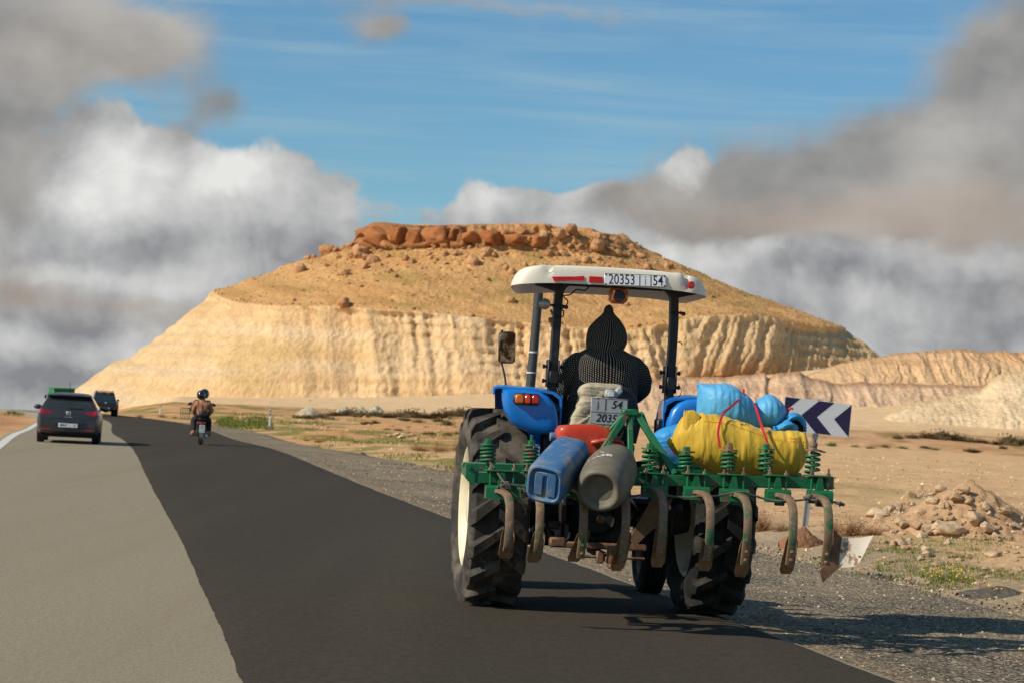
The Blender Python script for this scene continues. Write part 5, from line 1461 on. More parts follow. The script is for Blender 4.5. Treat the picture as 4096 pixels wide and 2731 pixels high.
    def sleeve(pts, rs, seed):
        P_ = catmull(pts, 7); R_ = catmull([(r, 0, 0) for r in rs], 7)
        g_.tube(P_, [r.x*(1+.03*math.sin(i*1.1+seed)) for i, r in enumerate(R_)], 40, True, uv=True, us=40, vs_=.8)
    sleeve([(-.30, -.325, 2.06), (-.378, -.335, 2.035), (-.440, -.315, 1.965), (-.462, -.27, 1.87), (-.460, -.19, 1.775), (-.40, -.02, 1.735), (-.33, .12, 1.72)], [.055, .082, .092, .092, .092, .088, .085], 1)
    sleeve([(.00, -.325, 2.065), (.06, -.325, 2.04), (.125, -.31, 1.985), (.160, -.27, 1.91), (.162, -.19, 1.845), (.11, -.04, 1.79), (.04, .12, 1.745)], [.055, .080, .088, .090, .090, .088, .085], 4)
    for s in (-1, 1): g_.tube(catmull([(-.16+.12*s, -.15, 1.46), (-.15+.17*s, .10, 1.48), (-.145+.18*s, .26, 1.46), (-.145+.18*s, .36, 1.26), (-.145+.185*s, .42, 1.10)], 6), [.15]*7+[.145]*6+[.13]*6+[.12]*6, 36, True, uv=True, us=56, vs_=.8)
    _shift(g_, base).build('hooded_robe', m, P, 60)
    return P
build_driver()
# ------------------------------------------------------------------ chevron sign
def build_sign():
    b = on_ground(3219, 2112); b.z = ground_at(b.x, b.y)-.05
    Y = b.y
    R = empty('chevron_sign', b, 0, 'white and navy chevron bend sign leaning on its grey post', 'road sign')
    L = lambda p: Vector(p)-b
    TL, TR, BR = (L(at(*q, Y-.09)) for q in ((3140.5, 1584), (3412.5, 1617), (3399.5, 1749)))
    ux, dz = TR-TL, BR-TR
    nn = Vector((0, -1, 0))
    ux = ux+Vector((0, .12, 0)); 
    P = lambda s, t, e=0.: TL+ux*s+dz*t+nn*e
    m_n = mat('navy_sign_film', lin(30, 24, 66), .4, var=.06, vs=4, c2=lin(60, 56, 90), c2s=18, c2t=(.68, .75))
    m_w = mat('white_sign_film', lin(206, 210, 212), .4, var=.03, vs=4, c2=lin(180, 176, 164), c2s=6, c2t=(.6, .8))
    m_g = mat('galvanised_steel', lin(158, 162, 162), .45, .4, var=.1, vs=14)
    mb = MB()
    mb.add([P(s, t, e) for e in (0, -.02) for s, t in ((0, 0), (1, 0), (1, 1), (0, 1))], [[0, 1, 2, 3], [4, 5, 6, 7], [0, 1, 5, 4], [1, 2, 6, 5], [2, 3, 7, 6], [3, 0, 4, 7]])
    pn = mb.build('sign_panel', m_w, R, None)
    cl = lambda s: min(.994, max(.006, s))
    def vband(s0, s1, last=False):
        q = MB(); off = .245
        rows = np.linspace(.012, .988, 25)
        pts0 = [(cl(s0-off*(1-abs(2*t-1))), t) for t in rows]; pts1 = [(1. if last else cl(s1-off*(1-abs(2*t-1))), t) for t in rows]
        pts1 = [(cl(s), t) for s, t in pts1]
        n = len(rows); q.add([P(s, t, .002) for s, t in pts0]+[P(s, t, .002) for s, t in pts1], [[i, i+1, n+i+1, n+i] for i in range(n-1)])
        return q
    for a_, b_, l in ((-.2, .235, False), (.51, .742, False), (1.0, 1.2, True)):
        vband(a_, b_, l).build('chevron_stripe', m_n, pn, None)
    q = MB()
    for s, t in ((.50, .985), (.50, .012)): q.lathe([(.018, 0), (.016, .006), (.001, .008)], P(s, t, .0), nn, 10)
    top = L(at(3279, 1596, Y)); 
    p = MB(); hw = .047
    for dx, w, dep in ((0, .094, .012), (-hw+.006, .012, .05), (hw-.006, .012, .05)):
        p.bar(Vector((dx, .03, 0)), top+Vector((dx, .03, .0)), w, dep, .002, upv=(0, 1, 0))
    p.build('post', m_g, R)
    for s in (.2, .8): MB().bar(P(.5, s, -.03)-ux*.1, P(.5, s, -.03)+ux*.1, .02, .04, .003).build('bracket', m_g, R)
    return b
SIGN = build_sign()

# ------------------------------------------------------------------ roadside marker posts
m_pw = mat('white_marker_plastic', lin(214, 214, 206), .5, var=.05, c2=lin(170, 160, 140), c2s=6, c2t=(.6, .75))
m_pb = mat('black_marker_band', lin(34, 34, 36), .5)
def marker(px, py, label, hpx):
    b = on_ground(px, py); b.z = ground_at(b.x, b.y)-.03
    R = empty('marker_post', b, 0, label, 'marker post', 'white marker posts along the road')
    h = hpx*b.y/FPX
    w = .105
    mb = MB(); rs = []
    for z in (-.1, h*.55, h*.93, h):
        s = 1 if z < h else .8
        rs.append([(x*s*w/2, y*s, z-(.03*x if z >= h else 0)) for x, y in ((-1, -.035), (-.6, -.055), (.6, -.055), (1, -.035), (1, .04), (-1, .04))])
    mb.loft(rs, True, (True, True)); mb.build('post_body', m_pw, R)
    q = MB(); rs = []
    for z0, z1 in ((h*.68, h*.94),):
        rs = [[(x*w/2*1.02, y*1.05, z+.04*x) for x, y in ((-1, -.037), (-.6, -.057), (.6, -.057), (1, -.037), (1, .042), (-1, .042))] for z in (z0, z1)]
    q.loft(rs, True, (True, True)); bo = q.build('black_band', m_pb, R)
    MB().box((0, -.062, h*.81), (.05, .006, h*.17), bev=.002).build('reflector', m_pw, bo)
    return b
MK1 = marker(1077, 1720, 'white marker post with a black band, the nearer of the two on the verge', 85)
MK2 = marker(640, 1657, 'small white marker post in the distance beside the black pickup', 46)
m_conc = mat('mossy_concrete', lin(120, 108, 90), .9, var=.2, c2=lin(86, 82, 50), c2s=8, bump=.02, bs=14)
mb = MB().box((0, 0, .08), (.42, .42, .34), bev=.03).warp(lambda p: p+Vector((1, 1, .6))*.02*float(fbm(p.x*9, p.y*9, p.z*9, 2)))
o = mb.build('concrete_footing', m_conc); o.location = (MK1.x+.05, MK1.y-.34, MK1.z-.02); tag(o, 'weathered concrete block at the foot of the nearer marker post', 'concrete block')

# ------------------------------------------------------------------ vehicles
V_black = mat('dark_grey_car_paint', lin(44, 43, 43), .38, .0, var=.05, vs=2, coat=.35, c2=lin(66, 62, 56), c2s=2.5, c2t=(.6, .9))
V_glass = mat('tinted_glass', lin(44, 50, 46), .06, var=.25, vs=1.6, spec=.8, coat=.8)
V_trim = mat('black_trim', lin(20, 20, 21), .6)
V_under = mat('under_body', lin(16, 15, 14), .9)
V_red = mat('smoked_red_lens', lin(128, 20, 24), .12, var=.1, coat=.8)
V_red2 = mat('bright_red_lens', lin(160, 26, 28), .12, var=.1, coat=.8)
V_tyre = mat('car_tyre', lin(30, 30, 30), .85)
V_rim = mat('alloy_rim', lin(130, 130, 132), .35, .7)
V_silver = mat('silver_emblem', lin(200, 202, 206), .3, .6)
def wheel_part(par, x, y, r, w):
    h = bpy.data.objects.new('wheel', None); COL.objects.link(h); h.parent = par; h.location = (x, y, r); h.empty_display_size = .1
    MB().lathe([(r*.62, -w/2), (r*.9, -w/2), (r*.98, -w*.42), (r, -w*.25), (r, w*.25), (r*.98, w*.42), (r*.9, w/2), (r*.62, w/2)], (0, 0, 0), (1, 0, 0), 32).build('tyre', V_tyre, h)
    MB().lathe([(r*.64, -w*.45), (r*.6, -w*.2), (r*.2, -w*.3), (.001, -w*.3), (r*.2, w*.3), (r*.6, w*.2), (r*.64, w*.45)], (0, 0, 0), (1, 0, 0), 24).build('rim', V_rim, h)

def build_car():
    p0 = at(268, 1769, 66.); X, Y = p0[0], 66.
    R = empty('car', (X, Y, float(road_z(Y))), rad(8.5), 'dark grey hatchback driving away on the old light asphalt', 'car')
    R.scale = (.98, 1, .935)
    zs_top = [(0, .70), (.05, .84), (.10, .93), (.17, 1.0), (.30, 1.17), (.46, 1.36), (.52, 1.415), (.8, 1.445), (1.5, 1.455), (2.2, 1.42), (2.6, 1.25), (3.1, 1.0), (3.6, .93), (4.05, .82), (4.28, .66), (4.32, .55)]
    Wz = lambda z: float(np.interp(z, [.18, .30, .5, .66, .86, .97, 1.1, 1.25, 1.38, 1.46], [.74, .84, .88, .888, .87, .82, .74, .665, .595, .51]))
    fy = lambda y: float(np.interp(y, [0, .06, .14, .35, .9, 3.2, 3.9, 4.2, 4.32], [.86, .915, .955, .985, 1, 1, .95, .85, .7]))
    zl = lambda y: float(np.interp(y, [0, .08, .35, .6, 3.7, 4.1, 4.32], [.36, .30, .24, .20, .20, .24, .32]))
    mb = MB(); rings = []
    for y, zt in zs_top:
        z0 = zl(y); side = []
        for k in range(11):
            z = z0+(zt-z0)*k/10; side.append((Wz(z)*fy(y), z))
        wt = side[-1][0]; zmid = zt+.02 if zt > 1.3 else zt+.012
        top = [(wt*.93, zt+.012), (wt*.6, zmid+.008), (wt*.2, zmid+.012)]
        half = [(side[0][0]*.7, z0-.01)]+side+top
        rings.append([(a, y, b) for a, b in half]+[(-a, y, b) for a, b in half[::-1]])
    mb.loft(rings, True, (True, True))
    # bulge the rear panel
    def bulge(p):
        if p.y < .2 and p.z < 1.02:
            k = 1-(abs(p.x)/.85)**2
            p.y -= .06*max(0, k)*(1-p.y/.2)*(.6+.8*math.exp(-((p.z-.52)/.16)**2))
        return p
    mb.warp(bulge); mb.build('body', V_black, R, 35)
    yr = lambda z: float(np.interp(z, [.36, .62, .70, .84, .93, 1.0, 1.17, 1.36, 1.415], [0, 0, 0, .05, .10, .17, .30, .46, .52]))
    def rear(x, z):
        y = yr(z)
        w = Wz(z)
        f = abs(x)/w
        yc = float(np.interp(f, [0, .80, .86, .915, .955, .985, 1.0], [-.2, -.2, 0, .06, .14, .35, .5]))
        b = .06*max(0, 1-(abs(x)/.85)**2)*(1-min(1, max(0, y)/.2))*(.6+.8*math.exp(-((z-.52)/.16)**2)) if y < .2 and z < 1.02 else 0
        return max(y-b, yc)
    def patch(name, pts, m, par, e=.012, sub=4):
        # polygon fan laid just proud of the rear surface
        cx = sum(p[0] for p in pts)/len(pts); cz = sum(p[1] for p in pts)/len(pts); q = MB(); n = len(pts)*sub
        ring = []
        for i, p in enumerate(pts):
            nx = pts[(i+1) % len(pts)]
            for k in range(sub): ring.append((p[0]+(nx[0]-p[0])*k/sub, p[1]+(nx[1]-p[1])*k/sub))
        lv = [1., .66, .33]; vs = []
        for s in lv: vs += [(cx+(a-cx)*s, rear(cx+(a-cx)*s, cz+(b-cz)*s)-(e if s < 1 else e*.6), cz+(b-cz)*s) for a, b in ring]
        vs.append((cx, rear(cx, cz)-e, cz))
        fs = [[l*n+i, l*n+(i+1) % n, (l+1)*n+(i+1) % n, (l+1)*n+i] for l in range(2) for i in range(n)]+[[2*n+i, 2*n+(i+1) % n, 3*n] for i in range(n)]
        q.add(vs, fs); return q.build(name, m, par, 60)
    win = [(-.56, 1.035), (-.615, 1.09), (-.585, 1.2), (-.54, 1.30), (-.48, 1.335), (.48, 1.335), (.54, 1.30), (.585, 1.2), (.615, 1.09), (.56, 1.035), (.2, 1.015), (-.2, 1.015)]
    w = patch('rear_window', win, V_glass, R, .02)
    mb = MB().bar((.0, rear(0, 1.03)-.045, 1.035), (.40, rear(.4, 1.02)-.04, 1.018), .022, .02, .005); mb.box((.0, rear(0, 1.035)-.03, 1.045), (.05, .04, .035), bev=.008); mb.build('wiper', V_trim, w)
    mb = MB(); rs = []
    for x in np.linspace(-.60, .60, 21): rs.append([(x, .46, 1.37-.02*abs(x)), (x, .30+.1*abs(x)**2, 1.40-.03*abs(x)), (x, .30+.1*abs(x)**2, 1.425-.03*abs(x)), (x, .62, 1.455-.03*abs(x))])
    mb.loft(rs, True, (True, True)); sp = mb.build('roof_spoiler', V_black, R)
    MB().bar((-.16, .36, 1.39), (.16, .36, 1.39), .03, .025, .006).build('brake_light', V_red, sp)
    for s in (-1, 1):
        tl = patch('tail_light', [(s*.40, .885), (s*.42, .93), (s*.55, .965), (s*.70, .985), (s*.80, .98), (s*.84, .93), (s*.86, .86), (s*.80, .835), (s*.6, .84)], V_red, R, .015)
        patch('light_lens', [(s*.66, .85), (s*.70, .975), (s*.79, .975), (s*.835, .92), (s*.85, .86), (s*.80, .842)], V_red2 if s < 0 else V_red2, tl, .022)
        patch('bumper_reflector', [(s*.46, .385), (s*.46, .415), (s*.72, .42), (s*.72, .385)], V_red2, R, .012)
        MB().ball((s*.96, 2.55, 1.02), (.12, .07, .075), 14, 8).bar((s*.80, 2.55, .98), (s*.9, 2.55, 1.0), .04, .03).build('wing_mirror', V_black, R)
        sg = [(.75, 1.03), (.75, 1.33), (1.2, 1.36), (2.1, 1.34), (2.75, 1.05)]
        q = MB(); q.add([(s*(Wz(z)*fy(y)+.006), y, z) for y, z in sg], [list(range(5))]); q.build('side_window', V_glass, R, None)
        for y in (.75, 3.33): wheel_part(R, s*.76, y, .315, .205)
    patch('tailgate_recess', [(-.46, .62), (-.40, .70), (.40, .70), (.46, .62), (.40, .585), (-.40, .585)], V_black, R, .004)
    pn = patch('plate_recess', [(-.34, .47), (-.27, .60), (.27, .60), (.34, .47)], V_trim, R, .012)
    yb = rear(0, .535)-.03
    pl = MB().box((0, yb, .53), (.53, .012, .115), bev=.003).build('number_plate', M['plate'], R)
    k = MB(); f0 = Vector((0, yb-.0075, .53)); X_, Z_ = Vector((1, 0, 0)), Vector((0, 0, 1))
    text_on(k, '88847', .10, f0-X_*.115, X_, Z_, sx=.85, offset=.001); alef_on(k, f0+X_*.10, X_, Z_, .08); text_on(k, '6', .10, f0+X_*.2, X_, Z_, sx=.85, offset=.001)
    for xx in (.045, .155): k.prism([(-.003, -.05), (.003, -.05), (.003, .05), (-.003, .05)], f0+X_*xx, X_, Z_, (0, -.001, 0))
    k.build('plate_lettering', M['ink'], pl, None, fix=False)
    yb = rear(0, .87)-.03
    em = MB(); em.box((0, yb, .87), (.13, .012, .13), bev=.02); eo = em.build('emblem', V_silver, R)
    k = MB()
    for zz, sx_ in ((.90, .02), (.87, 0), (.84, -.02)): k.bar((-.05+sx_*.3, yb-.008, zz-.004), (.05+sx_*.3, yb-.008, zz+.006), .005, .012, .001)
    k.build('emblem_mark', V_trim, eo)
    k = MB(); text_on(k, 'LEON', .06, Vector((0, rear(0, .77)-.018, .765)), X_, Z_, sx=1.3); k.build('model_lettering', V_silver, R, None, fix=False)
    MB().tube([(-.28, -.0, .30), (-.28, .3, .31)], .035, 14).build('exhaust_pipe', V_trim, R)
    MB().box((0, 2.1, .24), (1.5, 3.9, .12), bev=.03).build('underbody', V_under, R)
    MB().tube([(.0, 1.0, 1.46), (-.02, .85, 1.62), (-.04, .72, 1.80)], .006, 6).build('aerial', V_trim, R)
build_car()

def build_pickup():
    p0 = at(421, 1661, 174.); Y = 174.
    R = empty('pickup_truck', (p0[0], Y, float(road_z(Y))), rad(13), 'black pickup truck with a roof rack going over the crest ahead', 'pickup truck')
    body = mat('black_pickup_paint', lin(34, 33, 34), .3, .1, var=.1, coat=.5)
    mb = MB(); rs = []
    for y, w, z0, z1 in ((.05, .86, .52, 1.06), (0.0, .88, .55, 1.04), (.12, .91, .48, 1.08), (1.55, .92, .45, 1.09), (3.6, .92, .45, 1.06), (4.9, .88, .5, .98), (5.2, .8, .55, .85)):
        rs.append([(-w, y, z0), (-w-.01, y, z0+.25), (-w, y, z1-.04), (-w+.05, y, z1), (w-.05, y, z1), (w, y, z1-.04), (w+.01, y, z0+.25), (w, y, z0)])
    mb.loft(rs[1:], True, (True, True)); mb.build('body', body, R)
    mb = MB(); rs = []
    for y, wb, wt, zt in ((1.50, .84, .66, 1.60), (1.62, .86, .68, 1.74), (2.6, .86, .70, 1.78), (3.2, .86, .68, 1.72), (3.9, .84, .72, 1.1)):
        rs.append([(-wb, y-(.1 if y < 1.6 else 0), 1.04), (-wt, y, zt-.05), (-wt+.06, y, zt), (wt-.06, y, zt), (wt, y, zt-.05), (wb, y-(.1 if y < 1.6 else 0), 1.04)])
    mb.loft(rs, True, (True, True)); cb = mb.build('cab', body, R)
    q = MB(); q.add([(-.70, 1.405, 1.13), (.70, 1.405, 1.13), (.58, 1.475, 1.54), (-.58, 1.475, 1.54)], [[0, 1, 2, 3]]); wo = q.build('rear_window', V_glass, cb, None)
    q = MB(); q.box((0, .02, .80), (1.58, .03, .46), bev=.015); to = q.build('tailgate', body, R)
    MB().box((0, -.01, .98), (.13, .02, .10), bev=.02).build('emblem', V_silver, to)
    MB().box((0, -.05, .56), (1.66, .16, .14), bev=.03).build('rear_bumper', V_trim, R)
    MB().box((.05, -.14, .58), (.46, .015, .12), bev=.003).build('number_plate', M['plate'], R)
    MB().box((-.47, -.16, .58), (.10, .05, .18), bev=.015).build('reflector_panel', M['plate'], R)
    MB().box((.68, -.14, .58), (.22, .02, .06), bev=.005).build('bumper_light', V_red, R)
    for s in (-1, 1):
        MB().box((s*.845, .0, .82), (.11, .05, .34), bev=.02).build('tail_light', V_red, R)
        MB().ball((s*1.06, 3.2, 1.18), (.10, .06, .1), 12, 8).bar((s*.86, 3.2, 1.12), (s*1.0, 3.2, 1.16), .04, .03).build('wing_mirror', V_trim, R)
        for y in (1.0, 4.2): wheel_part(R, s*.80, y, .375, .26)
    rk = MB()
    for s in (-.6, .6):
        rk.tube([(s, 1.65, 1.82), (s, 2.9, 1.84)], .02, 8)
        for y in (1.7, 2.8): rk.tube([(s, y, 1.74), (s, y, 1.83)], .02, 8)
    for y in (1.65, 2.1, 2.5, 2.9): rk.tube([(-.62, y, 1.83), (.62, y, 1.83)], .018, 8)
    rk.build('roof_rack', V_trim, R)
    m_or = mat('orange_cloth', lin(190, 98, 54), .8, var=.15)
    for x, w in ((-.30, .24), (.28, .26)):
        o = MB().box((x, 1.6, 1.70), (w, .10, .16), bev=.03).build('orange_pad', m_or, R)
    MB().box((0, 2.4, .45), (1.5, 4.2, .16), bev=.03).build('underbody', V_under, R)
build_pickup()

def build_truck():
    Y = 250.; p0 = at(254, 1600, Y)
    R = empty('lorry', (p0[0], Y, float(road_z(Y))), rad(16), 'green lorry far ahead, its box showing above the dark grey car', 'lorry')
    g_ = mat('green_lorry_paint', lin(22, 112, 44), .5, var=.12, c2=lin(44, 130, 66), c2s=2); gd = mat('dark_green_panel', lin(20, 78, 30), .6, var=.2)
    MB().box((0, 2.5, 2.15), (2.2, 5.0, 2.1), bev=.05).build('cargo_box', g_, R)
    t = MB().box((0, -.02, 2.6), (2.0, .05, .75), bev=.02); to = t.build('tail_panel', gd, R)
    MB().box((0, -.03, 3.08), (2.21, .06, .16), bev=.03).build('top_rail', g_, R)
    for x in (-.7, .3): MB().box((x, -.06, 2.55), (.12, .02, .2), bev=.01).build('hinge', M['rust'], to)
    MB().box((0, 5.9, 1.6), (2.2, 1.6, 2.2), bev=.12).build('cab', g_, R)
    MB().box((0, 3.2, .85), (1.0, 6.4, .3), bev=.03).build('chassis', V_under, R)
    for s in (-1, 1):
        MB().box((s*1.36, 5.4, 2.2), (.2, .08, .4), bev=.03).bar((s*1.1, 5.5, 2.3), (s*1.3, 5.45, 2.3), .04, .04).build('wing_mirror', V_trim, R)
        for y in (1.2, 5.6): wheel_part(R, s*.95, y, .48, .3)
build_truck()

# ------------------------------------------------------------------ motorcycle with two riders
def build_moto():
    Y = 73.; p0 = at(802, 1776, Y); loc = Vector((p0[0], Y, float(road_z(Y))+.004)); yaw = rad(9)
    R = empty('motorcycle', loc, yaw, 'small motorcycle with a wire basket carrying two people along the dark lane', 'motorcycle')
    pt = mat('dark_red_moped_paint', lin(70, 26, 28), .35, var=.1, coat=.4); blk = V_trim
    def wl(y):
        h = bpy.data.objects.new('wheel', None); COL.objects.link(h); h.parent = R; h.location = (0, y, .29)
        q = MB(); q.lathe([(.235, -.035), (.265, -.045), (.285, -.03), (.292, 0), (.285, .03), (.265, .045), (.235, .035)], (0, 0, 0), (1, 0, 0), 36); q.build('tyre', V_tyre, h)
        r = MB(); r.lathe([(.24, -.03), (.225, -.02), (.225, .02), (.24, .03)], (0, 0, 0), (1, 0, 0), 36); r.tube([(-.05, 0, 0), (.05, 0, 0)], .045, 12)
        for i in range(12): a = i*math.pi/6; r.tube([(0, 0, 0), (0, .23*math.cos(a), .23*math.sin(a))], .004, 5)
        r.build('rim', M['chrome'], h)
    wl(0); wl(1.22)
    f = MB(); f.tube(catmull([(0, .2, .45), (0, .45, .40), (0, .75, .52), (0, .95, .85)], 5), .045, 10); f.box((0, .5, .36), (.22, .34, .26), bev=.05)
    for s in (-1, 1):
        f.tube([(s*.07, 0, .29), (s*.09, .35, .36)], .022, 8); f.tube([(s*.11, .02, .30), (s*.12, .08, .66)], .028, 10); f.tube([(s*.07, 1.22, .29), (s*.06, 1.0, .92)], .022, 8); f.tube([(s*.1, .35, .30), (s*.26, .35, .28)], .014, 8); f.tube([(s*.1, .12, .34), (s*.22, .12, .34)], .014, 8)
    f.build('frame', blk, R)
    b = MB(); rs = []
    for y, w, z0, z1 in ((-.12, .05, .66, .72), (-.05, .10, .58, .76), (.15, .12, .52, .76), (.5, .12, .5, .74), (.62, .1, .52, .68)): rs.append([(w*math.cos(t), y, (z0+z1)/2+(z1-z0)/2*math.sin(t)) for t in (2*math.pi*k/16 for k in range(16))])
    b.loft(rs, True, (True, True)); b.build('side_cover', pt, R)
    s_ = MB(); rs = []
    for y, w, h in ((-.22, .06, .03), (-.15, .12, .05), (.1, .135, .055), (.5, .13, .05), (.68, .09, .04)): rs.append([(w*math.cos(t), y, .79+h*math.sin(t)) for t in (2*math.pi*k/16 for k in range(16))])
    s_.loft(rs, True, (True, True)); s_.build('seat', V_trim, R)
    fd = MB(); rs = []
    for a in np.linspace(.15, 2.2, 12): rs.append([(x, -.33*math.sin(a)*1.0+.0, .29+.33*math.cos(a)+abs(x)*-.15) for x in (-.07, -.035, 0, .035, .07)])
    fd.loft(rs, False, (False, False)); fd.build('mudguard', mat('grey_mudguard', lin(120, 112, 104), .4, .3), R)
    MB().box((0, -.24, .665), (.13, .07, .06), bev=.02).build('tail_light', V_red2, R)
    pl = MB().box((.01, -.345, .50), (.17, .008, .24), Matrix.Rotation(rad(-12), 3, 'X'), .003).build('number_plate', M['plate_old'], R)
    k = MB(); X_, Z_ = Vector((1, 0, 0)), Vector((0, -.2, .98)).normalized(); f0 = Vector((.01, -.351, .50))
    text_on(k, '24', .09, f0+Z_*.045, X_, Z_, sx=.8); text_on(k, '101', .09, f0-Z_*.05, X_, Z_, sx=.8); k.build('plate_lettering', M['ink'], pl, None, fix=False)
    hb = MB(); hb.tube(catmull([(-.36, .80, 1.0), (-.26, .86, 1.02), (0, .93, .98), (.26, .86, 1.02), (.36, .80, 1.0)], 5), .014, 8)
    for s in (-1, 1): hb.tube([(s*.29, .84, 1.01), (s*.33, .86, 1.2)], .007, 6)
    hb.build('handlebar', blk, R)
    for s in (-1, 1): MB().ball((s*.36, .86, 1.23), (.075, .025, .045), 12, 8, rot=Matrix.Rotation(rad(25*s), 3, 'Y')).build('mirror', blk, R)
    MB().tube(catmull([(.13, .5, .26), (.15, .2, .26), (.16, -.15, .30)], 5), [.03]*5+[.045]*6, 12).build('exhaust_pipe', M['chrome'], R)
    bk = MB(); x0, x1, y0, y1, z0, z1 = -.62, -.36, .72, 1.02, .76, 1.10
    for z in (z0, (z0+z1)/2, z1): bk.tube([(x0, y0, z), (x1, y0, z), (x1, y1, z), (x0, y1, z), (x0, y0, z)], .007, 6)
    for t in np.linspace(0, 1, 5):
        bk.tube([(x0+(x1-x0)*t, y0, z0), (x0+(x1-x0)*t, y0, z1)], .005, 5); bk.tube([(x0+(x1-x0)*t, y1, z0), (x0+(x1-x0)*t, y1, z1)], .005, 5); bk.tube([(x0+(x1-x0)*t, y0, z0), (x0+(x1-x0)*t, y1, z0)], .005, 5)
    bk.tube([(x1, .85, .95), (-.1, .9, .95)], .01, 6); bk.build('wire_basket', blk, R)
    bg = MB().box((.02, -.20, .94), (.24, .14, .20), bev=.05).build('bag', M['vinyl'], None); bg.location = (0, 0, 0)
    # riders
    skin = mat('rider_skin', lin(176, 116, 84), .6)
    def rider(nm, y, coat, label, lean, helm, tilt=0., arms_to=None, pants=None, foot_y=.12, sc=1.):
        P = Matrix.Translation(loc) @ Matrix.Rotation(yaw, 4, 'Z')
        base = Vector((0, y, .82))
        def graph(fat, parts):
            V, E_, Rr = [], [], []
            def add(p, r, par=None):
                V.append(Vector(p)*sc); Rr.append(r if isinstance(r, tuple) else (r, r)); i = len(V)-1
                if par is not None: E_.append((par, i))
                return i
            hip = add((0, 0, .02), (.16+fat, .12+fat)); ch = add((0, lean*.4, .26), (.155+fat, .11+fat), hip); sh = add((0, lean, .44), (.12+fat, .09+fat), ch)
            if 'head' in parts: nk = add((0, lean*1.1, .54), .055, sh); hd = add((tilt, lean*1.2, .66), (.08, .095), nk); add((tilt, lean*1.2, .75), .06, hd)
            if 'arms' in parts:
                for s in (-1, 1):
                    a = add((s*.18, lean, .45), .06+fat, sh); e = add((s*.27, lean+.08, .22), .05+fat, a); w = add(arms_to(s), .038+fat*.6, e)
                    if 'hands' in parts:
                        h = add(Vector(arms_to(s))+Vector((0, .06, 0)), (.04, .025), w)
                        for k in range(4): f1 = add(Vector(arms_to(s))+Vector((s*(-.03+.02*k), .13, .0)), .010, h); add(Vector(arms_to(s))+Vector((s*(-.03+.02*k), .14, -.03)), .009, f1)
                        add(Vector(arms_to(s))+Vector((-s*.05, .10, 0)), .011, h)
            if 'legs' in parts:
                for s in (-1, 1):
                    kn = add((s*.22, .34, -.06), .08+fat, hip); an = add((s*.23, foot_y, -.42), .05+fat, kn)
                    if 'feet' in parts: add((s*.24, foot_y+.02, -.47), .045, an); add((s*.25, foot_y+.17, -.49), (.045, .03), len(V)-1)
            return V, E_, Rr
        body = skin_mesh(nm, *graph(0, ('head', 'arms', 'hands', 'legs', 'feet')), skin)
        body.matrix_world = P @ Matrix.Translation(base)
        tag(body, label, 'person')
        skin_mesh('jacket', *graph(.028, ('arms',)), coat, body)
        V, E_, Rr = graph(.02, ('legs',)); skin_mesh('trousers', V, E_, Rr, pants, body)
        q = MB().ball((tilt*sc, lean*1.2*sc, .69*sc), (.135*sc, .15*sc, .145*sc), 24, 14); q.build('helmet', helm, body, 60)
        q = MB().ball((tilt*sc, lean*1.2*sc+.09, .655*sc), (.10*sc, .065*sc, .055*sc), 16, 8); q.build('visor', V_glass, body, 60)
        for s in (-1, 1): MB().box((s*.25*sc, (foot_y+.1)*sc, -.475*sc), (.095, .26, .085), bev=.03).build('shoe', mat('tan_shoe', lin(150, 92, 58), .7, var=.15) if nm == 'person' else blk, body)
        return body
    tan = mat('tan_jacket', lin(172, 118, 84), .85, var=.12, vs=4, c2=lin(146, 96, 66), c2s=5, bump=.03, bs=9)
    dk = mat('dark_trousers', lin(36, 30, 34), .9, var=.2); dkj = mat('dark_jacket', lin(30, 30, 34), .85, var=.2)
    helm = mat('black_helmet', lin(22, 23, 26), .18, coat=.8)
    a = rider('person', -.06, tan, 'pillion passenger in a tan jacket and black helmet on the motorcycle', .06, helm, -.06, lambda s: Vector((s*.20, .22, .08)), dk, .10)
    b = rider('person', .36, dkj, 'rider in dark clothes and black helmet, mostly hidden behind the tan jacket', .10, helm, .05, lambda s: Vector((s*.31, .42, .24)), dk, .16, 1.06)
    bg.matrix_world = Matrix.Translation(loc) @ Matrix.Rotation(yaw, 4, 'Z')
    tag(bg, 'small dark bag strapped behind the tan jacket on the motorcycle', 'bag')
    # straps on the jacket back
    st = MB()
    for s in (-1, 1): st.tube(catmull([(s*.13, -.10, .50), (s*.14, -.15, .34), (s*.10, -.16, .16)], 5), .012, 6)
    st.build('coat_strap', mat('dark_strap', lin(70, 52, 44), .8), a)
build_moto()
# ------------------------------------------------------------------ rocks
def stone_mat(name, a, b_, c_, sc=4., bump=.03, bs=9.):
    m, g, b = new_mat(name)
    tc = g.n('ShaderNodeTexCoord').outputs['Object']
    rnd = g.n('ShaderNodeObjectInfo').outputs['Random']
    off = g.n('ShaderNodeCombineXYZ'); g.put(off.inputs[0], g.math('MULTIPLY', rnd, 37.)); g.put(off.inputs[1], g.math('MULTIPLY', rnd, 11.))
    v = g.vmath('ADD', tc, off.outputs[0])
    c = g.mix(rnd, a, b_)
    c = g.mix(g.remap(g.noise(v, sc, 7, .62), .45, .68), c, c_)
    g.put(b.inputs['Base Color'], c); b.inputs['Roughness'].default_value = .92; b.inputs['Specular IOR Level'].default_value = .15
    bn = g.n('ShaderNodeBump'); bn.inputs['Distance'].default_value = bump; g.put(bn.inputs['Height'], g.noise(v, bs, 8, .65)); g.put(b.inputs['Normal'], bn.outputs[0])
    return m
M_lime = stone_mat('pale_limestone', lin(218, 192, 156), lin(188, 154, 118), lin(164, 128, 94), 3.)
M_boul = stone_mat('tan_boulder_stone', lin(182, 132, 88), lin(198, 154, 110), lin(144, 100, 64), .5, .25, .9)
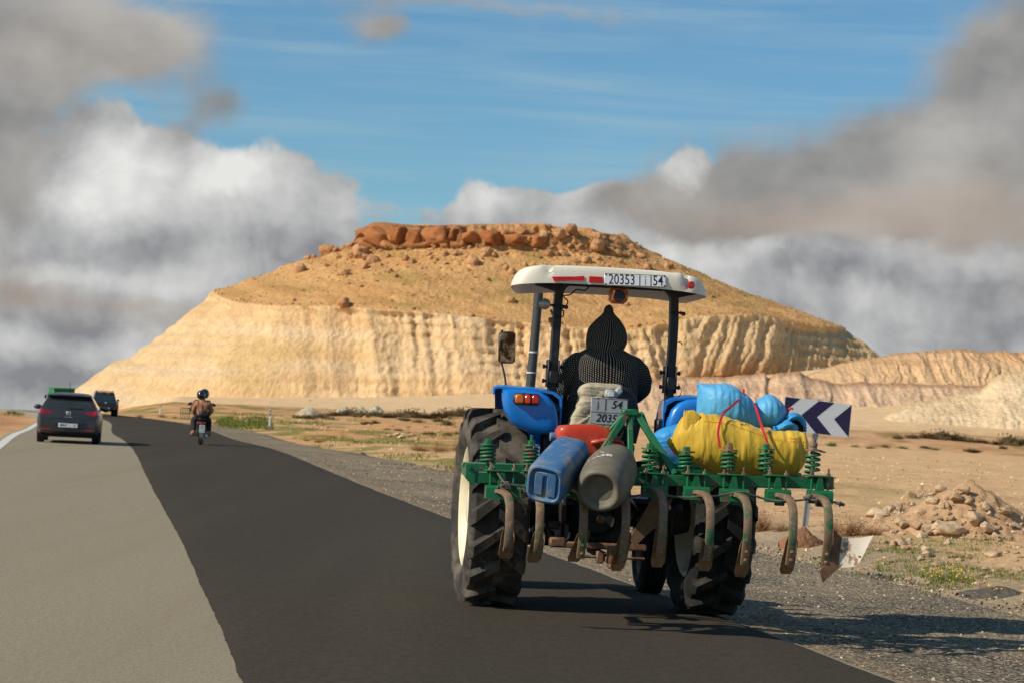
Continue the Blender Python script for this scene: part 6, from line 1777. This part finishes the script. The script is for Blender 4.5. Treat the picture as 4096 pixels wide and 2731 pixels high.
M_cap = stone_mat('orange_caprock_stone', lin(158, 98, 56), lin(178, 118, 74), lin(128, 78, 46), .35, .4, .8)
M_dirt = stone_mat('heaped_earth', lin(196, 158, 118), lin(196, 158, 118), lin(168, 130, 94), 5., .06, 8.)

def rock_mesh(name, seed, m, rough=.10, sub=2, flat=.72):
    rng = random.Random(seed); bm = bmesh.new()
    for i in range(16):
        v = Vector((rng.gauss(0, 1), rng.gauss(0, 1), rng.gauss(0, 1))).normalized()
        v *= rng.uniform(.82, 1.05)
        bm.verts.new((v.x*.5, v.y*.5*rng.uniform(.85, 1), v.z*.5*flat))
    r = bmesh.ops.convex_hull(bm, input=list(bm.verts))
    bmesh.ops.delete(bm, geom=[g for g in r['geom_interior'] if isinstance(g, bmesh.types.BMVert)], context='VERTS')
    bmesh.ops.bevel(bm, geom=list(bm.edges)+list(bm.verts), offset=.03, segments=1, affect='EDGES', clamp_overlap=True)
    bmesh.ops.triangulate(bm, faces=list(bm.faces))
    for _ in range(sub-1): bmesh.ops.subdivide_edges(bm, edges=list(bm.edges), cuts=1, use_grid_fill=True)
    for v in bm.verts:
        n = float(fbm(v.co.x*3+seed, v.co.y*3, v.co.z*3, 4))
        v.co *= 1+rough*n
        if v.co.length > .6: v.co *= .6/v.co.length
    me = bpy.data.meshes.new(name); bm.to_mesh(me); bm.free()
    me.materials.append(m); me.shade_smooth(); me.set_sharp_from_angle(angle=rad(28))
    return me
def blob_mesh(name, seed, m, e=3.2, rough=.16):
    bm = bmesh.new(); bmesh.ops.create_icosphere(bm, subdivisions=4, radius=1)
    for v in bm.verts:
        d = v.co.normalized(); r = (abs(d.x)**e+abs(d.y)**e+abs(d.z)**e)**(-1/e)
        n = float(fbm(d.x*1.5+seed*3, d.y*1.5, d.z*1.5, 4)); n2 = float(abs(fbm(d.x*3+seed, d.y*3, d.z*1.2, 3)))
        v.co = d*r*.46*(1+rough*n-.22*max(0, .18-n2)/.18*.5)
    me = bpy.data.meshes.new(name); bm.to_mesh(me); bm.free(); me.materials.append(m); me.shade_smooth()
    return me
LIME = [rock_mesh('limestone', 10+i, M_lime) for i in range(8)]
BOUL = [rock_mesh('boulder', 40+i, M_boul, .16, 2, .8) if i % 2 else blob_mesh('boulder', 40+i, M_boul, 2.4, .3) for i in range(7)]
CAPB = [blob_mesh('cap_boulder', 70+i, M_cap, 5.5, .28) if i % 2 else rock_mesh('cap_boulder', 70+i, M_cap, .22, 3, 1.) for i in range(5)]
_rg = random.Random(5)
def rock(name, me, p, size, label, group=None, cat='rock', rot=None):
    o = bpy.data.objects.new(name, me); COL.objects.link(o)
    o.location = p; o.scale = size
    o.rotation_euler = rot if rot else (_rg.uniform(-.3, .3), _rg.uniform(-.3, .3), _rg.uniform(0, 6.28))
    return tag(o, label, cat, group)

# rubble heap beside the field
hp = on_ground(3840, 2150); hp.z = ground_at(hp.x, hp.y)
def heap_z(x, y):
    dx, dy = np.asarray(x)-hp.x, np.asarray(y)-hp.y
    r = np.hypot(dx/1.9, dy/1.1); q = np.hypot((dx-.15)/1.0, dy/.7)
    return .42*np.clip(1-r*r, 0, 1)+.52*np.clip(1-q, 0, 1)
nx, ny = 110, 70
xs, ys = np.meshgrid(np.linspace(-2.3, 2.3, nx), np.linspace(-1.4, 1.4, ny))
Z = heap_z(hp.x+xs, hp.y+ys)
Z = Z + (Z > .0)*(.05*fbm(xs*3, ys*3, 2, 4)+.05*fbm(xs*9, ys*9, 4, 4))*np.minimum(1, Z*6) - .10*(Z < .03)
o = grid_mesh('earth_heap', np.stack([xs, ys, Z], -1), M_dirt); o.location = hp; o.location.z = ground_at(hp.x, hp.y)-.02
tag(o, 'tan earth heap studded with pale rocks at the edge of the field', 'earth heap')
def on_heap(px, py):
    """front face of the heap along a measured line of sight"""
    d = fw + rt*(px-2048)/FPX + up*(1365.5-py)/FPX
    t = np.linspace(30, 60, 1500); Q = EYE[None]+d[None]*t[:, None]
    h = land(Q[:, 0], Q[:, 1], False); i = int(np.argmax(Q[:, 2] < h+np.maximum(heap_z(Q[:, 0], Q[:, 1])-.02, 0)))
    return Vector(Q[i if i else -1])
big = [(3632, 1995, 62, 58, 'big rounded pale rock on the left shoulder of the rubble heap'), (3684, 1972, 48, 54, 'upright egg shaped rock near the top of the rubble heap'), (3852, 1962, 42, 34, 'small white rock near the summit of the rubble heap'),
       (3784, 2115, 125, 52, 'largest flat pale slab at the front of the rubble heap'), (3892, 2078, 74, 60, 'orange tan block on the front of the rubble heap'), (3505, 2060, 92, 46, 'grey flat stone lying at the left foot of the rubble heap'),
       (3690, 2160, 74, 46, 'flat grey slab standing in front of the rubble heap'), (3965, 2222, 84, 66, 'lone shapeless rock on the green verge at the right edge'), (3818, 1994, 50, 36, 'dark brown stone below the white one on the rubble heap'), (3575, 2035, 56, 40, 'blunt pale rock at the left edge of the rubble heap')]
for k, (x, y, w, h, lab) in enumerate(big):
    p = on_heap(x, y); s = p.y/FPX
    rock('rock', LIME[k % 8], p+Vector((0, -.12, .03)), (w*s*1.4, w*s*1.2, h*s*1.75), lab, None, 'rock', (.15*math.sin(k*2), .2*math.cos(k*3), k*1.1))
n = 0
while n < 200:
    x, y = _rg.uniform(3500, 4140), _rg.uniform(1955, 2180)
    if y < 1935+abs(x-3790)*.42: continue
    p = on_heap(x, y); s = p.y/FPX; w = 15*math.exp(abs(_rg.gauss(0, .6)))*(1.2 if y > 2080 else 1)*(1.3 if x < 3800 else .85)
    rock('rock', LIME[n % 8], p+Vector((0, -w*s*.35, w*s*.15)), (w*s*_rg.uniform(.9, 1.3), w*s, w*s*_rg.uniform(.8, 1.2)), 'pale broken rock lying in the rubble heap beside the field', 'rocks in the rubble heap'); n += 1
n = 0
while n < 90:
    x, y = _rg.uniform(3360, 4120), _rg.uniform(2175, 2345)
    p = on_ground(x, y); p.z = ground_at(p.x, p.y)+.01
    if p.x-float(XR(p.y)) < 4.6: continue
    s = p.y/FPX; w = 13*math.exp(abs(_rg.gauss(0, .6)))
    rock('rock', LIME[n % 8], p, (w*s*1.5, w*s*1.2, w*s*1.0), 'small pale stone half sunk in the weedy verge', 'stones on the verge at the right'); n += 1
# stones of the scrub strip on the left of the tractor
m_or = stone_mat('orange_field_stone', lin(214, 160, 112), lin(196, 132, 84), lin(160, 104, 66), 2.)
OR = [rock_mesh('field_stone', 90+i, m_or) for i in range(4)]
for n in range(48):
    x = _rg.uniform(1180, 1830); y = 1690+(x-1180)*.045+_rg.gauss(0, 14)
    p = on_ground(x, y); p.z = ground_at(p.x, p.y); s = p.y/FPX; w = _rg.uniform(9, 30)
    rock('rock', OR[n % 4], p, (w*s*1.3, w*s, w*s*.8), 'orange tan stone scattered among the scrub left of the tractor', 'stones among the scrub')
for n, (x, y, w) in enumerate(((1590, 1748, 34), (1615, 1742, 44), (1640, 1750, 40), (1668, 1762, 30), (1560, 1752, 24), (1605, 1756, 30), (1205, 1685, 36))):
    p = on_ground(x, y); p.z = ground_at(p.x, p.y)+.05; s = p.y/FPX
    rock('rock', LIME[n % 8], p, (w*s*1.4, w*s, w*s*.9), 'whitish rock of the little cluster in the scrub left of the tractor', 'white rocks in the scrub')

# boulders on the mesa
for k, (x, y, w, h) in enumerate(((1512, 938, 125, 88), (1592, 932, 66, 76), (1662, 938, 104, 84), (1748, 938, 104, 84), (1818, 932, 60, 70), (1884, 942, 118, 72), (1960, 940, 84, 56), (2050, 948, 130, 62), (2150, 955, 90, 54))):
    i = 6.55; p = mesa_point(x, i); s = p.y/FPX
    q = Vector(at(x, y+10, p.y+.8))
    rock('boulder', CAPB[k % 5], q, (w*s*1.22, w*s*.9, h*s*1.02), 'rounded orange block of the caprock rim along the mesa top', 'orange caprock blocks', 'boulder', (.1*math.sin(k), .1*math.cos(k*2), k*.9))
n = 0
while n < 210:
    t = 6.05-abs(_rg.gauss(0, .55)) if _rg.random() < .62 else _rg.uniform(3.3, 5.9)
    if t < 3.2: continue
    x = _rg.uniform(1130, 2930)
    if t > 5.2: x = _rg.uniform(1380, 2700)
    p = mesa_point(x, t); w = min(4.2, .55*math.exp(_rg.gauss(.35, .55)))*(1.45 if t > 5.3 else .9)
    p.z += w*.12
    rock('boulder', BOUL[n % 7], p, (w*1.3, w, w*1.0), 'weathered tan boulder strewn on the slope under the mesa rim', 'boulders strewn on the mesa slope', 'boulder'); n += 1
for n in range(44):
    t = 5.9-abs(_rg.gauss(0, .45)); p = mesa_point(_rg.uniform(1120, 1500), t); w = 1.1*math.exp(_rg.gauss(.2, .5)); p.z += w*.2
    rock('boulder', BOUL[n % 7], p, (w*1.3, w, w), 'tumbled brown boulder on the skyline below the end of the mesa rim', 'boulders on the mesa skyline', 'boulder')
for n in range(46):
    x = _rg.uniform(2040, 2590); t = _rg.uniform(6.1, 8.0); p = mesa_point(x, t); w = 1.3*math.exp(_rg.gauss(.25, .45)); p.y -= w*.2
    rock('boulder', BOUL[n % 7], p, (w*1.3, w, w), 'broken tan block heaped along the crumbling low part of the mesa rim', 'broken blocks of the mesa rim', 'boulder')
for x, t, w, lab in ((1372, 3.55, 3.6, 'dark brown outcrop alone in the middle of the mesa slope'), (1445, 5.75, 5.0, 'large boulder at the left end of the caprock'), (1890, 5.55, 3.6, 'shadowed boulder under the middle of the caprock')):
    p = mesa_point(x, t); p.z += w*.15; rock('boulder', BOUL[2], p, (w*1.5, w, w*.9), lab, None, 'boulder')

def scatter(name, pts, sizes, cols, m, label, cat, seed=0):
    """many tiny stones as one uncounted mass"""
    rng = np.random.default_rng(seed); n = len(pts)
    base = np.array([(1, 0, 0), (-1, 0, 0), (0, 1, 0), (0, -1, 0), (0, 0, .8), (0, 0, -.8)], float)
    F = np.array([(0, 2, 4), (2, 1, 4), (1, 3, 4), (3, 0, 4), (2, 0, 5), (1, 2, 5), (3, 1, 5), (0, 3, 5)])
    V = base[None]*rng.uniform(.55, 1.25, (n, 6, 1))+rng.normal(0, .15, (n, 6, 3))
    a = rng.uniform(0, 6.28, n); c, s = np.cos(a)[:, None], np.sin(a)[:, None]
    V = np.stack([V[..., 0]*c-V[..., 1]*s, V[..., 0]*s+V[..., 1]*c, V[..., 2]], -1)
    V = V*np.asarray(sizes)[:, None, None]*.5+np.asarray(pts)[:, None, :]
    fs = (F[None]+6*np.arange(n)[:, None, None]).reshape(-1, 3)
    me = bpy.data.meshes.new(name); me.from_pydata(V.reshape(-1, 3).tolist(), [], fs.tolist())
    ca = me.color_attributes.new('Col', 'FLOAT_COLOR', 'POINT')
    c4 = np.repeat(np.concatenate([cols, np.ones((n, 1))], 1), 6, 0); ca.data.foreach_set('color', c4.reshape(-1).astype(np.float32))
    me.materials.append(m)
    o = bpy.data.objects.new(name, me); COL.objects.link(o)
    return tag(o, label, cat, kind='stuff')
m_peb, g, b = new_mat('pebble_stone'); g.put(b.inputs['Base Color'], g.n('ShaderNodeAttribute', attribute_name='Col').outputs['Color']); b.inputs['Roughness'].default_value = .9
rng = np.random.default_rng(3)
def palette(n, cs):
    i = rng.integers(0, len(cs), n); c = np.array([q[:3] for q in cs])[i]; return np.clip(c*rng.uniform(.75, 1.25, (n, 1)), 0, 1)
# pebbles on the shoulder
n = 11000; Yp = 11+ (rng.random(n)**1.7)*55; d = .12+rng.random(n)**.8*4.2; Xp = XR(Yp)+d
zsh = road_z(Yp)-.035-.05*smooth01(d, .1, 1.2)+.02*fbm(Xp*2.2, Yp*2.2, 1, 4)
scatter('shoulder_pebbles', np.stack([Xp, Yp, zsh], -1), rng.uniform(.010, .034, n)*(1+Yp/70), palette(n, (lin(178, 160, 128), lin(106, 94, 78), lin(58, 53, 46), lin(198, 182, 150), lin(150, 118, 86))), m_peb, 'loose pebbles strewn over the grey shoulder', 'pebbles')
n = 5200; Yp = 22+(rng.random(n)**1.6)*150; d = 4.6+rng.random(n)*30*(Yp/80+.3); Xp = XR(Yp)+d
scatter('field_pebbles', np.stack([Xp, Yp, land(Xp, Yp)], -1), rng.uniform(.02, .06, n)*(1+Yp/70), palette(n, (lin(206, 172, 130), lin(180, 140, 98), lin(226, 200, 160), lin(150, 116, 84))), m_peb, 'small stones littering the bare field', 'pebbles')
n = 1500; i = 0; pts = []
for _ in range(n):
    x = rng.uniform(3480, 4140); y = rng.uniform(1940, 2190)
    if y < 1935+abs(x-3790)*.42: continue
    p = on_heap(x, y) if _ < 700 else None
    if p is not None: pts.append(p)
n = len(pts); scatter('rubble', np.array([tuple(p) for p in pts]), rng.uniform(.03, .10, n), palette(n, (lin(206, 172, 130), lin(180, 136, 94), lin(226, 204, 168), lin(150, 112, 80))), m_peb, 'fine rubble covering the earth heap', 'rubble')
pts = []
for _ in range(2600):
    t = 6.1-abs(_rg.gauss(0, .6)) if _rg.random() < .55 else _rg.uniform(3.15, 6)
    if t < 3.1: continue
    j = _rg.randrange(180, 1120); i = int(np.argmin(np.abs(MESA_T-t))); pts.append(MESA[i, j])
n = len(pts); scatter('scree', np.array(pts), rng.uniform(.3, 1.0, n), palette(n, (lin(196, 140, 86), lin(170, 112, 64), lin(212, 164, 110), lin(140, 92, 54))), m_peb, 'scree scattered over the upper mesa slope', 'scree')

# ------------------------------------------------------------------ heaps of chippings and old asphalt
def heap(px, py, wpx, hpx, m, name, label, cat, group=None, seed=0, flat=1., deep=.8):
    p = on_ground(px, py); p.z = ground_at(p.x, p.y); s = p.y/FPX
    w, h = wpx*s, hpx*s
    xs, ys = np.meshgrid(np.linspace(-1, 1, 60), np.linspace(-1, 1, 44))
    r = np.hypot(xs, ys)*(1+.18*fbm(xs*1.5+seed, ys*1.5, seed, 3))
    z = np.clip(1-r, 0, 1)**flat*(1+.25*fbm(xs*3+seed, ys*3, seed, 3))+.07*fbm(xs*9, ys*9, seed, 3)*(r < 1)
    z = np.where(r > .98, -.08, z)
    o = grid_mesh(name, np.stack([xs*w/2, ys*w*deep/2, z*h], -1), m); o.location = (p.x, p.y+w*deep*.3, p.z-.02)
    return tag(o, label, cat, group)
m_chip = mat('grey_chippings', lin(186, 172, 142), .95, var=.25, vs=3, c2=lin(140, 128, 106), c2s=2.5, c2t=(.5, .65), bump=.15, bs=3)
for k, (x, y, w, h, lab) in enumerate(((1232, 1660, 120, 38, 'leftmost pale heap of chippings below the mesa'), (1375, 1655, 100, 30, 'low heap of chippings next to the leftmost one'), (1440, 1654, 90, 34, 'middle heap of chippings behind the scrub'), (1502, 1656, 96, 40, 'rightmost heap of chippings behind the scrub'))):
    heap(x, y, w, h, m_chip, 'gravel_heap', lab, 'gravel heap', 'heaps of chippings', k*3.3)
m_asp = mat('old_asphalt_lumps', lin(90, 82, 69), .95, var=.3, vs=12, c2=lin(112, 100, 84), c2s=30, c2t=(.58, .7), c3=lin(120, 98, 74), c3s=3, c3t=(.55, .75), bump=.03, bs=26)
heap(4010, 2380, 330, 48, m_asp, 'asphalt_heap', 'dark dumped asphalt heap on the verge at the right edge', 'asphalt heap', 'dumped asphalt', 2.2, .75)
heap(3520, 2316, 220, 30, m_asp, 'asphalt_heap', 'low dark asphalt lump on the shoulder behind the plough wing', 'asphalt heap', 'dumped asphalt', 5.1, .7)
heap(1448, 1826, 60, 24, m_asp, 'asphalt_heap', 'small dark asphalt lump on the shoulder beyond the tractor', 'asphalt heap', 'dumped asphalt', 7.7, .9)
m_clod = mat('brown_clod', lin(142, 98, 66), .95, var=.2, vs=6, c2=lin(108, 76, 52), c2s=5, bump=.05, bs=14)
heap(3215, 2190, 190, 78, m_clod, 'earth_mound', 'brown earth mound around the foot of the chevron sign', 'earth mound', None, 4.4, .6, .9)

# ------------------------------------------------------------------ scrub
def bush_mesh(name, seed, m, twigs=240, leaves=0, h=.6, spread=1., curl=.2, tw=.008, lf=.04):
    rng = random.Random(seed); vs, fs, mi = [], [], []
    for i in range(twigs):
        a = rng.uniform(0, 6.283); el = math.acos(rng.uniform(.05, 1))*spread
        L = rng.uniform(.55, 1.)*.5*(1+.35*math.sin(a*3+seed)) ; d = Vector((math.cos(a)*math.sin(el), math.sin(a)*math.sin(el), math.cos(el)*h*1.6))
        p = Vector((rng.gauss(0, .05), rng.gauss(0, .05), 0)); side = d.cross(Vector((rng.gauss(0, 1), rng.gauss(0, 1), rng.gauss(0, 1)))).normalized()*tw
        pts = [p]
        for k in range(3):
            d = (d+Vector((rng.gauss(0, curl), rng.gauss(0, curl), rng.gauss(0, curl*.7)))).normalized()*d.length
            pts.append(pts[-1]+d*L/3)
        o = len(vs)
        for k, q in enumerate(pts): w = 1-k*.28; vs += [tuple(q-side*w), tuple(q+side*w)]
        for k in range(3): fs.append((o+2*k, o+2*k+1, o+2*k+3, o+2*k+2)); mi.append(0)
        for k in range(leaves):
            q = pts[rng.randint(1, 3)]+Vector((rng.gauss(0, .035), rng.gauss(0, .035), rng.gauss(0, .03))); u = Vector((rng.gauss(0, 1), rng.gauss(0, 1), rng.gauss(0, 1))).normalized(); v = u.orthogonal().normalized(); s = lf*rng.uniform(.6, 1.3); o = len(vs)
            vs += [tuple(q-u*s), tuple(q+v*s*.45), tuple(q+u*s), tuple(q-v*s*.45)]; fs.append((o, o+1, o+2, o+3)); mi.append(1)
    me = bpy.data.meshes.new(name); me.from_pydata([(x, y, max(z, -.02)) for x, y, z in vs], [], fs)
    for q in (m if isinstance(m, list) else [m, m]): me.materials.append(q)
    me.polygons.foreach_set('material_index', mi)
    return me
def leafm(name, a, b_, tr=.25):
    m, g, b = new_mat(name); r = g.n('ShaderNodeObjectInfo').outputs['Random']; tc = g.n('ShaderNodeTexCoord').outputs['Object']
    g.put(b.inputs['Base Color'], g.mix(g.remap(g.noise(tc, 5, 4), .3, .7), a, b_)); b.inputs['Roughness'].default_value = .8; b.inputs['Specular IOR Level'].default_value = .15
    return m
m_tw = leafm('dry_twigs', lin(140, 104, 72), lin(176, 134, 94)); m_dl = leafm('dry_brown_leaves', lin(136, 100, 64), lin(166, 128, 84)); m_sc = leafm('grey_scrub_leaves', lin(92, 80, 56), lin(122, 104, 72)); m_gr = leafm('green_scrub_leaves', lin(74, 88, 40), lin(104, 112, 54)); m_st = leafm('dead_straw', lin(186, 152, 102), lin(160, 124, 82))
DRY = [bush_mesh('dry_bush', 3+i, [m_tw, m_dl], 420, 3, .62, 1., .30, .005, .016) for i in range(2)]
SCR = [bush_mesh('scrub_bush', 13+i, [m_tw, m_sc], 240, 8, .55, 1., .25, .010, .045) for i in range(4)]
GRN = [bush_mesh('green_bush', 23+i, [m_gr, m_gr], 160, 8, .5, 1., .25, .008, .04) for i in range(2)]
STR = [bush_mesh('straw_tuft', 33+i, [m_st, m_st], 420, 1, .8, .8, .16, .005, .012) for i in range(2)]
def bush(me, x, y, wpx, hpx, label, group, name='bush'):
    p = on_ground(x, y); p.z = ground_at(p.x, p.y)-.03; s = p.y/FPX
    o = bpy.data.objects.new(name, me); COL.objects.link(o); o.location = p
    hz = max(v.co.z for v in me.vertices)
    o.scale = (wpx*s, wpx*s*.9, hpx*s/hz); o.rotation_euler = (0, 0, _rg.uniform(0, 6.28))
    return tag(o, label, 'bush', group)
bush(DRY[0], 3045, 2128, 190, 120, 'dry brown twiggy bush between the tractor wheel and the sign post', 'dry bushes behind the sign')
bush(DRY[1], 3410, 2155, 230, 130, 'wide dry brown bush above the plough wing', 'dry bushes behind the sign')
bush(DRY[0], 3330, 2140, 130, 90, 'smaller dry bush just right of the sign post', 'dry bushes behind the sign')
bush(DRY[1], 3130, 2130, 110, 70, 'low dry bush at the left of the sign post', 'dry bushes behind the sign')
bush(DRY[0], 3490, 2150, 120, 70, 'thin dry bush at the foot of the rubble heap', 'dry bushes behind the sign')
for k, (x, y, w, h) in enumerate(((1285, 1668, 90, 28), (1340, 1664, 90, 32), (1395, 1664, 100, 40), (1445, 1670, 90, 36), (1500, 1668, 100, 34), (1552, 1674, 90, 32), (1600, 1672, 100, 38), (1650, 1672, 110, 46), (1705, 1678, 90, 34), (1752, 1672, 100, 44), (1800, 1668, 90, 44), (1845, 1666, 100, 46), (1880, 1672, 90, 40), (1118, 1668, 60, 20), (1190, 1676, 60, 18), (1235, 1680, 70, 22), (1320, 1676, 70, 24), (1620, 1684, 70, 26), (1675, 1688, 60, 22), (1790, 1704, 70, 34), (1755, 1690, 60, 24), (1465, 1700, 60, 22), (1500, 1696, 50, 18), (1595, 1718, 46, 18), (1630, 1734, 60, 26), (1720, 1736, 70, 22), (1830, 1738, 60, 26), (1790, 1742, 50, 20), (1545, 1720, 40, 14))):
    bush(SCR[k % 4], x, y, w, h, 'dark grey brown scrub bush in the strip left of the tractor', 'scrub bushes in the left strip')
for k, (x, y, w, h) in enumerate(((3590, 1757, 60, 22), (3650, 1757, 80, 26), (3715, 1758, 90, 34), (3765, 1760, 100, 46), (3825, 1764, 110, 46), (3880, 1768, 80, 34), (3930, 1770, 70, 24), (4035, 1776, 100, 52), (4085, 1778, 90, 48), (4012, 1794, 44, 24), (3985, 1776, 60, 22), (3700, 1790, 60, 14), (3890, 1802, 90, 18), (3480, 1796, 46, 14))):
    bush(SCR[k % 4], x, y, w, h, 'dark scrub bush on the bank beyond the bare field', 'scrub bushes on the far bank')
for k, (x, y, w, h) in enumerate(((3325, 1786, 60, 22), (3420, 1790, 50, 14), (3540, 1792, 50, 16), (3610, 1796, 60, 14), (3740, 1794, 50, 14))):
    bush(GRN[k % 2], x, y, w, h, 'low green bush on the bank beyond the bare field', 'green bushes on the far bank')
for k, (x, y, w, h) in enumerate(((1680, 1800, 170, 52), (1760, 1806, 150, 60), (1835, 1806, 150, 70), (1275, 1768, 90, 36), (1228, 1762, 60, 26), (560, 1668, 60, 20), (650, 1668, 80, 24), (700, 1672, 50, 18))):
    bush(STR[k % 2], x, y, w, h, 'pale brown dry tuft bush beside the gravel shoulder', 'dry tufts by the shoulder')
# grass and flowers: nobody could count them
def grass(name, spots, m, label, seed=0, h=(.05, .13), per=22, w=.006):
    rng = random.Random(seed); vs, fs = [], []
    for (x, y, z, r, k) in spots:
        for i in range(per):
            a, q = rng.uniform(0, 6.28), r*math.sqrt(rng.random()); bx, by = x+q*math.cos(a), y+q*math.sin(a); hh = rng.uniform(*h)*k; l = hh*rng.uniform(.2, .9); t = rng.uniform(0, 6.28); ww = w*k
            o = len(vs); vs += [(bx-ww*math.sin(t), by+ww*math.cos(t), z-.01), (bx+ww*math.sin(t), by-ww*math.cos(t), z-.01), (bx+l*math.cos(t), by+l*math.sin(t), z+hh)]; fs.append((o, o+1, o+2))
    me = bpy.data.meshes.new(name); me.from_pydata(vs, [], fs); me.materials.append(m); o = bpy.data.objects.new(name, me); COL.objects.link(o)
    return tag(o, label, 'grass', kind='stuff')
m_g1 = leafm('verge_grass', lin(84, 98, 38), lin(122, 126, 58)); m_g2 = leafm('yellow_green_grass', lin(120, 124, 56), lin(150, 140, 74)); m_fl = mat('yellow_petal', lin(238, 190, 20), .6)
sp = []
for _ in range(1500):
    x, y = _rg.uniform(2990, 4130), _rg.uniform(2165, 2400)
    p = on_ground(x, y); d = p.x-float(XR(p.y))
    if not 4.3 < d < 9: continue
    if float(fbm(p.x*.7, p.y*.35, 4, 4)) < .03+.12*abs(d-5.5): continue
    sp.append((p.x, p.y, ground_at(p.x, p.y), .12, 1.))
grass('verge_grass', sp, m_g1, 'sparse green weeds growing on the verge', 1, (.02, .06), 12, .005)
sp = []
for _ in range(2600):
    x = _rg.uniform(760, 1850); f = (x-850)/900; y = 1690+f*95+_rg.gauss(0, 26+22*f)
    p = on_ground(x, y); d = p.x-float(XR(p.y))
    if d < 3.2 or float(fbm(p.x*.25, p.y*.09, 14, 4)) < .16: continue
    sp.append((p.x, p.y, ground_at(p.x, p.y), .35, 1.+p.y/50))
grass('scrub_grass', sp, m_g2, 'patchy green grass between the shoulder and the scrub', 2, (.025, .06), 7)
sp = []
for _ in range(260):
    x = _rg.uniform(880, 1080) if _ < 240 else _rg.uniform(10, 118); y = 1695+_rg.gauss(0, 12) if _ < 240 else 1652+_rg.gauss(0, 5)
    p = on_ground(x, y); sp.append((p.x, p.y, ground_at(p.x, p.y), .5, 1.+p.y/40))
grass('bright_grass', sp, m_g1, 'bright green grass beyond the motorcycle', 3, (.03, .06), 10)
fl = []
for (cx, cy, sx_, sy_, k) in ((3780, 2318, 46, 12, 40), (3850, 2335, 30, 9, 12), (3715, 2300, 26, 8, 10), (3960, 2372, 28, 6, 14), (3515, 2272, 8, 3, 3)):
    for _ in range(k):
        p = on_ground(_rg.gauss(cx, sx_), _rg.gauss(cy, sy_)); fl.append((p.x, p.y, ground_at(p.x, p.y)))
vs, fs = [], []
for x, y, z in fl:
    h = _rg.uniform(.08, .17); o = len(vs); r = _rg.uniform(.008, .014)
    for k in range(6): a = k*1.047; vs.append((x+r*math.cos(a), y+r*math.sin(a)*.8, z+h+r*.5*math.sin(a)))
    vs.append((x, y-.004, z+h+.006)); fs += [(o+k, o+(k+1) % 6, o+6) for k in range(6)]
me = bpy.data.meshes.new('yellow_flowers'); me.from_pydata(vs, [], fs); me.materials.append(m_fl); o = bpy.data.objects.new('yellow_flowers', me); COL.objects.link(o)
tag(o, 'yellow wild flowers blooming on the verge', 'flowers', kind='stuff')
grass('flower_stems', [(x, y, z, .03, 1.1) for x, y, z in fl], m_g1, 'green stems under the yellow flowers', 6, (.07, .14), 7, .004)
